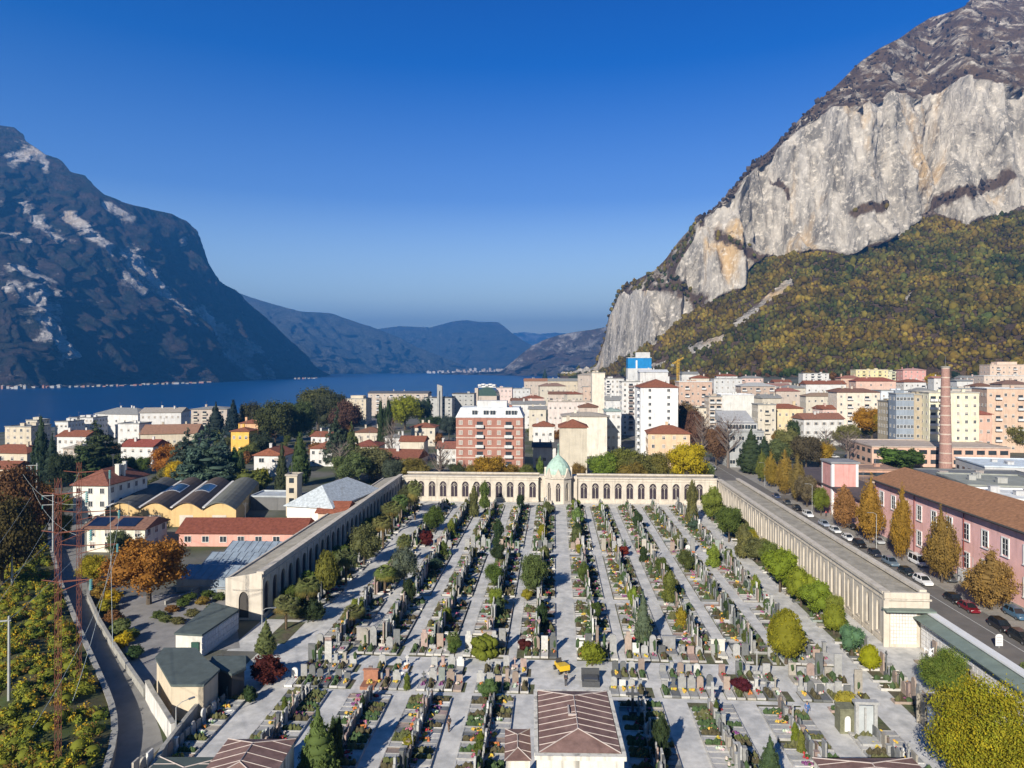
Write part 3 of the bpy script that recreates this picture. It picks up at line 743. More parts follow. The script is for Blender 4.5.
# ------------------------------------------------------------------ chapel with brown roof at the front
M_BSLATE=mat('brown_stone_slabs',(.17,.10,.085),var=.3,scale=1.4,rough=.8,col2=(.21,.13,.11))
M_STAIN=mat('stained_plaster',(.60,.57,.50),var=.12,scale=.8,streak=.75)
def slab_roof(b,w,d,z,rise,hip0,hip1,nseam=8,m_roof=0,m_seam=1):
    """ridge along y; hips at both ends; pale seams laid across"""
    hw=w/2; R0,R1=hip0,d-hip1
    V=[(-hw,0,z),(hw,0,z),(hw,d,z),(-hw,d,z),(0,R0,z+rise),(0,R1,z+rise)]
    b.add(V,[(0,4,5,3),(1,2,5,4),(0,1,4),(2,3,5)],m_roof)
    b.add([(-hw,0,z-.002),(hw,0,z-.002),(hw,d,z-.002),(-hw,d,z-.002)],[(3,2,1,0)],m_roof)
    def seam(p,q,r=.045): b.tube([p,q],r,4,m_seam)
    def at(x,y):   # height on the roof
        t=1-abs(x)/hw; lim=min(y/R0 if R0 else 1,(d-y)/(d-R1) if d>R1 else 1,1)
        return z+rise*min(t,lim)+.02
    for i in range(1,nseam):
        y=d*i/nseam
        lim=min(y/R0,(d-y)/(d-R1),1); x1=hw*(1-lim)
        for s in (-1,1): 
            if x1<hw-.2: seam((s*(hw-.02),y,at(hw,y)),(s*max(x1,.02),y,at(max(x1,.02),y)))
    for s in (-1,1):
        seam((s*hw,0,z+.03),(0,R0,z+rise+.03),.06); seam((s*hw,d,z+.03),(0,R1,z+rise+.03),.06)
    seam((0,R0,z+rise+.03),(0,R1,z+rise+.03),.06)
M_SEAM=mat('pale_mortar_seam',(.42,.36,.33),var=.2)
fc=empty('front_chapel',(5.9,59.6,0),-R(1.5),'flat white-walled chapel with brown slab roof and pale seams at bottom centre','chapel')
b=MB(); b.box(-3.75,3.75,.1,12.1,0,8.25); b.build('wall',M_STAIN,fc)
b=MB(); b.box(-3.95,3.95,-.15,.35,8.25,8.62); b.box(-3.98,-3.62,.351,12.2,8.25,8.6); b.box(3.62,3.98,.351,12.2,8.25,8.6); b.box(-3.61,3.61,11.9,12.3,8.25,8.6); b.build('cornice',M_STAIN,fc)
b=MB(); slab_roof(b,7.1,11.5,8.63,.75,2.6,2.6,10); b.v=[(x,y+.38,z) for x,y,z in b.v]; b.build('roof',[M_BSLATE,M_SEAM],fc)
b=MB(); b.box(-.75,.05,5.4,5.55,9.3,9.5); b.box(-.75,-.6,5.6,7.2,9.25,9.5); b.build('roof_hatch',M_SEAM,fc)
b=MB(); b.tube([(-3.85,.2,8.5),(-3.85,12,8.5)],.09,6); b.tube([(3.85,.2,8.5),(3.85,12,8.5)],.09,6); b.build('gutter',M_DARKFR,fc)
def low_roof(px0,px1,py0,h,depth,label,rise=.5,mt=None,wall=None,w3=None):
    Z=(CH-h)*F/(py0-HY); x0,x1=XZ(px0,Z),XZ(px1,Z); wdt=x1-x0
    r=empty('entrance_wing',((x0+x1)/2,Z-depth,0),0,label,'building')
    b=MB(); b.box(-wdt/2+.15,wdt/2-.15,.15,depth-.15,0,h-.12); b.build('wall',wall or M_STAIN,r)
    b=MB(); slab_roof(b,wdt,depth,h,rise,depth*.3,depth*.3,max(3,int(depth/1.2))); b.build('roof',[mt or M_BSLATE,M_SEAM],r); return r
low_roof(505,530,729,6.6,5.5,'narrow brown slab roof left of the front chapel',.3)
low_roof(228,296,739,5.2,8,'low hipped brown slab roof beside the big thuja at bottom left',.9)
low_roof(812,912,758,5.0,6,'low brown slab roof at the bottom edge right of the chapel',.5)
g_=low_roof(160,226,757,5.0,6,'flat dark green roof at the bottom left corner beside the lane wall',.02,mat('dark_green_felt',(.065,.085,.08),var=.2),None)
# ------------------------------------------------------------------ trees: shared crown and trunk meshes in a unit box, one tree = empty + trunk + crown
def leaf_mesh(name, lobes, nleaf, size, lobecol=None, up=0.0, aniso=1.0, core=.78, cols=((1,1,1),(.8,.8,.8),(1.15,1.1,.9)), seed=0, zlim=None, droop=0, clump=22, sprd=.055, surf=(.86,1.06)):
    r=np.random.default_rng(seed); L=np.array([[*c,*rr] for c,rr in lobes]); vol=(L[:,3]*L[:,4]+L[:,4]*L[:,5]+L[:,3]*L[:,5]); pr=vol/vol.sum()
    nc=nleaf//clump
    k=r.choice(len(L),nc,p=pr); d=r.normal(size=(nc,3)); d/=np.linalg.norm(d,axis=1,keepdims=True)
    C=L[k,:3]+d*L[k,3:]*r.uniform(*surf,(nc,1))
    keep=np.ones(nc,bool)
    for l in (L if len(L)<700 else []):
        q=((C-l[:3])/l[3:]); keep&=(np.linalg.norm(q,axis=1)>.82)
    keep|=(r.random(nc)<.12)
    C=C[keep]; D=d[keep]; nc=len(C)
    cc=(np.array(lobecol)[k[keep]] if lobecol is not None else np.array(cols)[r.choice(len(cols),nc)])*r.uniform(.82,1.18,(nc,1))
    P=np.repeat(C,clump,0)+r.normal(size=(nc*clump,3))*sprd; Dn=np.repeat(D,clump,0); n=len(P)
    if droop: P[:,2]-=droop*np.abs(r.normal(size=n))*.3
    nrm=Dn*.9+r.normal(size=(n,3))*.75+np.array([0,0,up]); nrm/=np.linalg.norm(nrm,axis=1,keepdims=True)
    t=np.cross(nrm,r.normal(size=(n,3))); t/=np.linalg.norm(t,axis=1,keepdims=True)+1e-9; bt=np.cross(nrm,t)
    s=size*r.uniform(.6,1.3,(n,1))
    V=np.stack([P-t*s,P+bt*s*.62*aniso,P+t*s,P-bt*s*.62*aniso],1).reshape(-1,3)
    lc=np.repeat(cc,clump,0)*r.uniform(.85,1.15,(n,1)); lc=np.repeat(lc,4,0)
    Fq=np.arange(n*4).reshape(n,4)
    cv=[];cf=[];cl=[]; off=len(V)
    if core:
        V0,F0=ICO[2]; V0=np.array(V0)
        for l in L:
            vv=l[:3]+V0*l[3:]*core*(1+r.uniform(-.1,.1,(len(V0),1))); cv.append(vv); cf.append(np.array(F0)+off); off+=len(V0); cl.append(np.full((len(V0),3),.85) if lobecol is None else np.tile(np.array(lobecol[len(cl)])*.9,(len(V0),1)))
    V=np.concatenate([V]+cv); 
    if zlim is not None: V[:,2]=np.maximum(V[:,2],zlim)
    cols_=np.concatenate([lc]+cl)
    me=bpy.data.meshes.new(name); me.vertices.add(len(V)); me.vertices.foreach_set('co',V.reshape(-1).astype(np.float32))
    ft=np.concatenate(cf) if cf else np.zeros((0,3),int)
    li=np.concatenate([Fq.reshape(-1),ft.reshape(-1)]).astype(np.int32); ls=np.concatenate([np.arange(n)*4,n*4+np.arange(len(ft))*3]).astype(np.int32)
    me.loops.add(len(li)); me.loops.foreach_set('vertex_index',li); me.polygons.add(len(ls)); me.polygons.foreach_set('loop_start',ls); me.update(calc_edges=True)
    at=me.color_attributes.new('Col','FLOAT_COLOR','POINT'); at.data.foreach_set('color',np.concatenate([cols_,np.ones((len(cols_),1))],1).reshape(-1).astype(np.float32))
    me.materials.append(M_LEAF); return me
def trunk_mesh(h,r0,limbs=6,seed=0,lean=0):
    rr=random.Random(seed); b=MB(); b.tube([(0,0,-.02),(lean*.3,0,h*.5),(lean,0,h),(lean,0,min(.9,h+.3))],[r0*1.25,r0,r0*.8,r0*.3],8)
    for i in range(limbs):
        a=rr.uniform(0,2*PI); z=h*rr.uniform(.8,1.15); l=rr.uniform(.18,.33)
        b.tube([(lean*.8,0,z),(l*.6*math.cos(a),l*.6*math.sin(a),z+.14),(l*math.cos(a),l*math.sin(a),z+.26)],[r0*.5,r0*.32,r0*.12],5)
    return b.mesh('trunk',M_BARK)
def lobes_round(seed,n=11,z0=.25,z1=1,r=.5,lr=(.17,.27)):
    rr=random.Random(seed); zc=(z0+z1)/2; zh=(z1-z0)/2; out=[((0,0,zc),(r*.62,r*.62,zh*.68))]
    for i in range(n):
        z=rr.uniform(-1,1); a=i*2.399+rr.uniform(-.4,.4); q=math.sqrt(1-z*z); l=rr.uniform(*lr)
        out.append(((math.cos(a)*q*(r-l*.9),math.sin(a)*q*(r-l*.9),zc+z*(zh-l*.8)),(l,l,l*.8)))
    return out
def lobes_cone(z0=.05,z1=1,r=.5,n=9,p=1.0):
    out=[]
    for i in range(n):
        t=i/(n-1); zz=z0+.09+(z1-z0-.12)*t; rad=r*max(.1,(1-t**1.4*.93))**p*(min(1,.65+t*2.2)); out.append(((0,0,zz),(rad*.96,rad*.96,(z1-z0)/n*.95)))
    return out
CR={}; TR={}
CR['broad']=[leaf_mesh('crown',lobes_round(s,15,.22,1,.52,(.13,.23)),15000,.021,seed=s,sprd=.04,surf=(.82,1.2)) for s in (1,2,3,4)]
TR['broad']=[trunk_mesh(.34,.032,7,s) for s in (1,2,3,4)]
CR['big']=[leaf_mesh('crown',lobes_round(s,26,.12,1,.52,(.10,.19)),70000,.0115,seed=s,sprd=.04,surf=(.72,1.2),core=.5,cols=((1,1,1),(.75,.85,.9),(1.2,1.1,.8),(.85,1,.9))) for s in (71,)]
TR['big']=[trunk_mesh(.3,.03,8,71)]
CR['round']=[leaf_mesh('crown',lobes_round(s,9,.14,1,.5,(.2,.26)),11000,.02,seed=s,core=.86,sprd=.022) for s in (5,6)]
TR['round']=[trunk_mesh(.2,.035,3,s) for s in (5,6)]
CR['egg']=[leaf_mesh('crown',[((0,0,.47),(.49,.49,.30)),((0,0,.62),(.40,.40,.34)),((.03,.02,.75),(.25,.25,.24))],11000,.02,seed=8,core=.9,sprd=.018)]
TR['egg']=[trunk_mesh(.22,.04,2,8)]
CR['cone']=[leaf_mesh('crown',lobes_cone(.04,1,.5,9,.9),6500,.03,up=.4,seed=s,core=.9,sprd=.02,aniso=.6) for s in (9,10)]
TR['cone']=[trunk_mesh(.12,.05,0,9)]*2
CR['column']=[leaf_mesh('crown',[((.02*i%.05,0,.16+i*.09),(.5*(.78+.22*math.sin(i*1.1+1.3))*(1 if i<6 else 1-(i-5)*.2),.5*(.8+.2*math.cos(i))*(1 if i<6 else 1-(i-5)*.2),.11)) for i in range(9)],6500,.034,seed=s,sprd=.035,core=.8) for s in (12,13)]
TR['column']=[trunk_mesh(.2,.03,2,12)]*2
def hornb(seed):
    rr=random.Random(seed); out=[]
    for i in range(11):
        t=i/10; rad=.5*(math.sin(min(1,(t+.18)/.42)*PI/2) if t<.3 else (1-((t-.25)/.75)**1.7*.86)); 
        for k in range(2 if t<.75 else 1):
            a=rr.uniform(0,6.28); o=rad*.22
            out.append(((math.cos(a)*o,math.sin(a)*o,.2+t*.74),(rad*.86,rad*.86,.085)))
    return out
CR['hornbeam']=[leaf_mesh('crown',hornb(s),16000,.02,seed=s,sprd=.035,core=.72,surf=(.82,1.2)) for s in (21,22,23)]
TR['hornbeam']=[trunk_mesh(.24,.035,4,s) for s in (21,22,23)]
def cedar(seed,tiers=9):
    rr=random.Random(seed); out=[]
    for i in range(tiers):
        t=i/(tiers-1); z=.2+.76*t; rad=.5*(1-t**1.3*.85)
        n=max(2,int(7*(1-t)+1))
        for k in range(n):
            a=2*PI*k/n+rr.uniform(-.4,.4)+i; rr_=rad*rr.uniform(.5,.75); out.append(((math.cos(a)*rr_,math.sin(a)*rr_,z+rr.uniform(-.03,.03)),(rad*.42,rad*.42,.04)))
    out.append(((0,0,.5),(.14,.14,.42))); return out
CR['cedar']=[leaf_mesh('crown',cedar(s),9000,.03,up=.8,seed=s,sprd=.022,core=.7,aniso=.5) for s in (31,32)]
TR['cedar']=[trunk_mesh(.3,.035,4,31)]*2
CR['bare']=[leaf_mesh('crown',lobes_round(s,13,.28,1,.5,(.14,.22)),2400,.016,seed=s,core=0,sprd=.06,aniso=.35) for s in (41,)]
def bare_trunk():
    rr=random.Random(4); b=MB(); b.tube([(0,0,-.02),(0,0,.4),(.01,0,.75),(0,0,.95)],[.04,.03,.018,.004],7)
    for i in range(34):
        a=rr.uniform(0,6.28); z=rr.uniform(.25,.8); l=rr.uniform(.2,.46)*(1.1-z*.5); e=(l*math.cos(a),l*math.sin(a),min(1,z+l*.7)); m_=(e[0]*.5,e[1]*.5,z+l*.3)
        b.tube([(0,0,z),m_,e],[.012,.008,.003],4)
        for k in range(3):
            a2=a+rr.uniform(-.9,.9); b.tube([m_,(m_[0]+.14*math.cos(a2),m_[1]+.14*math.sin(a2),m_[2]+.12)],[.006,.002],3)
    return b.mesh('trunk',mat('grey_bark',(.16,.13,.11),var=.3,scale=3))
TR['bare']=[bare_trunk()]
CR['bush']=[leaf_mesh('crown',lobes_round(s,10,.0,1,.52,(.17,.28)),4200,.042,seed=s,zlim=0,sprd=.045) for s in (51,52)]
TR['bush']=[trunk_mesh(.1,.03,4,51)]*2
def palm_crown(seed):
    rr=random.Random(seed); b=MB()
    for i in range(46):
        a=i*2.399; el=math.asin(max(-.75,1-i/46*1.75)); L_=rr.uniform(.34,.47)
        d=Vector((math.cos(a)*math.cos(el),math.sin(a)*math.cos(el),math.sin(el)*.55)); c=Vector((0,0,.72))
        e=c+d*L_*.62; side=d.cross(Vector((0,0,1))).normalized(); up=side.cross(d).normalized()
        g=rr.uniform(.8,1.2); b.col=(g,g*rr.uniform(.95,1.05),g*.9) if i<36 else (1.5,1.1,.8)
        b.tube([c,e],[.006,.004],3)
        for k in range(11):
            f=(k-5)/5*1.15; q=(d*math.cos(f)+side*math.sin(f)); tip=e+q*L_*.62+Vector((0,0,-.05*abs(f)-.06)); w_=q.cross(up).normalized()*.017; m_=e+q*L_*.3
            b.add([e,m_+w_,tip,m_-w_],[(0,1,2,3)])
    return b.mesh('crown',M_LEAF)
def palm_trunk():
    b=MB(); b.tube([(0,0,-.02),(.01,0,.3),(0,0,.72)],[.05,.045,.05],8)
    for i in range(14): z=.05+i*.048; b.tube([(0,0,z),(0,0,z+.02)],[.06,.045],8)
    return b.mesh('trunk',mat('palm_fibre',(.12,.085,.05),var=.4,scale=6))
CR['palm']=[palm_crown(1),palm_crown(2)]; TR['palm']=[palm_trunk()]*2
CR['box']=[leaf_mesh('crown',[((x,y,z),(.22,.22,.24)) for x in (-.3,0,.3) for y in (-.3,0,.3) for z in (.25,.75)],5000,.035,seed=61,core=.95,sprd=.012,surf=(.98,1.04),zlim=0)]
TR['box']=[trunk_mesh(.1,.03,0,51)]
def tree_at(kind,loc,wd,h,col,label,cat='tree',group=None,name=None,k=None):
    k=random.randrange(len(CR[kind])) if k is None else k
    nm=name or {'palm':'palm_tree','cone':'cypress_tree','column':'cypress_tree','cedar':'cedar_tree','bush':'shrub','box':'clipped_hedge','bare':'bare_tree'}.get(kind,'tree')
    root=empty(nm,loc,random.uniform(0,6.28),label,cat,group,scale=(wd,wd,h))
    c=tuple(min(.8,x*1.28*random.uniform(.92,1.08)) for x in col)
    put('trunk',TR[kind][k],root); put('crown',CR[kind][k],root,c); return root
def T(kind,px,yb,yt,wpx,col,label,Z=None,group=None,cat=None):
    if Z is None:
        Z=CH*F/(yb-HY); g=ground(XZ(px,Z),Z)
        for _ in range(6): Z=(CH-g)*F/(yb-HY); g=ground(XZ(px,Z),Z)
    else: g=ground(XZ(px,Z),Z)
    h=HT(yt,Z)-g; wd=wpx*Z/F
    cat=cat or {'palm':'palm','cone':'cypress','column':'cypress','cedar':'cedar','bush':'shrub','box':'hedge'}.get(kind,'tree')
    return tree_at(kind,(XZ(px,Z),Z,g-.02),wd,max(h,.5),col,label,cat,group)
YG=(.21,.19,.02); GR=(.075,.105,.025); DG=(.035,.055,.022); OL=(.11,.12,.045); BG=(.055,.085,.06); YE=(.36,.26,.015); OR=(.27,.11,.018); BN=(.17,.085,.028); RD=(.075,.016,.014); GY=(.16,.13,.11); LG=(.15,.19,.03); AU=(.2,.13,.03)
# --- inside the cemetery
gp='trees and palms inside the cemetery'
for a in [
 ('palm',286,629,593,28,OL,'yellow-green palm nearest the camera beside the left arcade'),
 ('palm',308,614,573,29,OL,'bushy palm in front of the left arcade, second from its near end'),
 ('bush',313,622,600,22,DG,'dark bush at the foot of the second palm by the left arcade'),
 ('egg',326.5,596,550,25,(.13,.14,.03),'egg-shaped yellow-green tree by the left arcade'),
 ('palm',346,585,546,26,(.08,.1,.04),'dark green palm behind the egg-shaped tree by the left arcade'),
 ('broad',364,566,527,30,OL,'wide olive green tree midway along the left arcade'),
 ('palm',383,549,512,24,OL,'palm beyond the wide olive tree along the left arcade'),
 ('palm',392,533,498,24,OL,'palm with yellowish fronds near the far end of left arcade'),
 ('palm',400,524,492,20,(.08,.11,.04),'small palm close to the last palm of the left arcade'),
 ('broad',409,514,485,20,(.06,.07,.03),'dark tree in the far left corner of the cemetery'),
 ('palm',415,520,477,18,OL,'tallest palm in the far left corner of the cemetery'),
 ('palm',385,594,563,26,(.12,.13,.04),'bushy palm right of the left avenue with yellow fronds'),
 ('broad',404,588,549,26,(.09,.11,.08),'grey-green olive tree right of the left avenue'),
 ('palm',404,566,532,18,OL,'slim palm behind the olive tree on the left avenue'),
 ('palm',354,628,604,26,OL,'low spreading palm at the near end of the left grave beds'),
 ('broad',434,532,507,20,GR,'green tree at the second grave bed near the rear left'),
 ('bush',426,546,531,15,RD,'dark red shrub in the far left grave bed'),
 ('column',474,517,486,10,OL,'thin conifer in front of the rear arcade left of chapel'),
 ('column',484.5,508,481,11,(.09,.13,.035),'slender light green cypress against the rear arcade'),
 ('column',498.5,548,519,12,DG,'dark cypress in the middle of the left beds'),
 ('broad',498,562,543,15,DG,'dark bushy tree just in front of the dark cypress'),
 ('round',482,538,527,11,GR,'small round green bush left of the dark cypress'),
 ('column',443,556,541,11,GR,'small upright green shrub in the second left bed'),
 ('round',435,573,558,14,BG,'blue-green clipped ball bush in the left beds'),
 ('egg',542.5,540,524,10,YG,'small yellow-green egg-shaped bush left of the central aisle'),
 ('broad',533,597,555,26,(.09,.115,.035),'large bushy green tree left of the central aisle'),
 ('round',527,601,589,12,YG,'yellow-green ball bush at the foot of the large bushy tree'),
 ('broad',494,588,563,17,GR,'medium green tree in the third left bed'),
 ('cone',498,617,598,18,(.07,.10,.05),'broad dark green conifer in the third left bed'),
 ('palm',453,652,630,16,(.1,.12,.04),'small palm-like shrub near the cross path on left'),
 ('cone',266,656,622,24,OL,'green and yellow conical bush at the left edge of the main left path'),
 ('box',484.5,657,637,22,(.14,.16,.02),'bright green clipped hedge block at the cross path'),
 ('round',454,654,637,16,GR,'leafy dark green bush left of the clipped hedge'),
 ('round',488,700,679,22,(.09,.14,.05),'pale green flat-topped bush in the second cross row'),
 ('column',481,750,731,10,(.12,.14,.02),'yellow-green upright shrub in the bed left of the front chapel'),
 ('round',525,652,638,15,RD,'dark red round shrub left of the central aisle'),
 ('column',407,690,672,7,(.12,.16,.03),'tiny light green cypress in the second cross row at left'),
 ('cone',318,788,712,46,(.085,.12,.035),'big green thuja at the bottom edge beside the brown roof'),
 ('column',333,768,716,11,DG,'slim dark cypress right of the big thuja'),
 ('column',339,762,715,9,(.06,.09,.03),'second slim cypress right of the big thuja'),
 ('box',576,509,500,8,LG,'small square clipped hedge right of the chapel door'),
 ('round',578,526,507,13,(.13,.18,.05),'pale green ball shrub near the chapel door'),
 ('round',577,544,526,10,OL,'olive ball shrub along right edge of the central aisle'),
 ('round',580,555,543,9,YG,'yellowish ball shrub along right edge of the central aisle'),
 ('column',692,524,480,13,OL,'tall thin tree in front of the rear arcade at right'),
 ('round',712,522,486,22,(.14,.17,.03),'rounded bright green tree in the far right corner'),
 ('broad',729,542,507,25,GR,'leafy green tree along the right arcade near the far corner'),
 ('column',744,558,524,18,OL,'olive upright tree beside the right arcade'),
 ('round',623.5,557,545,12,(.16,.025,.015),'bright red round shrub in the right beds'),
 ('column',643.5,562,546,9,DG,'small dark conifer right of the red shrub'),
 ('broad',686,573,549,15,(.08,.09,.03),'olive brown bushy tree in the right beds'),
 ('column',669.5,602,571,15,(.11,.13,.03),'upright green tree in the middle of right beds'),
 ('cone',643,646,595,20,(.10,.13,.075),'tall grey-green conical cypress in the right beds'),
 ('column',681,629,607,12,YG,'yellow-green upright shrub right of the grey-green cypress'),
 ('broad',594,622,602,13,GR,'small dark green tree in first bed right of centre'),
 ('column',713,567,544,14,LG,'fresh green upright tree near the right avenue'),
 ('bush',592,666,642,24,(.15,.17,.02),'spreading yellow-green shrub behind the front chapel'),
 ('round',694,532,520,13,BG,'grey-green bush near the thin tree at right rear'),
 ('round',780,592,546,34,(.15,.18,.02),'large round bright green tree beside the right arcade'),
 ('broad',757,562,537,24,OL,'olive green tree farther along the right arcade'),
 ('broad',769,572,540,18,(.1,.13,.03),'green tree between the olive and large round tree at right'),
 ('round',801,606,566,28,(.17,.19,.02),'second large round yellow-green tree beside the right arcade'),
 ('round',817,618,579,32,(.15,.18,.02),'third and widest round green tree beside the right arcade'),
 ('egg',834,634,604,22,(.16,.18,.02),'round green tree nearest the near end of the right arcade'),
 ('egg',786,664,608,37,(.17,.17,.015),'egg-shaped yellow-green clipped tree right of the cross rows'),
 ('round',852,657,623,23,(.09,.16,.09),'blue-green ball tree on a thin stem at right'),
 ('egg',870,672,644,20,(.24,.22,.01),'small yellow clipped egg bush at right'),
 ('column',661,762,714,19,(.035,.05,.02),'dark conifer in the shadow right of the front chapel'),
 ('cone',770,790,739,28,(.055,.085,.04),'dark green conical shrub at the bottom right of the beds'),
 ('bush',846,716,691,22,(.3,.24,.04),'yellow flowering bush leaning over a tomb at right'),
 ('round',741,693,677,20,(.075,.014,.02),'dark crimson round shrub in the front cross row'),
 ('big',948,700,650,46,(.12,.16,.03),'fresh green leafy tree below the niche wall'),
 ('big',988,800,684,94,(.23,.20,.015),'huge yellow and green tree filling the bottom right corner'),
 ('big',1018,792,742,50,(.10,.14,.03),'green tree at the bottom right corner under the yellow one'),
 ('bush',1018,700,664,30,(.1,.12,.05),'grey-green tree at the right edge beside the street wall'),
 ('column',795,744,722,8,(.13,.15,.02),'thin bright green cypress in a right front bed'),
 ('column',801,754,730,8,(.12,.14,.03),'second thin green cypress in the same right front bed')]:
    T(*a,group=gp)
# scatter of little shrubs, each one its own
sh=[('column','slender little green cypress'),('round','small clipped ball shrub'),('bush','small leafy shrub')]
cnt_s=0
allb=[(a,c,v0,v1) for (a,c,v0,v1,_) in BLK]
for bi,(a,c,v0,v1) in enumerate(allb):
    nr=(v1-v0)/4.6 if v0>80 else 3.4
    for k in range(int(nr)):
        u=(a+c)/2+random.uniform(-.3,.3); v=v0+(k+random.uniform(.2,.8))*(v1-v0)/int(nr)
        if skip(u,v): continue
        x,y=proj(W(u,v,0))
        if y>764 or x<0: continue
        kd,lb=random.choice(sh); col=random.choice([GR,OL,DG,BG,YG,(.12,.14,.03),(.12,.14,.03)]); cn={GR:'mid-green',OL:'olive',DG:'dark green',BG:'blue-green',YG:'yellow-green'}.get(col,'light green')
        hh=random.uniform(1.3,2.6)*(1.35 if kd=='column' else .8); wd=random.uniform(.8,1.5)*(.75 if kd=='column' else 1)
        seg={103.5:'front',126.3:'middle',160.5:'rear'}.get(v0,'nearest'); bn=bi//3+1 if bi<30 else bi-29
        tree_at(kd,W(u,v,.02),wd,hh,col,f'{cn} {lb}, {ORD(k+1)} in {seg} section, bed {bn} from left','shrub','little shrubs among the graves')
# row of shrubs/rows in the side strips
for i,v in enumerate(np.arange(114,208,3.2)):
    tree_at('bush',W(-44.8+random.uniform(-1.8,1.8),v,.02),random.uniform(2.2,3.4),random.uniform(1.6,3.2),random.choice([GR,OL,DG]),f'low shrub under the left arcade, {ORD(i+1)} from its near end','shrub','low shrubs along the left arcade')
for i,v in enumerate(np.arange(110,208,4)):
    tree_at('bush',W(46.8+random.uniform(-.8,.8),v,.02),2.0,random.uniform(1.4,2.6),random.choice([GR,OL,LG]),f'low shrub under the right arcade, {ORD(i+1)} from its near end','shrub','low shrubs along the right arcade')

rq=random.Random(31)
for i,v in enumerate(np.arange(118,206,6.8)):
    kd=rq.choice(['broad','palm','cone','broad']); tree_at(kd,W(-45.6+rq.uniform(-.6,.6),v,.02),rq.uniform(2.8,4.0),rq.uniform(3.6,5.6),rq.choice([GR,OL,DG]),f'tree close against the left arcade wall, {ORD(i+1)} from its near end','tree','trees close against the left arcade')
for i,v in enumerate(np.arange(116,200,6.0)):
    tree_at(rq.choice(['round','broad']),W(46.2+rq.uniform(-.6,.6),v,.02),rq.uniform(2.6,3.8),rq.uniform(3.2,5.0),rq.choice([GR,OL,LG,YG]),f'rounded tree close to the right arcade wall, {ORD(i+1)} from its near end','tree','trees close against the right arcade')
for i,(u,v) in enumerate([(-33.3,115),(-33.3,140),(-33.1,185),(-25.5,120),(-25.4,170),(-25.5,200),(-17.6,112),(-17.6,150),(-17.7,190),(-9.9,118),(-9.9,175),(-9.8,203),(-2,112),(-2,150),(-2,195),(5.6,135),(5.6,170),(13.6,120),(13.6,165),(13.6,200),(21.4,140),(21.4,180),(29.2,118),(29.2,165),(37,130),(37,150),(37,185)]):
    kd=rq.choice(['column','broad','round','cone']); c,n_=rq.choice([(GR,'mid-green'),(OL,'olive'),(DG,'dark green'),(LG,'light green')]); wd=rq.uniform(1.7,2.6); 
    tree_at(kd,W(u,v,.02),wd,wd*rq.uniform(1.3,2.2),c,f'{n_} small tree among the graves, grave bed {int((u+33.3)/7.8+.5)+1} from left, {int(v)-100} metres back' if False else f'{n_} small tree in grave bed {int((u+33.3)/7.8+.5)+1} from left, {"front" if v<126 else "middle" if v<158 else "rear"} section, candidate {ORD(i+1)}'.replace(f', candidate {ORD(i+1)}',(', outermost' if v in (112,203,200,118,120) else '')),'tree','small trees standing in the grave beds')
# ------------------------------------------------------------------ town buildings
WH=(.60,.59,.57); CRM=(.55,.50,.41); BGE=(.55,.48,.37); PNK=(.60,.36,.31); ORG=(.62,.38,.22); YEL=(.68,.42,.10); GRY=(.40,.40,.385); BRK=(.34,.165,.125); PCH=(.48,.41,.35); LGY=(.55,.55,.54)
RT=(.235,.092,.055); RB=(.19,.10,.065); RG=(.25,.25,.24); RWH=(.62,.63,.64); RDK=(.10,.10,.10); RBG=(.36,.32,.27)
WM={}
def win_mesh(w,h,style):
    k=(round(w,1),round(h,1),style)
    if k in WM: return WM[k]
    b=MB(); b.cur=0; b.box(-w/2,w/2,-.03,.02,0,h)
    b.cur=1
    if style!='bare': 
        b.box(-w/2-.1,w/2+.1,-.12,.01,-.12,-.002)
        b.box(-.035,.035,-.06,-.032,0,h); b.box(-w/2-.09,-w/2-.002,-.07,.01,0,h); b.box(w/2+.002,w/2+.09,-.07,.01,0,h); b.box(-w/2-.09,w/2+.09,-.07,.01,h+.002,h+.1)
    b.cur=2
    if style=='shut':
        for s in (-1,1): b.box(s*(w/2+.1+w/4)-w/4,s*(w/2+.1+w/4)+w/4,-.08,.0,-.02,h+.02)
    if style=='half': b.box(-w/2+.01,w/2-.01,-.05,-.034,h*.45,h-.01)
    if style=='closed': b.box(-w/2+.01,w/2-.01,-.05,-.034,.02,h-.01)
    WM[k]=b.mesh('window',[M_GLASS,M_TRIM,M_SHUT]); return WM[k]
BM={}
def balc_mesh(w,d=1.2,solid=True):
    k=(round(w,1),round(d,1),solid)
    if k in BM: return BM[k]
    b=MB(); b.box(-w/2,w/2,-d,.05,-.16,0)
    if solid: b.box(-w/2,w/2,-d,-d+.1,.002,1.0); b.box(-w/2,-w/2+.1,-d+.101,0,.002,1.0); b.box(w/2-.1,w/2,-d+.101,0,.002,1.0)
    else:
        b.box(-w/2,w/2,-d,-d+.05,.95,1.0); 
        for i in range(int(w/.25)): b.box(-w/2+i*.25,-w/2+i*.25+.04,-d,-d+.04,.002,.95)
    b.cur=1; b.box(-w/2+.4,w/2-.4,-.02,.03,.05,2.2)
    BM[k]=b.mesh('balcony',[M_WALL,M_GLASS]); return BM[k]
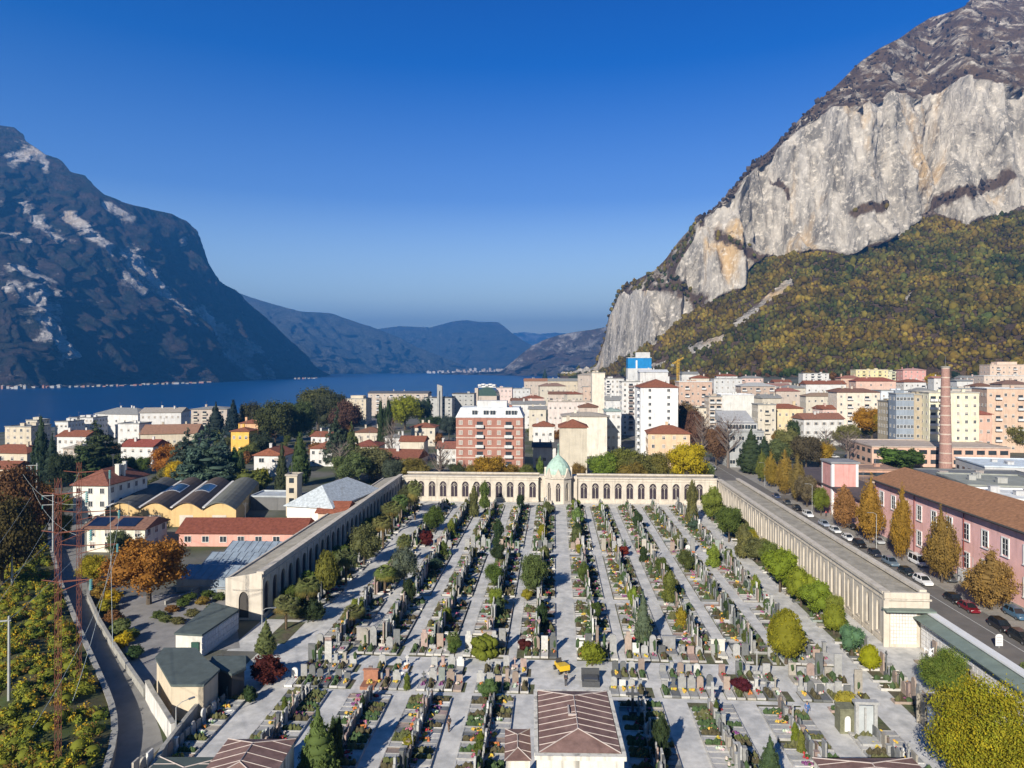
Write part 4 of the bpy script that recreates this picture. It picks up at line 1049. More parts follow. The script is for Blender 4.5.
def rgable(b,w,d,z,rise,ov=.6,along='x'):
    t=.22
    if along=='x':
        V=[(-ov,-ov,z),(w+ov,-ov,z),(w+ov,d+ov,z),(-ov,d+ov,z),(-ov,d/2,z+rise),(w+ov,d/2,z+rise)]
        F_=[(0,1,5,4),(2,3,4,5),(0,4,3),(1,2,5)]
    else:
        V=[(-ov,-ov,z),(w+ov,-ov,z),(w+ov,d+ov,z),(-ov,d+ov,z),(w/2,-ov,z+rise),(w/2,d+ov,z+rise)]
        F_=[(0,4,5,3),(1,2,5,4),(0,1,4),(2,3,5)]
    b.add(V,F_); b.add([(x,y,q-t) for x,y,q in V[:4]],[(3,2,1,0)]); b.add([(x,y,q) for x,y,q in V[:4]]+[(x,y,q-t) for x,y,q in V[:4]],[(0,4,5,1),(1,5,6,2),(2,6,7,3),(3,7,4,0)])
def rhip(b,w,d,z,rise,ov=.6):
    t=.22; i=min(w,d)/2
    if w>=d: R_=[(i,d/2,z+rise),(w-i,d/2,z+rise)]; F_=[(0,1,5,4),(2,3,4,5),(3,0,4),(1,2,5)]
    else: R_=[(w/2,i,z+rise),(w/2,d-i,z+rise)]; F_=[(0,4,5,3),(1,2,5,4),(0,1,4),(2,3,5)]
    V=[(-ov,-ov,z),(w+ov,-ov,z),(w+ov,d+ov,z),(-ov,d+ov,z)]+R_
    b.add(V,F_); b.add([(x,y,q-t) for x,y,q in V[:4]],[(3,2,1,0)]); b.add([(x,y,q) for x,y,q in V[:4]]+[(x,y,q-t) for x,y,q in V[:4]],[(0,4,5,1),(1,5,6,2),(2,6,7,3),(3,7,4,0)])
def B(label,px0,px1,yt,Z,depth,wall,roof=('flat',0,RG),nf=3,nc=4,yaw=-3.5,style='half',bal=(),side=True,balcol=None,name='house',cat='house',group=None,band=None,base=None,ww=1.1,wh=1.4,clut=2,sidebal=(),blank=False,pent=None):
    """front face seen between px0 and px1 at distance Z with its eaves at photograph height yt"""
    a=R(yaw); dx,dy=math.cos(a),math.sin(a); A=Vector((XZ(px0,Z),Z)); tB=(px1-CX)/F
    w=(tB*A.y-A.x)/(dx-tB*dy); H_=HT(yt,Z)
    cx_,cy_=A.x+dx*w/2-dy*depth/2,A.y+dy*w/2+dx*depth/2
    g=base if base is not None else ground(cx_,cy_)
    H=H_-g
    if H<2.6: H=2.6
    rnd=random.Random(hash((px0,yt))&0xffff)
    root=empty(name,(A.x,A.y,g),a,label,cat,group)
    b=MB(); b.box(0,w,0,depth,-3,H)
    if roof[0]=='gable':
        rs=roof[1]
        if len(roof)>3: b.add([(.01,0.001,H-.01),(w-.01,0.001,H-.01),(w/2,.001,H+rs-.25)],[(0,1,2)]); 
        else: b.add([(w-.001,0.01,H-.01),(w-.001,depth-.01,H-.01),(w-.001,depth/2,H+rs-.25)],[(0,1,2)]); b.add([(.001,0.01,H-.01),(.001,depth-.01,H-.01),(.001,depth/2,H+rs-.25)],[(0,2,1)])
    b.build('wall',M_WALL,root,wall)
    if band:
        b=MB()
        for f in range(1,nf): b.box(-.06,w+.06,-.06,depth+.06,f*H/nf-.25,f*H/nf+.2)
        b.build('floor_bands',M_WALL,root,band)
    b=MB()
    if roof[0]=='flat':
        b.box(-.25,w+.25,-.25,.1,H+.003,H+.5); b.box(-.25,.1,.101,depth+.25,H+.003,H+.5); b.box(w-.1,w+.25,.101,depth+.25,H+.003,H+.5); b.box(.101,w-.101,depth-.1,depth+.25,H+.003,H+.5); b.box(.101,w-.101,.101,depth-.101,H+.003,H+.12)
        ro=b.build('roof',M_FLAT,root,roof[2])
    elif roof[0]=='gable': rgable(b,w,depth,H,roof[1],along='y' if len(roof)>3 else 'x'); ro=b.build('roof',M_ROOF,root,roof[2])
    elif roof[0]=='hip': rhip(b,w,depth,H,roof[1]); ro=b.build('roof',M_ROOF,root,roof[2])
    elif roof[0]=='mansard':
        i=1.6; rs=roof[1]; b.add([(-.2,-.2,H),(w+.2,-.2,H),(w+.2,depth+.2,H),(-.2,depth+.2,H),(i,i,H+rs),(w-i,i,H+rs),(w-i,depth-i,H+rs),(i,depth-i,H+rs)],[(0,1,5,4),(1,2,6,5),(2,3,7,6),(3,0,4,7),(4,5,6,7)]); ro=b.build('roof',M_FLAT,root,roof[2])
    if pent:
        b=MB(); f0,f1,ph=pent; b.box(w*f0,w*f1,depth*.25,depth*.8,H+.13,H+ph); b.build('rooftop_storey',M_WALL,root,tuple(min(1,c*1.05) for c in wall))
    for i in range(clut):
        x=w*rnd.uniform(.15,.85); y=depth*rnd.uniform(.3,.7); rs=roof[1] if roof[0]!='flat' else 0
        b=MB(); cw_=rnd.uniform(.35,.6) if roof[0]!='flat' else rnd.uniform(.6,1.5); hh=rnd.uniform(1.0,1.6)+rs*(.9 if roof[0]!='flat' else 0)
        b.box(x-cw_,x+cw_,y-cw_*.7,y+cw_*.7,H-.1 if roof[0]!='flat' else H+.13,H+hh); b.box(x-cw_-.1,x+cw_+.1,y-cw_*.7-.1,y+cw_*.7+.1,H+hh+.003,H+hh+.14)
        b.build('chimney' if roof[0]!='flat' else 'roof_housing',M_WALL,ro,tuple(c*.9 for c in wall))
    if Z<620 and rnd.random()<.7:
        b=MB(); x=w*rnd.uniform(.2,.8); b.tube([(x,depth*.5,H),(x,depth*.5,H+3.6+roof[1])],.05,4); 
        for q in range(3): b.tube([(x-.7+q*.15,depth*.5,H+3.4+roof[1]-q*.3),(x+.7-q*.15,depth*.5,H+3.4+roof[1]-q*.3)],.035,3)
        b.build('aerial',M_METAL,root)
    if not blank:
        fh=H/nf; wh_=min(wh,fh*.55); nwin=0
        def face(n,L,tr,bl,nwin):
            for f in range(nf):
                z=f*fh+fh*.32
                for c in range(n):
                    if nwin>=96: return nwin
                    x=L*(c+.5)/n; st=style
                    if style=='half': st=rnd.choice(['half','half','open','closed'])
                    p,rz=tr(x)
                    if c in bl:
                        if f>0: put('balcony',balc_mesh(min(3.4,L/n*.86)),root,balcol or wall,loc=(p[0],p[1],f*fh+.1),rz=rz); nwin+=1
                        continue
                    put('window',win_mesh(ww,wh_,st),root,loc=(p[0],p[1],z),rz=rz); nwin+=1
            return nwin
        nwin=face(nc,w,lambda x:((x,-.022),0),bal,nwin)
        if side:
            ns=max(1,int(round(depth/(w/nc)))) if w/nc>2 else max(1,int(depth/3.2))
            ns=min(ns,5)
            vx=cx_/cy_
            if A.x/A.y< -.03 or px1<CX+20: face(ns,depth,lambda x:((w+.022,x),PI/2),sidebal,nwin)
            else: face(ns,depth,lambda x:((-.022,depth-x),-PI/2),sidebal,nwin)
    root['_w']=w; root['_h']=H
    return root
AB=dict(name='apartment_block',cat='apartment block'); HS=dict(name='house',cat='house')
# left part of the town
B('beige blank-sided apartment block at the left edge above terracotta roofs',5,31,427,350,14,BGE,nf=4,nc=4,**AB)
B('small white rooftop block behind the beige block at the left edge',26,37,420.5,395,10,CRM,nf=5,nc=2,**AB)
B('low house with orange-red hipped roof at the left edge',-22,27,452,275,13,BGE,('hip',2.6,RT),nf=2,nc=5,yaw=-8,**HS)
B('second low terracotta roof in front of it at the left edge',-30,12,468,238,10,BGE,('gable',2,RT),nf=1,nc=4,**HS)
B('white flat-roofed house left of the red roof with three windows',55,68,422,405,14,WH,nf=3,nc=3,**HS)
B('white block with stacked balconies behind the red roof at left',69,77,418,430,12,WH,nf=5,nc=2,bal=(1,),**AB)
B('white narrow block right of the stacked balconies at left',80,93,418,425,14,WH,nf=4,nc=3,bal=(0,),**AB)
B('white house with long red roof behind the big cedar at left',57,86,436,330,12,WH,('gable',2.4,RT),nf=2,nc=5,**HS)
B('peach house partly hidden behind the left cedar',63,79,448,300,10,PCH,('hip',1.2,RBG),nf=2,nc=3,**HS)
B('grey-roofed white villa by the lake shore',95,138,413.5,455,18,WH,('hip',3.6,RG),nf=2,nc=5,yaw=-14,clut=3,**HS)
B('small bluish white house below the grey-roofed villa',118,139,424,385,12,WH,nf=2,nc=3,**HS)
B('long three-storey white building with pale gable roof by the lake',140,181,412.5,430,17,WH,('gable',2.6,RBG),nf=3,nc=7,yaw=8,style='closed',**AB)
B('long low building with faded terracotta roof below the white building',140,196,434,370,22,BGE,('gable',4.2,(.30,.17,.11)),nf=1,nc=9,yaw=12,**HS)
B('dark red roofed house with one white wall panel',121,153,446,305,12,WH,('gable',2.6,(.24,.07,.05)),nf=2,nc=4,yaw=-6,**HS)
B('beige flat-roofed apartment block behind the dark conifer by the lake',191,227,409,480,18,PCH,('hip',1.5,RG),nf=4,nc=4,bal=(0,1),balcol=CRM,yaw=4,**AB)
B('yellow house with red roof among the trees at left',231,249,431,338,10,YEL,('hip',1.6,RT),nf=2,nc=3,**HS)
B('orange house with red roof behind the yellow one',240,258,423,372,10,ORG,('hip',1.8,RT),nf=2,nc=3,**HS)
B('white gabled house with two dark windows right of the blue-green cedar',254,284,455,268,12,WH,('gable',2.7,RT,'y'),nf=2,nc=2,ww=1.9,wh=1.6,clut=1,**HS)
B('small white house with red hipped roof near the leafy trees',310,337,448,296,11,WH,('hip',2.4,RT),nf=2,nc=4,**HS)
B('white wall and red roof peeping between the conifers',311,329,436,348,12,WH,('gable',2,RT),nf=2,nc=3,yaw=-12,**HS)
B('beige tower block with shaded right side by the lake',345,366,399,520,16,BGE,('flat',0,RG),nf=7,nc=3,blank=False,pent=(.2,.8,2.4),**AB)
B('white and red house below the beige tower block',355,381,432,362,12,CRM,('hip',2.2,RB),nf=2,nc=3,**HS)
B('long white house with large brown-red roof behind the arcade corner',368,417,458,262,13,WH,('gable',3.0,(.19,.075,.05)),nf=2,nc=6,yaw=-10,clut=2,**HS)
B('dark red roof left of the long brown-red roof',352,378,446,290,12,CRM,('hip',2.2,(.2,.07,.05)),nf=1,nc=3,**HS)
B('small white house with grey roof between the trees',385,404,437,330,10,WH,('hip',1,RG),nf=2,nc=3,**HS)
B('cream apartment building with long row of balconies near the lake',368,428,393,640,18,PCH,('gable',1.6,(.13,.13,.14)),nf=5,nc=9,bal=(1,3,5,7),balcol=WH,**AB)
B('low house with red hipped roof and chimney below the grey complex',411,435,427,372,12,CRM,('hip',2,RT),nf=2,nc=3,**HS)
B('red roofed house left of the brick apartment block',437,457,448,302,12,WH,('gable',2.4,(.25,.10,.07)),nf=2,nc=3,**HS)
B('second red roof row behind the long brown-red roof',400,424,441,310,10,CRM,('gable',2.0,RT),nf=1,nc=4,**HS)
# grey concrete complex
B('grey concrete building with stepped facade and small square windows',424,452,398,560,16,GRY,('flat',0,RDK),nf=6,nc=5,ww=1.5,wh=1.1,style='open',clut=2,**AB)
B('grey concrete wing right of the stepped facade',452,474,394,575,16,GRY,('flat',0,RDK),nf=6,nc=4,ww=1.3,wh=1.0,style='open',clut=1,**AB)
tw=empty('stair_tower',(XZ(441,566),566-9,ground(XZ(441,566),560)),0,'slim grey concrete tower with pointed head between the concrete buildings','tower')
b=MB(); h_=HT(386,557)-ground(XZ(441,566),560); b.box(-2.0,2.0,-2,2.0,-2,h_-3); b.prism([(-2.0,-2),(2.0,-2),(2.0,2.0),(-2.0,2.0)],h_-2.99,[h_+1.4,h_,h_,h_+1.4]); b.build('wall',M_WALL,tw,(.36,.355,.34))
b=MB(); b.box(-.4,.4,-2.06,-2.01,3,h_-4); b.build('window_strip',M_GLASS,tw)
ar=empty('arched_hall',(XZ(487,620),612,ground(XZ(487,620),620)),R(-8),'building with dark barrel-vaulted glass roof and white canopy on top','hall')
b=MB(); gh=ground(XZ(487,620),620); hh=HT(396,612)-gh; b.box(-9,9,0,18,-2,hh); b.box(-10.5,-7.6,-1,3,-2,hh+7); b.build('wall',M_WALL,ar,PCH)
b=MB(); 
for k in range(10):
    a0,a1=PI*k/10,PI*(k+1)/10; b.prism([(9*math.cos(a1),0.2),(9*math.cos(a0),0.2),(9*math.cos(a0),17),(9*math.cos(a1),17)],hh+.01,[hh+.02+8*math.sin(a1),hh+.02+8*math.sin(a0),hh+.02+8*math.sin(a0),hh+.02+8*math.sin(a1)])
b.build('vault',mat('dark_green_glass',(.05,.09,.08),rough=.25),ar)
b=MB()
for k in range(5): b.box(-8+k*3.2,-5.2+k*3.2,.5,8,hh+9+(k%2)*.6,hh+10.2+(k%2)*.6)
b.box(-8,8,2,6,hh+7.5,hh+8.99); b.build('canopy',M_WHITE,ar)
# brick apartment block
bk=B('red brick apartment block with white bands, balconies and pale mansard storey',456,523,417.5,266,15,BRK,('mansard',3.8,(.55,.58,.60)),nf=6,nc=7,bal=(2,5),balcol=LGY,band=(.5,.40,.34),ww=1.3,style='closed',clut=2,yaw=-3.5,**AB)
w_,h_=bk['_w'],bk['_h']
for k,x in enumerate([w_*.28,w_*.45,w_*.55,w_*.78,w_*.87]): put('dormer',win_mesh(2.0,1.8,'open'),bk,loc=(x,.35,h_+.9))
b=MB(); b.box(w_*.3,w_*.75,4,10,h_+3.8,h_+6.2); b.build('rooftop_storey',M_WALL,bk,LGY)
# middle cluster
B('pink-white low block at the lake side right of the arched hall',496,512,388,700,14,(.62,.50,.46),nf=4,nc=4,**AB)
B('white block behind the brick apartment block',513,530,389,690,14,LGY,nf=4,nc=4,**AB)
B('orange-roofed old houses near the shore left of white towers',524,548,381,820,16,PCH,('gable',3,(.33,.17,.1)),nf=3,nc=5,**HS)
B('pale house with brown hipped roof near the shore',540,566,386,700,16,CRM,('hip',3,(.26,.17,.13)),nf=3,nc=5,yaw=4,**HS)
B('cream house with grey gable roof behind the brown hipped roof',548,578,381,790,16,BGE,('gable',3,RG),nf=3,nc=5,**HS)
B('ochre square house beside the pale narrow tower',578,597,375,760,14,PCH,('hip',2,RBG),nf=4,nc=3,**AB)
B('low beige house with peach wall next to the narrow tower',583,600,387,600,12,(.52,.40,.32),nf=4,nc=3,bal=(1,),**AB)
B('long pinkish building with rows of small windows in the town centre',548,592,402,455,14,(.60,.53,.49),('flat',0,RBG),nf=3,nc=9,clut=4,**AB)
B('white house behind the brick block with grey roof',512,545,404,480,14,WH,('gable',2,RG),nf=3,nc=5,clut=3,**HS)
B('white narrow block right of the brick block',529,546,409,400,12,CRM,('gable',1.5,RG),nf=3,nc=2,**HS)
B('small house with terracotta roof behind the chapel spire',533,554,426,338,10,WH,('hip',2.2,RT),nf=2,nc=3,**HS)
B('low white house with dark roof in the shade behind the arcade',533,556,447,292,10,WH,('gable',1.6,RDK),nf=1,nc=3,**HS)
B('beige windowless tower with red hipped roof right behind the domed chapel',559.5,587,427,268,13,(.50,.45,.36),('hip',2.6,RT),nf=6,nc=1,blank=True,clut=1,yaw=-3.5,**AB)
B('large pale block with grey roof behind the beige tower',562,607,416,330,16,(.66,.61,.52),('hip',1.6,RBG),nf=4,nc=5,blank=True,clut=1,**AB)
B('pale glazed building in the shade with green-grey roof',606,621,411,345,18,LGY,('hip',1,(.3,.38,.34)),nf=4,nc=3,**AB)
B('tall narrow cream tower with blank side wall',592,605,373,500,16,(.66,.60,.50),nf=11,nc=1,blank=True,clut=2,**AB)
B('white tower block with stacked dark balconies beside the cream tower',606,624,379,470,16,WH,nf=10,nc=4,bal=(0,3),clut=3,**AB)
B('white slab block with chequered brown panels',622,640,382,430,18,WH,nf=10,nc=3,bal=(1,),clut=3,balcol=(.25,.2,.18),**AB)
B('tallest white tower block with red hipped roof in the town centre',640.5,678,387,330,22,(.66,.66,.66),('hip',3.6,RT),nf=10,nc=2,ww=1.2,wh=1.3,style='open',yaw=-3.5,sidebal=(1,3),clut=1,**AB)
B('orange-beige house with red hipped roof below the white tower',648,690,433,290,13,(.62,.45,.30),('hip',2.9,RT),nf=4,nc=4,ww=1.1,yaw=-7,clut=1,**HS)
B('wide peach apartment block with flat roof right of white tower',679,712,382,480,16,(.50,.36,.28),('flat',0,LGY),nf=6,nc=6,bal=(1,4),balcol=WH,clut=4,**AB)
B('beige block with dark roof line below the peach block',684,708,408,400,14,CRM,('flat',0,RDK),nf=4,nc=4,**AB)
B('slim apartment tower with a stack of rounded balconies',709,722,397,392,12,(.5,.42,.34),nf=7,nc=2,bal=(0,1),balcol=LGY,**AB)
B('large blank white wall block in the middle right',721,754,395,432,16,(.62,.61,.57),('flat',0,RWH),nf=4,nc=4,blank=True,clut=1,**AB)
B('brown and beige apartment block with grey hipped roof',741,775,386,520,16,(.42,.33,.27),('hip',2.6,(.4,.4,.39)),nf=6,nc=5,bal=(0,2,4),balcol=WH,**AB)
B('white flat-roofed block at the foot of the wooded slope',714,742,379,600,14,LGY,nf=5,nc=5,clut=4,**AB)
md=B('modern grey building with sloping glazed terraces right of bare trees',728,764,432,292,26,(.34,.35,.35),('flat',0,(.30,.31,.31)),nf=3,nc=4,ww=2.2,wh=1.6,style='open',clut=1,name='office_building',cat='office building')
w_,h_=md['_w'],md['_h']
b=MB(); b.box(1,w_-1,6,25,h_+.13,h_+3.2); b.prism([(0.5,12),(w_-.5,12),(w_-.5,26),(.5,26)],h_+3.21,[h_+3.6,h_+3.6,h_+7.5,h_+7.5]); b.build('upper_storey',M_WALL,md,(.38,.38,.38))
for k in range(5): put('window',win_mesh(2.2,1.8,'open'),md,loc=(2.2+k*(w_-4)/4.3,5.97,h_+.8))
B('cream house with balconies right of the modern grey building',758,776,405,385,12,CRM,nf=4,nc=3,bal=(1,),**AB)
B('cream and yellow house with orange hipped roof near the round tree',770,803,408,392,12,(.64,.52,.33),('hip',2.2,RT),nf=3,nc=5,**HS)
B('small red roofed house uphill of the white country house',776,800,391,520,12,PCH,('hip',2.4,(.3,.13,.1)),nf=3,nc=3,**HS)
B('small white house with pinkish roof on the hillside at right',762,790,386,600,12,WH,('gable',2.4,(.3,.17,.14)),nf=2,nc=4,**HS)
B('white block of flats high on the slope at right',803,829,373.5,690,13,WH,nf=4,nc=4,bal=(1,2),clut=1,**AB)
B('white country house with brown-red roof and side terrace',804,844,419,372,13,WH,('gable',2.8,(.25,.12,.08)),nf=3,nc=5,yaw=5,clut=2,style='shut',**HS)
B('long low house with red roof behind the white country house',806,846,384,560,13,WH,('gable',2.8,RT),nf=2,nc=6,**HS)
B('beige row house with brown roof left of the cream flats',806,838,396,480,12,CRM,('hip',2.2,(.28,.2,.14)),nf=3,nc=5,**HS)
B('cream apartment building with stacked balconies and wide brown eaves',837,880,392,430,14,(.66,.58,.48),('hip',2.2,(.2,.11,.08)),nf=5,nc=5,bal=(1,3),balcol=WH,clut=2,**AB)
B('red hipped roof house above the cream apartment building',856,896,381,560,14,(.6,.42,.34),('hip',3.0,(.27,.09,.06)),nf=3,nc=4,**HS)
B('orange-brown villa left of the red hipped roof',841,862,378,600,12,(.58,.40,.30),('hip',2.2,(.3,.14,.1)),nf=3,nc=3,**HS)
B('bluish white flat-roofed block behind the balconied cream building',881,908,391,450,12,(.6,.64,.68),nf=4,nc=5,bal=(2,),**AB)
B('yellow apartment block on the slope at right',856,888,370,680,13,(.68,.60,.34),('flat',0,CRM),nf=4,nc=6,bal=(1,4),clut=3,**AB)
B('pale green block of flats between yellow and pink ones',886,906,371.5,690,13,(.58,.58,.42),nf=4,nc=4,bal=(1,),clut=2,**AB)
B('pink block of flats on the slope at right',903,926,370,670,13,(.62,.34,.30),('hip',1.6,(.5,.3,.26)),nf=4,nc=4,clut=2,**AB)
B('small white house above the brick chimney',934,946,378,600,10,WH,('gable',1.6,(.4,.2,.15)),nf=2,nc=2,**HS)
B('tiny white house right of the chimney top',957,973,381,560,10,WH,('gable',1.5,RG),nf=2,nc=3,**HS)
B('beige terraced flats on the hillside at the right edge',990,1040,365,640,16,(.62,.48,.38),('flat',0,PCH),nf=5,nc=9,bal=(1,4,7),balcol=WH,clut=4,pent=(.2,.6,3),**AB)
B('lower row of beige and white terraces at the right edge',984,1030,376,560,14,(.60,.50,.42),('flat',0,LGY),nf=4,nc=8,bal=(2,5),clut=3,**AB)
B('dark-roofed house below the hillside terraces',1002,1030,384,500,14,(.45,.36,.3),('hip',2.8,(.2,.12,.09)),nf=2,nc=4,**HS)
B('long flat-roofed beige block with dark ribbon windows right of the chimney',952,990,389,400,14,(.52,.46,.40),('flat',0,(.2,.24,.27)),nf=5,nc=7,ww=1.8,**AB)
B('orange-beige apartment building with grey roof at the right edge',987,1032,389,345,16,(.55,.40,.30),('flat',0,(.45,.46,.48)),nf=6,nc=6,bal=(1,4),balcol=LGY,clut=1,yaw=-10,**AB)
B('peach house with red hipped roof in front of the orange-beige building',970,992,414,318,12,(.55,.36,.28),('hip',2,(.28,.1,.07)),nf=4,nc=3,**HS)
# cream modern block on a pink podium
pod_g=0
pd=B('pink podium car park with dark openings under the cream modern block',872,1010,447,296,30,(.60,.40,.31),('flat',0,(.42,.35,.30)),nf=2,nc=12,ww=3.2,wh=1.8,style='bare',yaw=-6,name='car_park',cat='car park',clut=0)
M1=B('cream modern apartment block with white wrap-around balconies behind the brick chimney',929,979,393,318,16,(.66,.62,.46),('flat',0,(.38,.36,.32)),nf=6,nc=6,bal=(0,1),balcol=WH,clut=2,yaw=-6,base=8,**AB)
B('blue-grey wing of the cream modern block',896,914,394,326,8,(.25,.29,.34),('flat',0,(.3,.3,.29)),nf=5,nc=5,style='open',yaw=-6,base=8,**AB)
B('tan middle wing between the blue-grey and cream wings',914,930,395,325,8,(.40,.34,.25),('flat',0,(.3,.3,.29)),nf=5,nc=2,style='open',base=8,**AB)
B('tan side wing with balconies at the left end of modern block',891,897,402,338,14,(.42,.36,.26),('flat',0,(.3,.3,.29)),nf=5,nc=1,bal=(0,),balcol=CRM,base=8,**AB)
cz=282; ck=empty('brick_chimney',(XZ(945.5,cz),cz,0),0,'tall tapering red brick factory chimney with pale bands','chimney')
b=MB(); topz=HT(367.5,cz); n=11; b.cur=0
for k in range(n):
    r0=2.45-(2.45-1.5)*k/n; r1=2.45-(2.45-1.5)*(k+1)/n; z0=topz*k/n; z1=topz*(k+1)/n
    b.cyl(0,0,z0,z1-.5,r0,r1,20,0); b.cyl(0,0,z1-.499,z1-.001,r1+.05,r1+.03,20,1)
b.build('shaft',[mat('chimney_brick',(.34,.20,.165),var=.3,scale=2,bump=.04,bscale=6),mat('chimney_bands',(.5,.40,.33),var=.2)],ck)
b=MB(); b.cyl(0,0,topz,topz+.5,1.75,1.75,20); b.build('rim',M_CONC,ck)
b=MB(); b.tube([(0,0,topz+.5),(0,0,topz+4.5)],.07,5); b.build('lightning_rod',M_METAL,ck)
# scaffolded blue tower, crane
bt=B('tall building wrapped in bright blue sheeting on the skyline',628,651.5,358,600,14,(.02,.21,.48),('flat',0,LGY),nf=12,nc=3,blank=True,clut=0,name='wrapped_building',cat='tower block')
b=MB(); w_,h_=bt['_w'],bt['_h']; b.box(w_*.35,w_*.95,2,9,h_+.51,h_+5); b.box(-.3,w_+.3,-.6,14.3,-2,h_-9); b.build('rooftop_plant',M_WALL,bt,LGY)
b=MB(); b.box(w_*.33,w_*.40,-.1,-.02,h_-9,h_-2); b.build('sheet_gap',M_WHITE,bt)
B('long white curved-roof building below the blue tower',640,668,372,560,16,WH,('gable',2,RWH),nf=3,nc=6,**AB)
cr=empty('tower_crane',(XZ(678,640),640,ground(XZ(678,640),640)),R(20),'yellow tower crane against the wooded slope','crane')
g_=ground(XZ(678,640),640); h_=HT(362,640)-g_
def lattice(b,p,q,s,n,r=.12):
    p=Vector(p);q=Vector(q); d=(q-p).normalized(); a=d.cross(Vector((0,0,1)) if abs(d.z)<.9 else Vector((1,0,0))).normalized()*s; c=d.cross(a).normalized()*s
    for sx,sy in ((1,1),(1,-1),(-1,1),(-1,-1)): b.tube([p+a*sx+c*sy,q+a*sx+c*sy],r,4)
    for i in range(n):
        m0=p+(q-p)*i/n; m1=p+(q-p)*(i+1)/n; k=1 if i%2 else -1
        for sg in (1,-1): b.tube([m0+a*k+c*sg,m1-a*k+c*sg],r*.6,3); b.tube([m0+a*sg+c*k,m1+a*sg-c*k],r*.6,3)
M_YC=mat('crane_yellow',(.65,.40,.05),var=.15)
b=MB(); lattice(b,(0,0,0),(0,0,h_),.8,16,.16); b.build('mast',M_YC,cr)
b=MB(); lattice(b,(-6,0,h_-2),(6,0,h_+4),.5,6,.14); b.tube([(0,0,h_),(0,0,h_+3)],.3,4); b.build('jib',M_YC,cr)
b=MB(); b.box(-7,-5,-1,1,h_-4,h_-2); b.build('counterweight',M_CONC,cr)
# background infill houses on the right slope and centre, each its own
rr=random.Random(5); 
fill=[(690,372,650),(700,376,560),(727,374,700),(752,376,690),(783,380,640),(795,386,560),(832,381,640),(846,389,520),(870,392,470),(885,383,600),(915,380,560),(926,389,480),(975,376,640),(985,384,520),(1015,392,430),(560,392,620),(534,396,560),(520,399,540),(505,404,520),(575,392,560),(588,405,400),(613,398,400),(585,418,380),(665,398,450),(745,402,480),(705,388,600),(772,396,450),(830,407,430),(905,400,420),(925,379,700)]
words=['first','second','third','fourth','fifth','sixth','seventh','eighth','ninth','tenth','eleventh','twelfth','thirteenth','fourteenth','fifteenth','sixteenth','seventeenth','eighteenth','nineteenth','twentieth']
fill.sort()
cntw=defaultdict(int)
for i,(x,y,Z) in enumerate(fill):
    wc,wn=rr.choice([(WH,'white'),(CRM,'cream'),(PCH,'peach'),(LGY,'pale grey'),((.62,.46,.40),'pinkish')]); rc,rn=rr.choice([(RT,'red-roofed'),(RB,'brown-roofed'),(RG,'grey-roofed'),(RT,'red-roofed')])
    wpx=rr.uniform(14,24); part='centre' if x<700 else 'right hillside'; key=(wn,rn,part); cntw[key]+=1
    B(f'{wn} {rn} house in the {part}, {words[cntw[key]-1]} such from the left',x-wpx/2,x+wpx/2,y+2,Z,12,wc,(rr.choice(['hip','gable']),2.2,rc),nf=3,nc=4,yaw=rr.uniform(-10,10),group='small houses filling the town',bal=(rr.randrange(4),),**HS)
# houses along the far shores
rr=random.Random(9)
def tiny(px,py,Zk,wpx,hpx,lab,grp,i):
    Z=(CH+10)*F/(py-HY)-Zk; x=XZ(px,Z); w=wpx*Z/F; h=hpx*Z/F
    r=empty('lakeside_house',(x,Z,-9.6),rr.uniform(-.2,.2),lab,'house',grp)
    wc=rr.choice([(.4,.4,.39),(.36,.33,.27),(.3,.25,.2),(.3,.3,.3),(.35,.2,.17)])
    b=MB(); b.box(-w/2,w/2,0,w,-3,h); b.build('wall',M_WALL,r,wc)
    b=MB(); rhip(b,w,w,h,h*.35,.5); b.v=[(x_-w/2,y_,z_) for x_,y_,z_ in b.v]; b.build('roof',M_ROOF,r,rr.choice([RT,RB,RG,RBG]))
for i in range(46):
    px=2+i*4.6+rr.uniform(-1.5,1.5)
    if px>212: break
    tiny(px,interp(baseL,px)+rr.uniform(.3,.9),0,rr.uniform(1.8,5) if px<150 else rr.uniform(2,5),rr.uniform(1.4,3.2) if px<60 else rr.uniform(.7,1.7),f'{ORD(i+1)} small house from the left on the far shore below the dark mountain','houses along the far shore',i)
for i in range(8): tiny(296+i*3+rr.uniform(-1,1),379.2-i*.1,0,rr.uniform(1.5,3),rr.uniform(.7,1.3),f'{ORD(i+1)} tiny house from the left on the point ending the dark mountain','houses on the point of the dark mountain',i)
for i in range(44):
    px=426+i*2.35+rr.uniform(-.9,.9); Z=rr.uniform(6600,7400); 
    r=empty('lakeside_house',(XZ(px,Z),Z,-9+rr.uniform(0,30)*(1 if px>455 else .3)),0,f'{ORD(i+1)} tiny pale house from the left in the village across the lake','house','village across the lake'); w=rr.uniform(12,28); h=rr.uniform(9,22)
    b=MB(); b.box(-w/2,w/2,0,w,-12,h); b.build('wall',M_WALL,r,rr.choice([WH,WH,CRM,PCH])); b=MB(); rhip(b,w,w,h,4,.5); b.v=[(x_-w/2,y_,z_) for x_,y_,z_ in b.v]; b.build('roof',M_ROOF,r,rr.choice([RT,RB,RBG]))
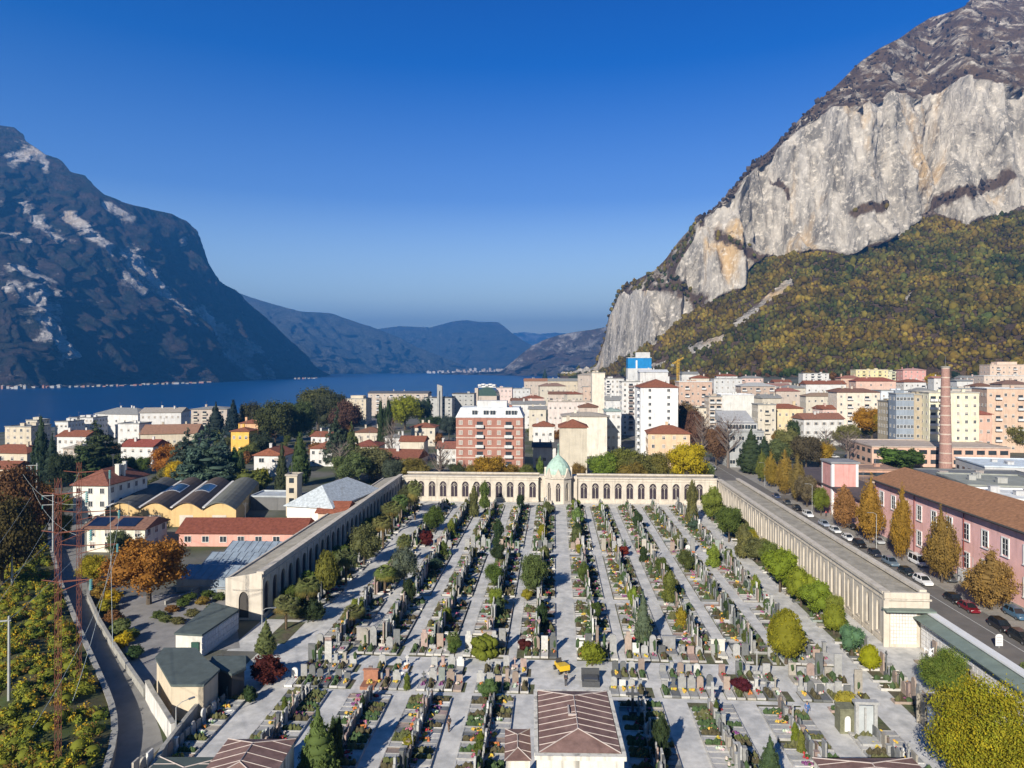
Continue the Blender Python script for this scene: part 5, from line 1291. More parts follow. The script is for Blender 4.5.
# ------------------------------------------------------------------ left foreground buildings
lw=B('white two-storey house with red hipped roof and chimneys behind the pylons',73,108,484.5,187,18,(.66,.65,.58),('hip',3.6,(.20,.085,.06)),nf=3,nc=3,yaw=-3.5,clut=3,style='open',**HS)
ls=B('low white house with dark solar panels on its brown roof',85,145,527.5,158,9,(.70,.66,.54),('gable',1.7,(.2,.11,.08)),nf=2,nc=4,yaw=-3,clut=0,**HS)
w_,h_=ls['_w'],ls['_h']
M_SOL=mat('solar_panel',(.012,.018,.04),rough=.2,var=.3,scale=2,spec=.6)
def panel(root,x0,x1,wdt,d,h,rise,t0=.15,t1=.85,mt=None):
    b=MB(); f=lambda t:(-.6+(d/2+.6)*t, h+rise*t+.08)
    (ya,za),(yb,zb)=f(t0),f(t1); b.add([(x0,ya,za),(x1,ya,za),(x1,yb,zb),(x0,yb,zb),(x0,ya,za+.06),(x1,ya,za+.06),(x1,yb,zb+.06),(x0,yb,zb+.06)],[(4,5,6,7),(0,1,5,4),(1,2,6,5),(2,3,7,6),(3,0,4,7)]); b.build('solar_panel',mt or M_SOL,root)
panel(ls,.4,w_*.34,w_,9,h_,1.7); panel(ls,w_*.48,w_*.82,w_,9,h_,1.7)
# sheds: four vaulted bays running back to the right
for i,(x0,x1,rc,lab) in enumerate([(105,138,(.12,.115,.10),'ochre shed bay with plain dark roof, leftmost of the vaulted sheds'),(138,170,(.10,.075,.06),'ochre shed bay with brown roof and a blue skylight, second from left'),(170,202,(.10,.075,.06),'ochre shed bay with brown roof and a blue skylight, third from left'),(202,236,(.15,.15,.125),'ochre shed bay with wide dark grey roof, rightmost of the vaulted sheds')]):
    Z=183; yaw=R(2); x=XZ(x0,Z); w=(x1-x0)/F*Z; d=42; hh=4.6; shear=-.22
    r=empty('vaulted_shed',(x,Z,0),0,lab,'shed','vaulted sheds')
    b=MB(); S=lambda p:(p[0]+p[1]*shear,p[1],p[2])
    b.box(0.004,w-.004,0,d,-.5,hh); b.add([(w*k/8,0,hh+1.9*math.sin(PI*k/8)) for k in range(9)],[tuple(range(9))]); b.v=[S(v) for v in b.v]; b.build('wall',M_WALL,r,(.60,.42,.20))
    b=MB()
    for k in range(8):
        a0,a1=k/8,(k+1)/8
        p=[(w*a0,-.5,hh+.1+1.9*math.sin(PI*a0)),(w*a1,-.5,hh+.1+1.9*math.sin(PI*a1)),(w*a1,d,hh+.1+1.9*math.sin(PI*a1)),(w*a0,d,hh+.1+1.9*math.sin(PI*a0))]
        b.add(p+[(q[0],q[1],q[2]-.18) for q in p],[(0,1,2,3),(7,6,5,4),(0,4,5,1),(2,6,7,3)])
    b.v=[S(v) for v in b.v]; b.build('roof',M_FLAT,r,rc)
    b=MB(); b.box(w*.02,w*.1,-.6,d,hh+.55,hh+.75); b.v=[S(v) for v in b.v]; b.build('ridge_flashing',M_TRIM,r)
    if i in (1,2):
        for nm,mt,(u0,u1,y0,y1) in (('skylight_frame',M_WHITE,(.28,.78,17,29)),('skylight',mat('blue_glazing',(.03,.08,.17),rough=.25,var=.3),(.31,.75,17.8,28.2))):
            b=MB()
            for k in range(4):
                a0,a1=u0+(u1-u0)*k/4,u0+(u1-u0)*(k+1)/4; e=.16 if nm=='skylight_frame' else .2
                b.add([(w*a0,y0,hh+e+1.9*math.sin(PI*a0)),(w*a1,y0,hh+e+1.9*math.sin(PI*a1)),(w*a1,y1,hh+e+1.9*math.sin(PI*a1)),(w*a0,y1,hh+e+1.9*math.sin(PI*a0))],[(0,1,2,3)])
            b.v=[S(v) for v in b.v]; b.build(nm,mt,r)
    b=MB(); b.box(w*.3,w*.72,-.05,-.004,0,3.1); b.build('shutter_door',M_WALL,r,(.55,.50,.42))
for args in [('flat pale carport roof between the sheds and the white hall',251,288,497,205,9,(.16,.16,.16),('flat',0,(.40,.43,.45)),dict(blank=True,clut=0,name='carport',cat='carport'))]:
    B(*args[:8],**args[8])
hall=B('white hall with large pale grey folded metal roof beside the left arcade',287,332,505,172,26,(.72,.70,.66),('hip',4.2,(.46,.50,.52)),nf=1,nc=2,yaw=-14,ww=3,wh=1.6,style='open',clut=0,name='hall',cat='hall')
B('small beige square tower with two openings left of the white hall',286,297,476,196,4,(.50,.44,.34),('flat',0,RBG),nf=4,nc=1,style='bare',ww=1.4,side=False,clut=0,name='stair_tower',cat='tower')
B('low pink building with long red tiled roof and five brown windows',179,303,532,163,9,(.62,.33,.27),('gable',2.5,(.18,.06,.04)),nf=1,nc=7,style='open',yaw=-1,ww=1.5,wh=1.3,clut=0,name='workshop',cat='workshop')
B('small lean-to with red roof against the left arcade',318,345,512,168,8,(.6,.45,.35),('gable',2,(.24,.085,.05)),nf=1,nc=1,clut=0,blank=True,name='shed',cat='shed')
# greenhouse
gh=empty('greenhouse',G(176,592,0),-TH,'long bluish plastic-covered greenhouse left of the arcade','greenhouse')
w_=13.5; M_POLY=mat('milky_plastic_sheet',(.24,.29,.34),rough=.35,var=.3,scale=.4,spec=.4,streak=.2)
b=MB()
for j in range(3):
    y0=j*9.2+.1; y1=y0+9.0
    b.add([(0,y0,2.4),(w_,y0,2.4),(w_,(y0+y1)/2,3.9),(0,(y0+y1)/2,3.9),(w_,y1,2.4),(0,y1,2.4)],[(0,1,2,3),(3,2,4,5),(0,3,5),(1,4,2)])
b.box(.02,w_-.02,.1,27.6,0,2.39); b.build('cover',M_POLY,gh)
b=MB()
for k in range(10): x=w_*k/9; [b.tube([(x,j*9.2+.1,2.45),(x,j*9.2+4.6,3.95),(x,j*9.2+9.1,2.45)],.05,4) for j in range(3)]
b.box(0,w_,-.05,.08,1.0,1.12); b.build('frame',M_METAL,gh)
# flat-roofed cemetery services beside the lane
M_GF=mat('green_felt_roof',(.085,.105,.10),var=.25,scale=.8,rough=.9)
def poly_bld(name,label,cat,pts,h,wallm,wcol=None,roofm=M_GF,over=.3,inner=True):
    P_=[G(x,y,h) for x,y in pts]; c=sum((p for p in P_),Vector())/len(P_); c.z=0
    L=[(p.x-c.x,p.y-c.y) for p in P_]; r=empty(name,c,0,label,cat)
    b=MB(); b.prism(L,h-.28,h); b.build('roof',roofm,r)
    sc=lambda p:(p[0]*(1-over/max(1,math.hypot(*p))),p[1]*(1-over/max(1,math.hypot(*p))))
    b=MB(); b.prism([sc(p) for p in L],-.3,h-.284); b.build('wall',wallm,r,wcol); return r,L
r_,L_=poly_bld('service_building','beige angular building with flat dark green roof beside the lane','building',[(155,657),(164,647.5),(196,647.5),(206,659),(220,669),(204,684.5),(171,684.5)],4.4,M_WALL,(.55,.47,.35))
b=MB(); b.box(-1,1,-.1,.1,0,.2)
r_,L_=poly_bld('columbarium','low building with mossy green roof and a wall of white niches','building',[(174,633),(202,634.5),(239,609.5),(213,602)],3.4,M_WALL,(.6,.58,.52))
p0,p1=Vector((*L_[1],0)),Vector((*L_[2],0)); dv=(p1-p0); n_=int(dv.length/1.0)
M_NICHE=mat('niche_slab',(.62,.61,.60),var=.2,scale=2)
def niches(root,p0,p1,h0,h1,rows,cols,out,gap=.1,mm=None,limit=100):
    dv=(p1-p0); k=0; d=dv.normalized()
    me=MB(); cw=dv.length/cols-gap; chh=(h1-h0)/rows-gap; me.box(-cw/2,cw/2,-.05,.03,0,chh); me=me.mesh('niche_slab',mm or M_NICHE)
    rz=math.atan2(dv.y,dv.x)
    cells=[(i,j) for i in range(cols) for j in range(rows)]
    for i,j in cells[:limit]:
        p=p0+dv*((i+.5)/cols)+out*.03; put('niche_slab',me,root,loc=(p.x,p.y,h0+(h1-h0)*j/rows),rz=rz)
    if len(cells)>limit:
        b=MB()
        for i,j in cells[limit:]:
            p=p0+dv*((i+.5)/cols)+out*.03; n0=len(b.v); b.box(-cw/2,cw/2,-.05,.03,0,chh); Mx=Matrix.Translation((p.x,p.y,h0+(h1-h0)*j/rows))@Matrix.Rotation(rz,4,'Z')
            for q in range(n0,len(b.v)): b.v[q]=tuple(Mx@Vector(b.v[q]))
        o=b.build('niche_slabs',mm or M_NICHE,root); o['kind']='stuff'
niches(r_,p0+Vector((-.1,0,0)),p1+Vector((-.1,0,0)),.3,3.0,3,14,Vector((.0,-.0,0)))
pA,pB=Vector((*L_[0],0)),Vector((*L_[1],0)); b=MB(); q=pA.lerp(pB,.62); b.box(q.x,q.x+1.1,q.y-.1,q.y+.1,0,2.2); b.build('door',mat('green_door',(.03,.08,.06)),r_)
poly_bld('service_building','small flat green roof behind the red hedge at left','building',[(209,664),(232,674),(246,668),(246,655.5),(212,656)],3.6,M_WALL,(.10,.09,.08))
# wall between the lane and the services, tall white part
def wall_line(name,label,pts,h,t,mt,cap=None,cat='wall',hs=None):
    P_=[G(x,y,0) for x,y in pts]; r=empty(name,P_[0],0,label,cat); o=P_[0]; b=MB(); c=MB()
    for i in range(len(P_)-1):
        p,q=P_[i]-o,P_[i+1]-o; d=(q-p).normalized(); s=Vector((-d.y,d.x,0))*t/2; h0=hs[i] if hs else h; h1=hs[i+1] if hs else h
        b.prism([(p+s)[:2],(q+s)[:2],(q-s)[:2],(p-s)[:2]],-.5,[h0,h1,h1,h0] if sum(((p+s)[k]*(q+s)[1-k]*(1,-1)[k]) for k in (0,1))>1e9 else h0)
        s2=s*1.3; c.prism([(p+s2)[:2],(q+s2)[:2],(q-s2)[:2],(p-s2)[:2]],h0+.003,h0+.12)
    b.build('wall',mt,r); c.build('coping',cap or M_CONC,r); return r
wall_line('lane_wall','tall white plastered wall between the lane and the beige angular building',[(147,699),(153,711),(160,722),(173,744)],2.3,.4,mat('white_lane_wall',(.60,.58,.54),var=.15,streak=.4,scale=.8))
wall_line('garden_wall','low stone kerb wall curving along the right side of the lane',[(108,575),(92,584),(88,600),(99,625),(113,649),(128,672),(145,697)],1.0,.35,M_CONC)
wall_line('boundary_wall','dark stepped wall of the cemetery beside the left beds',[(222,684),(206,709),(186,734),(164,764),(150,790)],1.9,.35,M_CONC)
wall_line('hedge_wall','low grey wall at the far side of the flower nursery',[(165,605),(205,590),(226,594)],.6,.3,M_CONC)
# ------------------------------------------------------------------ pink factory along the street
def vz(px,u):   # v where the line u passes pixel column px
    t=(px-CX)/F; return (u*CT+0+t*u*ST)/(t*CT-ST)
UPK=80.0
pf=empty('pink_factory',W(UPK,178,0),-TH-PI/2,'long pink two-storey factory with brown tiled roof along the street','factory')
Lf=178-84; Hf=14.2; Df=15
b=MB(); b.box(0,Lf,0,Df,-.5,Hf-.25); b.build('wall',M_WALL,pf,(.78,.47,.44))
b=MB(); b.box(0,Lf,-.12,-.004,0,1.1); b.build('plinth',M_CONC,pf)
b=MB(); rgable(b,Lf,Df,Hf,3.0,1.0); ro=b.build('roof',M_ROOF,pf,(.30,.155,.085))
b=MB(); b.tube([(-1,-1.05,Hf-.05),(Lf+1,-1.05,Hf-.05)],.22,6); b.build('gutter',M_DARKFR,pf)
def pwin():
    b=MB(); b.cur=0; b.box(-.8,.8,-.05,.03,0,2.9); b.cur=1
    b.box(-1.08,-.804,-.14,.0,-.25,3.15); b.box(.804,1.08,-.14,.0,-.25,3.15); b.box(-.803,.803,-.14,0,2.904,3.15); b.box(-1.15,1.15,-.22,0,-.42,-.254)
    b.box(-.04,.04,-.09,-.054,0,2.9); b.box(-.8,.8,-.09,-.054,.9,.97); b.box(-.8,.8,-.09,-.054,1.9,1.97)
    return b.mesh('window',[M_GLASS,M_WHITE])
pw=pwin()
n_=16
for k in range(n_):
    x=3.6+k*(Lf-7)/(n_-1)
    put('window',pw,pf,loc=(x,-.02,8.8)); put('window',pw,pf,loc=(x,-.02,3.2))
for k in range(6):
    b=MB(); x=.4+k*(Lf-.8)/5; b.tube([(x,-.2,0),(x,-.2,Hf-.3)],.1,6); b.build('downpipe',mat('red_brown_pipe',(.2,.05,.04)),pf)
# white graffiti-like base panels
M_GRAF=mat('scribbled_white_wall',(.62,.62,.62),var=.35,scale=2.2,detail=3)
for (v0,v1) in ((146,152),(135,142),(114,122)):
    b=MB(); x0=178-v1; b.box(x0,178-v0,-.35,-.13,0,2.6); b.build('painted_panel',M_GRAF,pf)
pw2=empty('pink_wing',W(UPK,243,0),-TH-PI/2,'lower pink wing of the factory with dark eaves beyond the square tower','factory')
b=MB(); b.box(0,64,0,12,-.5,7.6); b.build('wall',M_WALL,pw2,(.74,.45,.42)); b=MB(); b.box(-.5,64,-.9,12.5,7.61,8.0); b.build('roof',M_FLAT,pw2,(.10,.08,.08))
for k in range(9): put('window',win_mesh(1.5,2.4,'open'),pw2,loc=(5+k*6.6,-.02,3))
pt=empty('pink_tower',W(UPK-.6,211,0),-TH-PI/2,'square pink tower with white corner strips and flat grey cap','tower')
b=MB(); b.box(0,7.4,0,7.4,-.5,14.6); b.build('wall',M_WALL,pt,(.60,.31,.28))
b=MB(); b.box(-.06,.7,-.06,-.004,0,14.5); b.box(6.7,7.46,-.06,-.004,0,14.5); b.box(7.404,7.46,.0,.7,0,14.5); b.box(7.404,7.46,6.7,7.4,0,14.5); b.build('corner_strips',M_WHITE,pt)
b=MB(); b.box(-.4,7.8,-.4,7.8,14.61,15.1); b.build('roof',M_FLAT,pt,(.25,.25,.26))
# industrial roofs behind the factory
for (lab,x0,x1,yt,Z,d,wc,rc,yw,h_) in [
 ('long flat brown roof behind the pink tower',820,905,487,215,22,(.5,.42,.35),(.27,.18,.13),-4,0),
 ('grey corrugated roof with glazed front behind the pink factory',850,950,486,226,16,(.35,.36,.36),(.22,.22,.21),-4,0),
 ('dark grey industrial roof right of the brick chimney base',940,1050,478,235,20,(.36,.32,.3),(.16,.165,.17),-8,0),
 ('greenish grey industrial roof right behind the pink factory',968,1060,486,188,22,(.4,.4,.38),(.27,.28,.25),-12,0),
 ('pale blue-white warehouse roof at the right edge',985,1070,467,255,26,(.5,.5,.5),(.55,.62,.68),-12,0),
 ('white roofed warehouse beyond the factory roof at the right edge',1000,1080,500,168,16,(.5,.5,.5),(.66,.67,.66),-10,0),
 ('low brick shed with skylights left of the chimney base',858,900,470,262,14,(.5,.3,.22),(.30,.20,.15),-4,0)]:
    B(lab,x0,x1,yt,Z,d,wc,('flat',0,rc),nf=1,nc=10,yaw=yw,ww=2.2,wh=1.4,style='bare',clut=3,name='industrial_hall',cat='warehouse')
# ------------------------------------------------------------------ street on the right
def vz(px,u): t=(px-CX)/F; return u*(CT+t*ST)/(t*CT-ST)
b=MB(); quadW(b,57.2,69.4,30,330,.016); quadW(b,69.4,73.6,30,330,.016); struct(b.build('road',M_ASPH))
b=MB(); b.v=[];
for (u0,u1,v0,v1) in ((73.8,79.9,30,330),(56.35,57.2,30,214)):
    P4=[W(u0,v0),W(u1,v0),W(u1,v1),W(u0,v1)]; b.prism([(p.x,p.y) for p in P4],-.1,.13)
struct(b.build('pavement',M_PAVE))
b=MB(); 
for (u0,u1) in ((73.6,73.8),): P4=[W(u0,30),W(u1,30),W(u1,330),W(u0,330)]; b.prism([(p.x,p.y) for p in P4],-.1,.15)
struct(b.build('kerb_strip',M_CONC))
M_PAINT=mat('road_paint',(.55,.55,.53),var=.25,scale=1.5)
b=MB(); quadW(b,69.3,69.42,30,330,.022)
for v in range(34,300,6): quadW(b,63.1,63.23,v,v+2.6,.022)
struct(b.build('road_markings',M_PAINT))
# branching road beyond the arcade and a few town streets
b=MB()
def strip(b,pts,wd,z=.02):
    for i in range(len(pts)-1):
        p,q=Vector(pts[i]),Vector(pts[i+1]); n=max(1,int((q-p).length/14)); d=(q-p).normalized(); s=Vector((-d.y,d.x))*wd/2
        for k in range(n):
            a=p+(q-p)*k/n; c=p+(q-p)*(k+1)/n; P4=[a-s,c-s,c+s,a+s]
            b.add([(x.x,x.y,ground(x.x,x.y)+z+.14) for x in P4],[(0,1,2,3)])
strip(b,[(78,326),(74,400),(80,560)],9); strip(b,[(-330,236),(-120,232),(60,226),(230,212)],8,.05); strip(b,[(140,300),(420,330)],8); strip(b,[(-60,236),(-80,420),(-120,600)],7,.09); strip(b,[(20,236),(30,440),(60,700)],7,.09)
struct(b.build('town_streets',M_ASPH))
# ---- street wall with niches inside
sw=empty('street_wall',W(55.9,107.5,0),-TH-PI/2,'long street wall with white coping and green roof strip below the arcade end','wall')
b=MB(); b.box(0,63.5,-.3,.3,-.2,5.35); b.build('wall',M_STONE,sw)
b=MB(); b.box(0,63.5,-.45,.75,5.353,5.6); b.build('coping',M_WHITE,sw)
nw=empty('niche_wall',W(54.6,106.9,0),-TH-PI/2,'burial niche wall of white marble slabs under a sloping green metal roof','wall')
b=MB(); b.box(0,32,.0,.9,0,4.6); b.build('wall',M_STONE,nw,None)
b=MB(); b.prism([(-.2,-1.0),(32.2,-1.0),(32.2,.93),(-.2,.93)],4.62,[4.75,4.75,5.2,5.2]); b.build('roof',mat('green_sheet_metal'),nw)
niches(nw,Vector((.3,0,0)),Vector((31.7,0,0)),.5,4.4,6,34,Vector((0,-1,0)))
n2=empty('niche_wall',W(50.4,107.45,0),-TH,'short white niche wall facing the camera below the arcade end block','wall')
b=MB(); b.box(0,4.0,.0,.08,0,5.3); b.build('wall',M_STONE,n2); niches(n2,Vector((.1,0,0)),Vector((3.9,0,0)),.5,5.2,9,9,Vector((0,-1,0)))
# ------------------------------------------------------------------ cars
CARM={}
def car_meshes(kind):
    if kind in CARM: return CARM[kind]
    L_,Wd,Hh=(4.3,1.75,1.46) if kind=='hatch' else (4.6,1.82,1.66) if kind=='suv' else (5.1,1.95,2.1)
    bd=.62*Hh if kind!='van' else .5*Hh
    st=[(-L_/2,.45,.30,.72,.80),(-L_/2+.12,.40,.24,.80,.93),(-L_/2+.9,.36,.22,bd-.06,1),(-L_*.12,.36,.22,bd,1),(L_*.25,.36,.22,bd,1),(L_/2-.15,.38,.24,bd-.02,.96),(L_/2,.45,.32,bd-.1,.86)]
    b=MB(); 
    for (y,zb,_,zt,ws) in st:
        hw=Wd/2*ws
        ring=[(-hw*.86,y,zb-.12),(hw*.86,y,zb-.12),(hw,y,zb+.05),(hw,y,zt-.14),(hw*.93,y,zt),(-hw*.93,y,zt),(-hw,y,zt-.14),(-hw,y,zb+.05)]
        b.v+=ring
    n=8
    for i in range(len(st)-1):
        for k in range(n): b.f.append((i*n+k,i*n+(k+1)%n,(i+1)*n+(k+1)%n,(i+1)*n+k)); b.m.append(0); b.c.append(None)
    b.f.append(tuple(range(n-1,-1,-1))); b.m.append(0); b.c.append(None); b.f.append(tuple(range((len(st)-1)*n,len(st)*n))); b.m.append(0); b.c.append(None)
    y0,y1,y2,y3=(-L_*.25,-L_*.06,L_*.30,L_*.45) if kind=='hatch' else (-L_*.24,-L_*.08,L_*.36,L_*.46) if kind=='suv' else (-L_*.36,-L_*.2,L_*.44,L_*.48)
    hw=Wd/2*.9; tw=Wd/2*.74
    b.box(-tw,tw,y1,y2,Hh-.05,Hh)
    for (ya,yb) in ((y0,y1),(y3,y2)):
        for s in (-1,1): b.tube([(s*hw,ya,bd),(s*tw,yb,Hh-.03)],.045,4)
    for s in (-1,1): b.tube([(s*hw*.99,(y1+y2)/2,bd),(s*tw*1.01,(y1+y2)/2,Hh-.03)],.04,4); b.box(s*(hw+.06)-.07,s*(hw+.06)+.07,y0+.25,y0+.4,bd,bd+.14)
    body=b.mesh('body',mat('car_paint',tint=True,rough=.28,var=.05,spec=.6,coat=.5))
    g=MB(); g.add([(-hw,y0,bd-.02),(hw,y0,bd-.02),(hw,y3,bd-.02),(-hw,y3,bd-.02),(-tw,y1,Hh-.04),(tw,y1,Hh-.04),(tw,y2,Hh-.04),(-tw,y2,Hh-.04)],[(0,1,5,4),(1,2,6,5),(2,3,7,6),(3,0,4,7)])
    glass=g.mesh('windows',mat('car_glass',(.015,.018,.02),rough=.08,spec=.7))
    wl=MB(); 
    vs=MB(); vs.cyl(0,0,-.1,.1,.32,.32,16,0); vs.cyl(0,0,.101,.11,.2,.2,12,1); vs.cyl(0,0,-.11,-.101,.2,.2,12,1); vs.v=[(z,y,x) for x,y,z in vs.v]
    wheel=vs.mesh('wheel',[mat('tyre_rubber',(.025,.025,.025)),M_METAL])
    hl=MB(); hl.box(-.2,.2,-.03,.04,-.08,.08); head=hl.mesh('headlight',mat('lamp_glass',(.6,.6,.58),rough=.15)); tail=hl.mesh('tail_light',mat('red_lamp',(.35,.02,.02),rough=.2))
    CARM[kind]=(body,glass,wheel,head,tail,L_,Wd,bd); return CARM[kind]
def car(loc,rz,kind,col,label,group='cars parked along the street',cat='car'):
    body,glass,wheel,head,tail,L_,Wd,bd=car_meshes(kind)
    r=empty('parked_car' if kind!='van' else 'parked_van',loc,rz,label,cat,group)
    put('body',body,r,col); put('windows',glass,r)
    for sx in (-1,1):
        for sy in (-.31,.31): put('wheel',wheel,r,loc=(sx*(Wd/2-.1),sy*L_,.32))
        put('headlight',head,r,loc=(sx*Wd*.33,-L_/2+.05,.68)); put('tail_light',tail,r,loc=(sx*Wd*.36,L_/2-.04,bd-.25))
    return r
CB=(.008,.008,.01); CW=(.72,.72,.72); CS=(.38,.40,.42); CBL=(.04,.08,.15); CRD=(.16,.008,.015); CDG=(.06,.065,.07)
for (px,u,kind,col,lab) in [
 (776,71.6,'hatch',(.03,.05,.12),'dark blue car parked farthest up the street'),
 (787,71.6,'hatch',CDG,'dark grey car second farthest up the street'),
 (797,71.6,'hatch',CB,'black car parked by the greyish street tree'),
 (808,71.6,'suv',CW,'white car parked left of the small green street tree'),
 (824,71.6,'hatch',(.30,.34,.42),'bluish silver hatchback under the small green street tree'),
 (835,71.6,'hatch',(.6,.62,.64),'pale silver car between the green and brown street trees'),
 (848,71.6,'hatch',CW,'white hatchback below the first brown street tree'),
 (859.5,71.6,'suv',CB,'black car just right of the white hatchback'),
 (875,71.6,'hatch',(.02,.025,.04),'very dark car behind the blue-grey family car'),
 (890.5,71.6,'suv',(.12,.17,.22),'blue-grey family car parked below the tall narrow tree'),
 (907,71.6,'hatch',(.01,.02,.025),'black small car just behind the bright white car'),
 (923,71.6,'suv',CW,'bright white car, largest white one nearest the camera'),
 (954,71.6,'hatch',CB,'black car behind the dark red car'),
 (969,71.6,'hatch',CRD,'dark red car parked below the broad brown tree'),
 (1001,71.6,'suv',CB,'black car nearest the camera but one, at right edge'),
 (1022,71.6,'suv',(.012,.014,.014),'black car cut by the right edge of the picture'),
 (852,77.3,'hatch',CB,'black car on the pavement side behind the first brown tree'),
 (878,77.3,'hatch',CS,'grey car standing close to the factory wall'),
 (918,77.4,'van',CW,'white van standing close to the pink factory wall'),
 (948,77.4,'hatch',CDG,'dark car close to the factory wall behind the trees'),
 (1016,77.4,'suv',(.05,.12,.2),'blue car close to the factory wall at right edge')]:
    v=vz(px,u); car(W(u,v,.02 if u<73.7 else .13),-TH+random.uniform(-.03,.03),kind,col,lab,cat='van' if kind=='van' else 'car')
for i,(px,py) in enumerate([(700,472),(706,476),(714,470)]): car(G(px,py,0)+Vector((0,0,.2)),-.3,'hatch',[CBL,CW,CS][i],['blue','white','silver'][i]+' car at the road junction beyond the arcade corner','cars at the junction')
for i,(X_,Y_) in enumerate([(150+q*7.5,322+q*.6) for q in range(6)]): car((X_,Y_,ground(X_,Y_)+.2),1.5,'hatch',[CW,CBL,CS,CB,CW,CS][i],['white','blue','silver','black','second white','second silver'][i]+' car parked in the row behind the right-hand trees','cars parked in the back row')
# street trees
for (px,u,top,wp,kind,col,lab) in [
 (771,76,452,16,'hornbeam',(.22,.15,.03),'orange-green columnar street tree farthest but one up the street'),
 (762,76,451,14,'hornbeam',(.12,.13,.03),'greenish columnar street tree farthest up the street'),
 (785,76,451,20,'hornbeam',(.20,.15,.03),'golden columnar street tree left of the pink tower'),
 (797,76,455,18,'hornbeam',(.15,.12,.04),'olive brown columnar tree behind the golden one'),
 (807,76,475,26,'broad',(.13,.10,.055),'greyish brown street tree left of the green one'),
 (821,75.5,489,19,'broad',(.12,.13,.02),'small green street tree in front of the pink tower'),
 (844,75.5,484,27,'hornbeam',(.22,.115,.05),'reddish brown street tree right of the pink tower'),
 (870.5,75.5,478,29,'hornbeam',(.24,.14,.03),'tall rusty orange columnar tree before the factory corner'),
 (902,75.5,488,23,'hornbeam',(.22,.145,.025),'narrow golden brown columnar street tree'),
 (942,75.5,510,36,'hornbeam',(.19,.12,.035),'brown street tree in front of the middle factory windows'),
 (991,75.5,551,52,'hornbeam',(.22,.13,.04),'broad rusty brown street tree nearest the camera')]:
    v=vz(px,u); p=W(u,v,.1); h=HT(top,p.y); tree_at(kind,p,wp*.82*p.y/F,h,col,lab,'tree','trees lining the street')
# lamp posts and sign
M_POLE=mat('pale_pole',(.35,.36,.35),rough=.5,var=.15)
def lamp(loc,rz,label,h=8,grp='street lamps'):
    r=empty('street_lamp',loc,rz,label,'street lamp',grp); b=MB(); b.tube([(0,0,0),(0,0,h*.6),(0,0,h)],[.09,.07,.05],7); b.tube([(0,0,h),(0,-.6,h+.35),(0,-1.5,h+.4)],.04,5); b.build('pole',M_POLE,r)
    b=MB(); b.box(-.14,.14,-2.1,-1.4,h+.33,h+.45); b.build('lamp_head',M_METAL,r)
for i,v in enumerate((128,165,205,250)): lamp(W(74.4,v,.13),-TH-PI/2,f'grey street lamp, {words[i]} from the camera along the factory pavement')
sg=empty('road_sign',W(66.6,vz(999,66.6),0),0,'white round-topped panel standing on the street near the right edge','sign')
b=MB(); b.box(-.04,.04,-.03,.03,0,1.2); b.build('post',M_POLE,sg)
b=MB(); pr=[(-.55,.3),(.55,.3),(.55,1.7)]+[(.55*math.cos(PI*k/8),1.7+.4*math.sin(PI*k/8)) for k in range(1,8)]+[(-.55,1.7)]; m_=len(pr)
b.add([(x,-.06,z) for x,z in pr]+[(x,-.01,z) for x,z in pr],[tuple(range(m_)),tuple(range(2*m_-1,m_-1,-1))]+[(i,m_+i,m_+(i+1)%m_,(i+1)%m_) for i in range(m_)]); b.cur=1
for z in (.75,1.15,1.5): b.box(-.4,.4,-.07,-.061,z,z+.1)
b.build('panel',[M_WHITE,mat('grey_print',(.35,.35,.35))],sg)
# ------------------------------------------------------------------ lane, bank and railway at the left
wl_=[(52,520),(50,545),(62,590),(82,640),(104,690),(118,722),(121,745),(112,775),(92,830)]
rl_=[(84,520),(86,560),(88,596),(97,624),(118,655),(140,688),(158,722),(168,745),(165,775),(150,830)]
def curve(pts,n):
    P_=[G(x,y,0) for x,y in pts]; L=[0]
    for i in range(1,len(P_)): L.append(L[-1]+(P_[i]-P_[i-1]).length)
    out=[]
    for k in range(n+1):
        s=L[-1]*k/n; i=max(j for j in range(len(L)) if L[j]<=s+1e-6); i=min(i,len(P_)-2); t=(s-L[i])/(L[i+1]-L[i]); out.append(P_[i].lerp(P_[i+1],t))
    for _ in range(3): out=[out[0]]+[(out[i-1]+out[i]*2+out[i+1])/4 for i in range(1,n)]+[out[-1]]
    return out
A_=curve(wl_,40); C_=curve(rl_,40)
b=MB(); b.add([(p.x,p.y,.02) for p in A_]+[(p.x,p.y,.02) for p in C_],[(i,41+i,42+i,i+1) for i in range(40)]); struct(b.build('lane',mat('lane_asphalt',(.20,.195,.185),var=.2,scale=.4)))
wr=empty('retaining_wall',A_[0],0,'curved stone retaining wall holding the overgrown bank above the lane','wall'); b=MB(); c=MB(); hW=1.4
nrm=[]
for i,p in enumerate(A_):
    d=(A_[min(i+1,40)]-A_[max(i-1,0)]).normalized(); n_=Vector((-d.y,d.x,0)); 
    if n_.x>0: n_=-n_
    nrm.append(n_)
o=A_[0]
for i in range(40):
    p,q=A_[i]-o,A_[i+1]-o; P4=[p,q,q+nrm[i+1]*.5,p+nrm[i]*.5]; b.prism([(x.x,x.y) for x in P4],-.3,hW); P5=[p-nrm[i]*.08,q-nrm[i+1]*.08,q+nrm[i+1]*.6,p+nrm[i]*.6]; c.prism([(x.x,x.y) for x in P5],hW+.003,hW+.16)
b.build('wall',mat('rubble_wall',(.22,.20,.17),var=.4,scale=1.2),wr); c.build('coping',M_CONC,wr)
prof=[(.5,1.3),(3,1.7),(6,2.2),(9,2.5),(12,2.2),(15,1.3),(18,.02),(30,.02)]
P=np.zeros((41,len(prof),3)); lob=[]
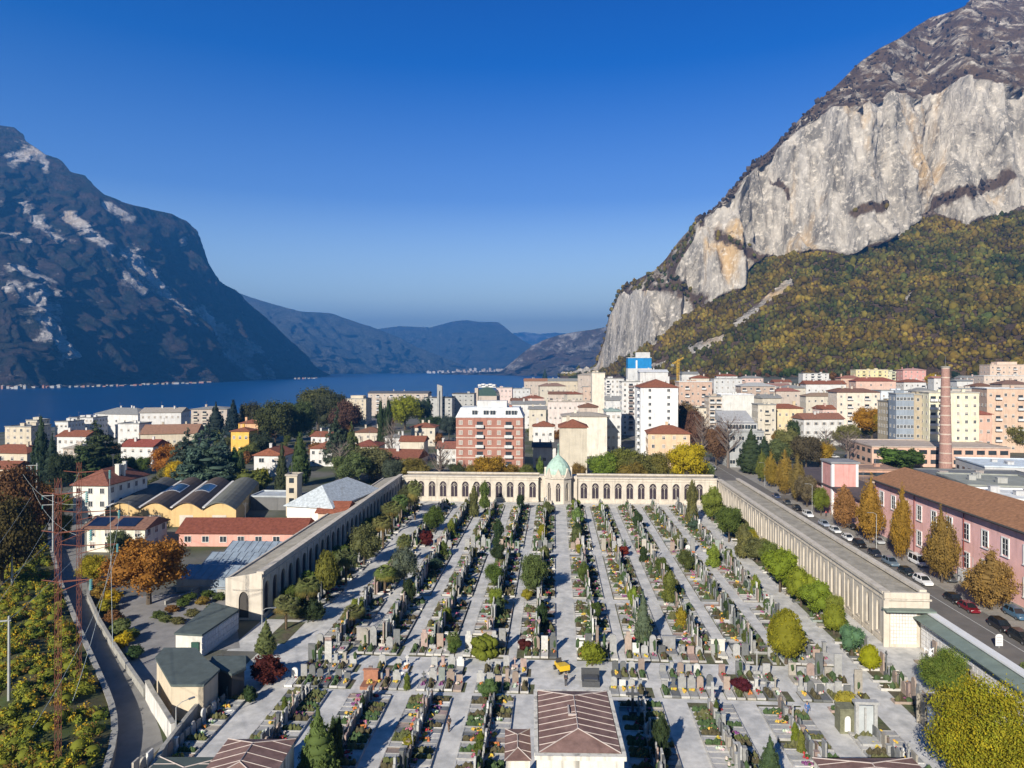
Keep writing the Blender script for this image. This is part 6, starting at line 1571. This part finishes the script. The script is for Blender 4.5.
for i in range(41):
    for j,(s,h) in enumerate(prof):
        q=A_[i]+nrm[i]*s; P[i,j]=(q.x,q.y,h+(fbm(q.x*.2,q.y*.2,0)*.5 if h>1 else 0))
me=grid_mesh('bank',P,mat('bank_soil',(.09,.08,.035),var=.4,scale=.5,col2=(.06,.08,.02))); me.flip_normals(); struct(put('bank',me))
rr=random.Random(3)
for i in range(620):
    k=rr.randrange(2,40); s=rr.uniform(1.6,16.5); h=float(np.interp(s,[a for a,_ in prof],[a for _,a in prof])); q=A_[k].lerp(A_[k-1],rr.random())+nrm[k]*s; r_2=rr.uniform(.5,1.25)
    lob.append(((q.x,q.y,h+r_2*.35),(r_2,r_2,r_2*rr.uniform(.6,1.0))))
me=leaf_mesh('bank_undergrowth',lob,130000,.15,seed=77,core=.75,sprd=.22,cols=((1,1,1),(1.6,1.4,.9),(.5,.65,.9),(.9,.9,1.2),(2.1,1.3,.8),(1.1,.6,1.2)))
o_=put('bank_undergrowth',me,color=(.21,.23,.03)); struct(o_,'stuff')
# railway strip beyond the bank
b=MB(); pts=[A_[i]+nrm[i]*24 for i in range(0,41,4)]
b.add([(A_[i]+nrm[i]*19)[:2]+(.03,) if False else tuple((A_[i]+nrm[i]*18.5).to_2d())+(.04,) for i in range(41)]+[tuple((A_[i]+nrm[i]*34).to_2d())+(.04,) for i in range(41)],[(i+1,42+i,41+i,i) for i in range(40)])
struct(b.build('railway_ballast',mat('ballast',(.08,.07,.06),var=.4,scale=3)))
b=MB()
for off in (21,22.4,26,27.4):
    b.tube([tuple((A_[i]+nrm[i]*off).to_2d())+(.2,) for i in range(41)],.07,4)
struct(b.build('railway_tracks',M_METAL))
# ---- masts and wires
def insul(b,p,l=1.1):
    for k in range(6): b.cyl(p[0],p[1],p[2]-l*k/6-.12,p[2]-l*k/6,.17,.09,8)
M_INS=mat('glass_insulators',(.10,.26,.26),rough=.3)
def lmast(px,py,hb,ytop,label,arms,rz=0,s=.2,mt=M_RUST):
    p=G(px,py,hb); H_=HT(ytop,p.y)-hb; r=empty('lattice_mast',p,rz,label,'pylon','rusty lattice masts')
    b=MB(); lattice(b,(0,0,-.5),(0,0,H_),s,int(H_/1.0),.026); b.build('mast',mt,r)
    for (z,l) in arms:
        z=H_*z; b=MB()
        for sg in (-1,1): b.tube([(0,sg*.25,z),(l,0,z+.3)],.035,4); b.tube([(0,sg*.25,z-1.0),(l,0,z+.3)],.03,4)
        b.tube([(0,0,z),(-l*.5,0,z+.2)],.05,4); ar_=b.build('crossarm',mt,r)
        b=MB(); insul(b,(l,0,z+.3)); b.build('insulator',M_INS,ar_)
    return r,p,H_
m1,p1,h1=lmast(58,752,4.6,478,'rusty lattice mast rising from the overgrown bank, left of the pair',[(.62,3.2),(.8,3.2),(.94,2.8)])
m2,p2,h2=lmast(79,672,2.5,462,'rusty lattice mast by the lane, right of the pair',[(.60,5.0),(.76,5.2),(.95,4.0)])
br=MB(); 
for k in range(9):
    z0=h1*(.25+k*.07); q0=Vector((p1.x,p1.y,4.6+z0)); q1=Vector((p2.x,p2.y,2.5+h2*(.22+k*.07)))
def pole(px,py,ytop,label,cross=3,Z=None):
    Z=Z or CH*F/(py-HY); X=XZ(px,Z); H_=HT(ytop,Z); r=empty('power_pole',(X,Z,0),R(15),label,'pole','pale power poles at the left')
    b=MB(); b.tube([(0,0,0),(0,0,H_)],[.2,.12],7); b.build('pole',M_POLE,r)
    for k in range(cross):
        z=H_-.6-k*2.0; b=MB(); b.box(-2.2,.2,-.07,.07,z,z+.14); a_=b.build('crossarm',M_POLE,r); b=MB(); insul(b,(-2.0,0,z-.02),.7); b.build('insulator',M_INS,a_)
    return X,Z,H_
pole(31,545,466,'pale slim power pole with three crossarms, left of the close pair',3); pole(37,545,463,'pale slim power pole with three crossarms, right of the close pair',3)
pole(53,560,493,'thin pole beside the overgrown bank with two short crossarms',2); pole(12,600,519,'white catenary pole at the left edge with one crossarm',1); pole(9,720,616,'white catenary pole in the dark cutting at the left edge',1)
def wire(label,a,c,sag,r=.02,col=None,name='power_line'):
    a,c=Vector(a),Vector(c); b=MB(); pts=[]
    for k in range(25):
        t=k/24; q=a.lerp(c,t); q.z-=sag*4*t*(1-t); pts.append(q)
    o=b.tube(pts,r,4).build(name,mat('pale_cable',(.42,.46,.44))); tag(o,label,'cable','power lines over the lane'); return o
def arm_end(m,p,H_,z,l): return (p.x+l,p.y,p.z+H_*z+.3-1.1)
wire('cable from upper arm of right mast down past the beige building',arm_end(m2,p2,h2,.76,5.2),(-33,52,17),1.5)
wire('cable from lower arm of right mast crossing the lane to bottom edge',arm_end(m2,p2,h2,.60,5.0),(-36,52,15),1.5)
wire('cable from top arm of right mast over the service buildings',arm_end(m2,p2,h2,.95,4.0),(-30,52,21),1.5)
wire('cable from left mast top running toward the bottom edge',arm_end(m1,p1,h1,.94,2.8),(-36,40,25),1)
wire('cable from left mast middle arm running toward the bottom edge',arm_end(m1,p1,h1,.8,3.2),(-38,40,21),1)
wire('cable over the bank left of the masts',(-74,112,19),(-38,44,20),1.2); wire('second cable over the bank, farthest left',(-82,118,20),(-44,44,18),1.4)
wire('cable between the two lattice masts near their tops',(p1.x,p1.y,p1.z+h1*.9),(p2.x,p2.y,p2.z+h2*.95),.4)
wire('cable from the right mast back to the slim poles',(p2.x,p2.y,p2.z+h2*.8),(-106,150,19),2); wire('lower cable from the right mast back to the slim poles',(p2.x,p2.y,p2.z+h2*.65),(-104,150,16),2)
# white X-braced frame at the wall and lane lamp
lamp(G(176,745,0),R(140),'short grey lamp beside the white lane wall',4.2)
lamp(G(262,640,0),R(100),'grey lamp at the end of the left arcade yard',4.5)
# nursery yard
b=MB(); Y4=[G(x,y,0) for x,y in [(118,598),(232,590),(240,648),(176,655),(150,690),(128,664)]]; b.add([(p.x,p.y,.014) for p in Y4],[(5,4,3,2,1,0)]); me=b.mesh('yard',mat('yard_paving',(.24,.23,.22),var=.25,scale=.4)); me.flip_normals() if me.polygons[0].normal.z<0 else None; struct(put('yard',me))
T('broad',149,603,541,68,(.20,.085,.02),'big round rust-brown tree shading the nursery yard',k=None) if False else tree_at('broad',G(149,604,0),12.6,11.3,(.26,.11,.025),'big round rust-brown tree shading the nursery yard','tree')
i=0
for (px,py,w_,c,l) in [(100,600,12,AU,'brown'),(106,612,11,YG,'yellow-green'),(112,604,12,YE,'yellow'),(114,624,12,BN,'reddish brown'),(121,634,13,OL,'olive'),(124,646,12,YE,'golden'),(132,640,10,GR,'green'),(135,658,11,DG,'dark green'),(98,588,9,BN,'purple-brown'),(104,590,8,OL,'olive')]:
    i+=1; T('bush',px,py,py-w_*1.15,w_*1.5,c,f'{l} shrub in the row along the lane kerb wall, {words[i-1]} from list top' if False else f'{l} shrub, number {i} going down the row beside the lane kerb','' and None,group='shrubs beside the lane') if False else T('bush',px,py,py-w_*1.15,w_*1.5,c,f'{l} shrub, {words[i-1]} in the row beside the lane kerb wall',group='shrubs beside the lane')
i=0
for (px,py) in [(172,612),(182,606),(192,616),(203,604),(213,611),(166,622),(178,624),(190,600),(208,597),(220,600),(158,618)]:
    i+=1; c,l=rr.choice([(OL,'olive'),(GR,'green'),(BN,'brown'),(AU,'golden brown')]); T('bush',px,py,py-7,14,c,f'{l} low nursery plant, {words[i-1]} in the bed behind the niche building',group='nursery plants')
T('broad',92,586,556,0.1+26,(.26,.22,.02),'yellow-green ball tree at the lane bend',group=None)
T('broad',118,560,531,22,(.09,.11,.05),'grey-green tree in front of the solar panel house')
T('bush',132,558,540,22,DG,'dark green hedge beside the solar panel house')
T('bush',268,683,655,34,(.075,.02,.015),'dark red hedge at the end of the left avenue')
T('bush',250,702,686,14,DG,'small dark plant in the shade behind the boundary wall')
# ------------------------------------------------------------------ trees of the town
gt='trees in the town'
for a in [
 # left dark woods
 ('broad',8,560,468,60,(.10,.055,.025),'big dark brown tree at the left edge'),('broad',28,545,482,44,(.12,.06,.02),'rusty dark tree right of the edge one'),
 ('broad',44,530,488,30,(.07,.06,.02),'dark tree beside the slim power poles'),('broad',2,600,500,60,(.06,.055,.02),'very dark tree in the cutting at the left edge'),
 ('cone',41,488,420,22,(.03,.05,.028),'tall dark spruce left of the big cedar'),('cone',52,488,438,22,(.028,.045,.03),'second dark spruce leaning on the first'),
 ('broad',62,492,452,24,(.03,.042,.022),'dark round tree between spruce and cedar'),
 ('cedar',98,478,423,56,(.05,.075,.03),'big spreading dark cedar in the left part of town'),('cedar',82,484,446,36,(.055,.08,.03),'smaller cedar in front of the big spreading one'),
 ('bush',62,512,494,20,(.14,.15,.02),'yellow-green bush left of the white house'),('broad',64,545,512,16,(.12,.11,.02),'olive yellow tree at the foot of the right mast'),
 ('broad',168,478,444,36,OR,'orange autumn tree left of the blue-green cedar'),('broad',176,486,462,20,YE,'yellow bush below the orange autumn tree'),
 ('cedar',205,490,426,64,(.07,.10,.085),'large blue-green cedar right of the orange tree'),('cedar',186,480,430,40,(.055,.08,.065),'blue-green cedar partly behind the large one'),('cedar',222,478,432,30,(.06,.09,.075),'narrower blue-green cedar at the right of the group'),
 ('cone',216,440,405,22,(.025,.04,.035),'dark conifer in front of the beige lakeside block'),('cone',233,442,402,20,(.02,.035,.035),'dark conifer at the right side of the beige block'),
 ('column',234,487,447,11,(.05,.09,.03),'slim green cypress right of the cedars, taller one'),('column',228,487,455,9,(.05,.085,.03),'slim green cypress right of the cedars, shorter one'),('column',241,488,452,9,(.035,.055,.025),'slim dark cypress at the right of the pair'),
 ('bush',152,500,478,30,(.05,.06,.025),'dark hedge mass behind the ochre sheds'),('bush',250,492,470,30,(.1,.12,.03),'green shrubs behind the carport'),('bush',262,490,468,18,(.17,.17,.02),'yellowish shrub below the white gabled house'),
 ('broad',252,440,403,26,(.05,.055,.025),'dark brownish tree behind the orange house'),('broad',275,450,402,38,(.05,.065,.025),'dark green tree right of the orange house'),('broad',262,458,432,24,(.04,.055,.03),'dark tree behind the white gabled house roof'),
 ('broad',318,430,388,40,(.075,.085,.03),'tall olive tree standing high against the lake'),('broad',332,436,394,34,(.05,.055,.025),'dark tree right of the tall olive one'),('broad',346,438,402,30,(.08,.05,.035),'purplish brown tree before the tower block'),
 ('broad',300,446,400,30,(.05,.07,.03),'green tree left of the tall olive one'),('broad',288,442,405,26,(.04,.055,.025),'dark tree at the lake left of the green one'),
 ('cone',300,486,435,24,(.05,.075,.03),'dark green fir among the red roofs'),('cone',282,500,446,0.1+16,(.05,.06,.03),'dark conifer behind the small beige tower'),
 ('cedar',336,470,410,28,(.045,.07,.045),'green-blue cedar before the red roofs'),('cedar',352,480,424,24,(.07,.09,.04),'light cedar right of the green-blue one'),
 ('column',381,452,400,9,(.035,.055,.025),'slender black-green cypress beside the tower block, left one'),('column',388,452,399,10,(.035,.055,.03),'slender black-green cypress beside the tower block, right one'),
 ('broad',405,430,397,34,(.19,.20,.02),'bright yellow-green tree before the cream lake building'),('broad',422,428,398,16,(.05,.075,.05),'dark conifer-like tree beside the bright one'),
 ('bare',392,470,418,24,GY,'bare grey tree left of the bright yellow-green one'),
 ('broad',432,436,416,26,(.04,.06,.03),'dark green tree before the grey concrete complex'),('broad',449,440,416,18,(.045,.065,.055),'blue-green tree left of the brick block'),('column',428,424,398,10,(.03,.05,.03),'thin conifer in front of the concrete facade'),
 ('broad',372,482,446,42,(.10,.115,.05),'wide olive-green tree behind the arcade corner'),('broad',350,486,452,36,(.09,.11,.045),'olive tree above the left arcade roof'),('bare',340,484,440,34,(.15,.14,.11),'bare grey-brown tree above the left arcade roof'),
 ('broad',392,486,460,22,(.07,.09,.06),'grey-green tree at the arcade corner'),('broad',412,484,459,32,(.16,.13,.035),'yellow-brown tree behind the rear arcade left end'),('bare',440,486,440,34,GY,'bare twiggy grey tree left of the brick block'),
 ('broad',458,486,462,18,(.06,.07,.03),'dark green shrub at the foot of the brick block'),('broad',488,486,455,34,(.24,.15,.02),'golden orange tree in front of the brick block'),('broad',508,486,464,26,(.2,.13,.03),'orange-brown tree right of the golden one'),('broad',472,486,465,18,(.16,.12,.03),'small golden tree left of the large golden one'),
 ('column',540,484,457,9,(.10,.14,.03),'fresh green cypress left of the chapel dome'),('broad',527,486,464,16,(.10,.12,.03),'green bush between brick block and dome'),('broad',578,486,462,15,(.18,.13,.04),'brown-orange bush right of the chapel dome'),
 ('broad',606,486,452,34,(.12,.16,.025),'bright green tree behind the right rear arcade'),('broad',624,486,450,36,(.12,.14,.03),'green tree in the middle of the rear tree belt'),('broad',641,488,452,34,(.11,.12,.035),'olive tree in the rear tree belt'),('broad',658,488,454,26,(.14,.13,.03),'yellow-olive tree in the rear tree belt'),
 ('broad',634,490,463,30,(.15,.12,.03),'brownish low tree in front of the rear tree belt'),('broad',687,488,444,38,(.33,.25,.015),'bright yellow tree at the right end of the rear belt'),('broad',706,486,463,16,(.13,.15,.06),'pale green bush right of the bright yellow tree'),
 ('broad',686,448,404,26,(.12,.08,.04),'brown tree between white tower and peach block'),('broad',694,452,412,22,(.10,.055,.04),'purple-brown tree below the beige block'),('bare',702,466,412,30,(.17,.10,.08),'bare reddish tree left of the modern grey building'),('bare',728,468,414,34,(.16,.10,.08),'large bare reddish-brown tree before the modern grey building'),('broad',716,466,425,24,(.14,.09,.05),'brown thinning tree by the slim apartment tower'),
 ('cone',751,474,432,32,(.04,.065,.03),'dark green fir cluster at the street, left one'),('cone',764,472,438,24,(.035,.055,.03),'dark green fir cluster at the street, right one'),
 ('round',781,440,408,24,(.09,.15,.02),'large round bright green tree beside the white country house'),('broad',797,444,419,20,(.04,.06,.025),'dark green tree left of the white country house'),('broad',790,400,386,18,(.08,.10,.06),'grey-green tree on the hillside behind'),
 ('round',833,403,390,10,(.08,.13,.02),'small round green tree left of the balconied cream building'),
 ('broad',872,440,408,38,(.28,.14,.015),'orange and yellow autumn tree left of the modern block'),('broad',884,442,413,22,(.22,.17,.015),'golden tree close to the modern block'),('broad',846,446,424,24,(.13,.13,.04),'olive tree below the white country house'),
 ('broad',985,436,412,22,(.32,.15,.015),'orange tree right of the brick chimney'),('broad',1000,448,418,36,(.06,.08,.02),'dark green tree right of the orange one'),('broad',1014,452,425,24,(.12,.12,.04),'olive tree at the right edge above the warehouse'),
 ('bush',890,466,447,40,(.07,.12,.025),'green hedge before the pink podium, left part'),('bush',908,468,449,32,(.05,.09,.02),'green hedge before the pink podium, right part'),
 ('broad',806,470,436,30,(.08,.07,.04),'dark brown tree behind the street trees'),('broad',820,468,440,24,(.24,.17,.02),'golden tree behind the street trees'),('bare',826,464,428,34,(.16,.13,.12),'bare grey tree left of the hedge'),('bare',848,462,430,36,(.17,.14,.13),'second bare grey tree left of the hedge'),('broad',788,462,428,26,(.15,.15,.05),'yellow-green tree above the street trees'),
 ('broad',776,466,440,24,(.10,.13,.05),'green garden tree above the street'),
 ('broad',590,392,377,22,(.05,.07,.025),'dark green tree by the shore left of the rock foot'),('broad',576,390,376,18,(.05,.075,.03),'green tree on the shore at the water edge'),('broad',560,390,380,14,(.08,.1,.03),'small green tree on the shore'),('cone',545,386,370,8,(.04,.06,.03),'dark fir on the shore rising above the lake')]:
    T(*a,group=gt)
pal=[(GR,'green'),(OL,'olive'),(DG,'dark green'),(AU,'golden brown'),(BN,'brown'),((.12,.13,.03),'yellow-green')]
rr=random.Random(21); n=0; FAR=[]
def fr(x0,x1,y0,y1,N,hh,place,kinds=('broad','broad','round','bush')):
    global n
    cw=defaultdict(list)
    for i in range(N):
        px=rr.uniform(x0,x1); py=rr.uniform(y0,y1); c,l=rr.choice(pal); 
        Z=CH*F/(py-HY)
        for _ in range(8): g=ground(XZ(px,Z),Z); Z=min(900,(CH-g)*F/(py-HY))
        if shore(XZ(px,Z),Z)<12: continue
        h=rr.uniform(*hh)
        if Z>395: FAR.append((XZ(px,Z),Z,ground(XZ(px,Z),Z),h,c)); continue
        o_=tree_at(rr.choice(kinds),(XZ(px,Z),Z,ground(XZ(px,Z),Z)-.1),h*rr.uniform(.7,1.0),h,c,'garden tree to be named','tree','garden trees '+place); cw[l].append((px,o_))
    for l,lst in cw.items():
        for q,(x_,o_) in enumerate(sorted(lst,key=lambda t:t[0]),1): o_['label']=f'{l} garden tree {place}, {ORD(q)} from left'
fr(0,350,445,485,38,(4,8),'between the houses left of the arcade')
fr(60,420,420,445,26,(5,9),'near the lake shore behind the left houses')
fr(420,720,405,455,36,(5,9),'between the blocks in the town centre')
fr(720,1024,392,450,60,(5,10),'among the houses on the right')
fr(640,1024,378,392,60,(6,11),'at the foot of the wooded slope')
fr(650,1024,374,383,70,(7,13),'on the upper edge of town below the woods')
fr(420,1024,425,455,26,(4,7),'in the yards behind the rear arcade')
fr(520,620,378,390,10,(6,10),'along the shore below the rock')
lb_=[];lc_=[]
for (x,y,z,h,c) in FAR:
    for q in range(3):
        s_=h*rr.uniform(.22,.34); lb_.append(((x+rr.uniform(-.25,.25)*h,y+rr.uniform(-.25,.25)*h,z+h*rr.uniform(.4,.72)),(s_,s_,s_*1.1))); lc_.append(c)
me=leaf_mesh('distant_trees',lb_,len(lb_)*260,.55,lobecol=lc_,seed=5,core=.85,sprd=.5); struct(put('distant_trees',me,color=(1,1,1)),'stuff')
for i,(px,Z,l) in enumerate([(935,640,'wide golden tree on the slope right of the chimney top'),(905,520,'dark green umbrella-shaped tree below the pink flats'),(740,560,'dark tree mass left of the grey hipped roof')]):
    g=ground(XZ(px,Z),Z); tree_at('broad',(XZ(px,Z),Z,g),[15,26,14][i],[15,10,11][i],[YE,GR,DG][i],l,'tree',gt)
# ------------------------------------------------------------------ monuments, cart, people
M_DKG=mat('dark_granite',(.07,.072,.075),rough=.3,var=.2,scale=3)
M_LTG=mat('light_granite',(.36,.36,.35),rough=.5,var=.25,scale=3)
def onp(px,py): return G(px,py,.02)
r=empty('granite_frame_tomb',onp(866,738),-TH,'tall open frame tomb of pale grey granite right of the yellow bush','tomb'); b=MB(); b.box(-1.2,-.85,-.2,.2,0,3.9); b.box(.85,1.2,-.2,.2,0,3.9); b.box(-.18,.02,-.1,.1,0,3.4); b.box(-1.35,1.35,-.3,.5,3.9,4.2); b.build('frame',M_LTG,r); b=MB(); b.box(-.849,.849,.12,.18,.4,3.6); b.build('glass_panel',mat('pale_glass',(.4,.43,.44),rough=.15),r); b=MB(); b.box(-1.3,1.3,-2.2,-.25,0,.5); b.build('base',M_LTG,r)
r=empty('arched_tomb',onp(848,734),-TH,'small ivy-covered tomb with an arched white door','tomb',scale=(.72,.8,.85)); b=MB(); bay_panel(b,2.4,3.2,(1.0,.2,1.8,2.4),.3,(-1.2,0)); b.box(-1.2,-1.0,.01,2,0,3.2); b.box(1.0,1.2,.01,2,0,3.2); b.box(-1.3,1.3,-.1,2.1,3.21,3.4); b.build('wall',mat('mossy_stone',(.17,.17,.11),var=.4,scale=2),r); b=MB(); b.box(-.5,.5,.2,.28,.2,2.3); b.build('door',M_WHITE,r)
r=empty('mausoleum',W(43.2,82.5,0),-TH-PI/2,'square concrete mausoleum with a tall white door beside the right path','mausoleum'); b=MB(); b.box(-2.2,2.2,0,3.6,0,3.3); b.box(-2.4,-2.2,-.35,3.7,0,3.45); b.box(-.9,-.7,-.2,-.004,0,3.1); b.build('wall',mat('weathered_concrete',(.30,.27,.22),var=.3,scale=.8,streak=.4),r); b=MB(); b.box(-.4,1.2,-.08,-.004,.2,2.9); b.build('door',M_WHITE,r); b=MB(); b.box(-2.1,2.1,.1,3.5,3.31,3.5); b.build('roof',mat('dark_roof_slab',(.13,.11,.1),var=.3),r)
r=empty('canopy_tomb',W(53.2,95.5,0),-TH-PI/2,'dark granite canopy tomb under the niche wall','tomb'); b=MB(); [b.box(x,x+.25,y,y+.25,0,2.6) for x in (-1.3,1.05) for y in (-1.2,.95)]; b.box(-1.5,1.5,-1.4,1.4,2.61,2.95); b.build('canopy',M_DKG,r); b=MB(); b.box(-.8,.8,-.8,.8,0,.9); b.build('sarcophagus',M_DKG,r)
r=empty('box_tomb',onp(591,687),-TH,'polished dark granite box tomb just behind the front chapel roof','tomb'); b=MB(); b.box(-1.15,1.15,-.1,1.9,0,.75); b.box(-.95,.95,.1,1.7,.751,.95); b.build('sarcophagus',M_DKG,r); b=MB(); b.box(-1.2,1.2,1.95,2.15,0,1.6); b.build('headstone',M_DKG,r)
r=empty('stone_cross',W(9.4,84,.02),-TH,'tall dark stone cross in the shaded bed right of the chapel','cross'); b=MB(); b.box(-.45,.45,-.45,.45,0,.8); b.box(-.15,.15,-.12,.12,.8,3.6); b.box(-.8,.8,-.11,.11,2.6,2.9); b.build('cross',M_DKG,r)
r=empty('stone_cross',W(19.4,86.5,.02),-TH,'pale weathered cross monument in the second near bed right of the chapel','cross'); b=MB(); b.box(-.5,.5,-.5,.5,0,1.1); b.box(-.17,.17,-.15,.15,1.1,3.4); b.box(-.7,.7,-.13,.13,2.5,2.8); b.build('cross',M_LTG,r)
r=empty('angel_monument',W(52.6,100.5,.02),-TH,'white marble statue group on a plinth before the short niche wall','statue'); b=MB(); b.box(-.8,.8,-.5,.5,0,.9); b.build('plinth',M_LTG,r); b=MB(); b.tube([(0,0,.9),(0,0,1.5),(.05,0,2.1),(.05,0,2.35)],[.38,.26,.22,.08],10); b.blob((.05,0,2.5),(.13,.14,.16),2,.03); b.tube([(.2,0,2.1),(.45,-.2,1.8),(.35,-.4,2.0)],[.08,.07,.04],6); b.tube([(-.12,0,2.1),(-.3,-.2,1.8),(-.1,-.4,1.7)],[.08,.07,.04],6); b.tube([(0,.15,2.1),(-.5,.3,2.6),(-.55,.32,1.5)],[.1,.16,.03],6); b.tube([(0,.15,2.1),(.6,.3,2.6),(.6,.32,1.5)],[.1,.16,.03],6); b.build('figure',M_WHITE,r,smooth=True)
# sentinel monuments in rows: family tombs seen as larger blocks
for i,(u,v,w_,h_,c,l) in enumerate([(-29,104.3,2.3,2.3,(.30,.28,.25),'wide grey-brown family tomb at the left of the rear cross row'),(-24.4,91.0,1.9,1.7,(.33,.15,.09),'brown polished wide headstone in the second near bed') ,(-15.6,103.8,1.6,1.9,(.6,.58,.54),'pair-width white headstone in the rear cross row left of centre'),(24,103.6,2.0,2.0,(.58,.56,.5),'wide white tomb in the rear cross row right of centre'),(34,103.6,2.4,1.9,(.24,.28,.25),'wide green-grey tomb in the rear cross row at right'),(17,104.0,1.8,2.1,(.25,.25,.25),'wide grey tomb behind the egg-shaped tree aisle'),(-9.8,104.0,1.7,2.2,(.35,.3,.26),'beige family tomb left of the red shrub')]):
    r=empty('family_tomb',W(u,v,.02),-TH,l,'tomb','large family tombs'); b=MB(); b.box(-w_/2,w_/2,-.2,.2,0,h_); b.box(-w_/2-.12,w_/2+.12,-.28,.28,h_+.002,h_+.14); b.build('headstone',M_STONET,r,c); b=MB(); b.box(-w_/2,w_/2,-2.1,-.22,0,.4); b.build('slab',M_STONET,r,tuple(x*.8 for x in c)); b=MB(); flowers_mb(b,0,-.9,.42,.4,(.5,.35,.1),10); b.build('flowers',M_ATTR,r)
# yellow motor cart
ct=empty('motor_cart',onp(562,672),R(20),'small yellow motor cart standing on the central aisle','cart')
M_YEL=mat('yellow_paint',(.62,.40,.02),rough=.4,var=.1)
b=MB(); b.prism([(-.75,-1.0),(.75,-1.0),(.62,.5),(-.62,.5)],.55,[1.25,1.25,1.15,1.15]); b.box(-.5,.5,.55,1.5,.5,1.0); b.build('body',M_YEL,ct)
b=MB(); b.box(-.45,.45,.6,1.1,1.003,1.12); b.box(-.4,.4,1.1,1.25,1.0,1.5); b.build('seat',M_DARKFR,ct)
b=MB(); b.tube([(0,.5,1.0),(0,.45,1.55)],.04,5); b.tube([(-.3,.45,1.55),(.3,.45,1.55)],.03,5); b.build('handlebar',M_DARKFR,ct)
wh_=CARM['hatch'][2]
for sx in (-.66,.66):
    for sy in (-.6,1.1): put('wheel',wh_,ct,loc=(sx,sy,.32))
def person(loc,rz,label,jacket,trous,skin=(.45,.28,.2),hairc=(.05,.035,.025),step=.28,arms=((.25,.1),(-.22,.1)),extra=None):
    r=empty('person',loc,rz,label,'person')
    s=step
    J=[(0,0,.95),(0,-.01,1.15),(0,-.01,1.38),(0,-.02,1.50),(0,-.04,1.60),(0,-.05,1.70),      #0 pelvis..5 head
       (-.17,0,1.42),(-.23,arms[0][0]*.4,1.16),(-.24,-arms[0][0]*.0-arms[0][1]-.08,.93),(-.24,-arms[0][1]-.12,.85),
       (.17,0,1.42),(.23,arms[1][0]*.4,1.16),(.24,-arms[1][1]-.04,.93),(.24,-arms[1][1]-.08,.85),
       (-.10,0,.90),(-.10,-s*.55,.50),(-.10,-s*.9,.09),(-.10,-s*.9-.16,.04),
       (.10,0,.90),(.10,s*.3,.50),(.10,s*.95,.11),(.10,s*.95-.15,.05)]
    E=[(0,1),(1,2),(2,3),(3,4),(4,5),(2,6),(6,7),(7,8),(8,9),(2,10),(10,11),(11,12),(12,13),(0,14),(14,15),(15,16),(16,17),(0,18),(18,19),(19,20),(20,21)]
    RD_=[.14,.13,.15,.06,.085,.09,.06,.045,.03,.035,.06,.045,.03,.035,.085,.06,.045,.04,.085,.06,.045,.04]
    for h in (9,13):
        bx,by,bz=J[h]; sx=-1 if bx<0 else 1
        for k in range(4):
            J.append((bx+.0,by-.03+.02*k,bz-.05)); RD_.append(.010); E.append((h,len(J)-1)); J.append((bx-sx*.015,by-.035+.022*k,bz-.095-.008*(1.5-abs(k-1.5)))); RD_.append(.008); E.append((len(J)-2,len(J)-1))
        J.append((bx-sx*.03,by-.045,bz-.03)); RD_.append(.011); E.append((h,len(J)-1))
    def skinm(name,idx,scale,mt,edges=None,col=None,add=0.0):
        me=bpy.data.meshes.new(name); mp={q:i for i,q in enumerate(idx)}
        me.from_pydata([J[q] for q in idx],[(mp[a],mp[c]) for a,c in E if a in mp and c in mp],[]); me.materials.append(mt)
        o=put(name,me,r,col); sk=o.modifiers.new('skin','SKIN'); sk.use_smooth_shade=True
        ly=me.skin_vertices[0].data if me.skin_vertices else None
        if ly is None:
            bpy.context.view_layer.objects.active=o; ly=me.skin_vertices[0].data
        for i,q in enumerate(idx): ly[i].radius=(RD_[q]*scale+add,RD_[q]*scale+add); ly[i].use_root=(i==0)
        o.modifiers.new('sub','SUBSURF').levels=1; o.modifiers['sub'].render_levels=2; return o
    M_T=mat('cloth',tint=True,var=.15,scale=6); M_SK=mat('skin',skin,var=.05,rough=.6)
    skinm('body',list(range(len(J))),1,M_SK)
    skinm('jacket',[0,1,2,6,7,8,10,11,12],1.0,M_T,col=jacket,add=.022); skinm('trousers',[0,14,15,16,18,19,20],1.0,M_T,col=trous,add=.02)
    b=MB(); b.blob((0,-.03,1.735),(.105,.115,.09),2,.03); b.blob((0,.02,1.69),(.1,.09,.1),2,.03); b.build('hair',M_T,r,hairc,smooth=True)
    for q in (17,21):
        b=MB(); x,y,z=J[q]; b.blob((x,y+.06,.055),(.055,.14,.055),2,.0); b.build('shoe',M_T,r,(.02,.02,.02),smooth=True)
    b=MB(); b.blob((0,-.145,1.675),(.015,.02,.025),1,0); [b.blob((sx*.035,-.135,1.70),(.012,.008,.008),1,0) for sx in (-1,1)]; b.build('face',M_SK,r)
    return r
person(onp(449,731),R(205),'person in dark jacket and brown trousers walking on the left near aisle',(.05,.045,.05),(.14,.09,.06))
person(onp(566,686),R(170),'person in dark clothes standing behind the front chapel roof',(.03,.03,.04),(.03,.03,.035),step=.06)
person(onp(807,716),R(10),'person in a blue coat walking on the right near aisle',(.06,.14,.33),(.08,.13,.26))
person(onp(527.5,531),R(30),'person in dark coat walking on a rear aisle left of the centre',(.04,.04,.05),(.05,.05,.06))
person(W(76,170,.13),R(15),'person in light shirt walking on the factory pavement',(.4,.38,.35),(.06,.07,.12))
person(W(76.4,200,.13),R(190),'person in red top on the pavement near the pink tower',(.35,.05,.05),(.04,.04,.06))
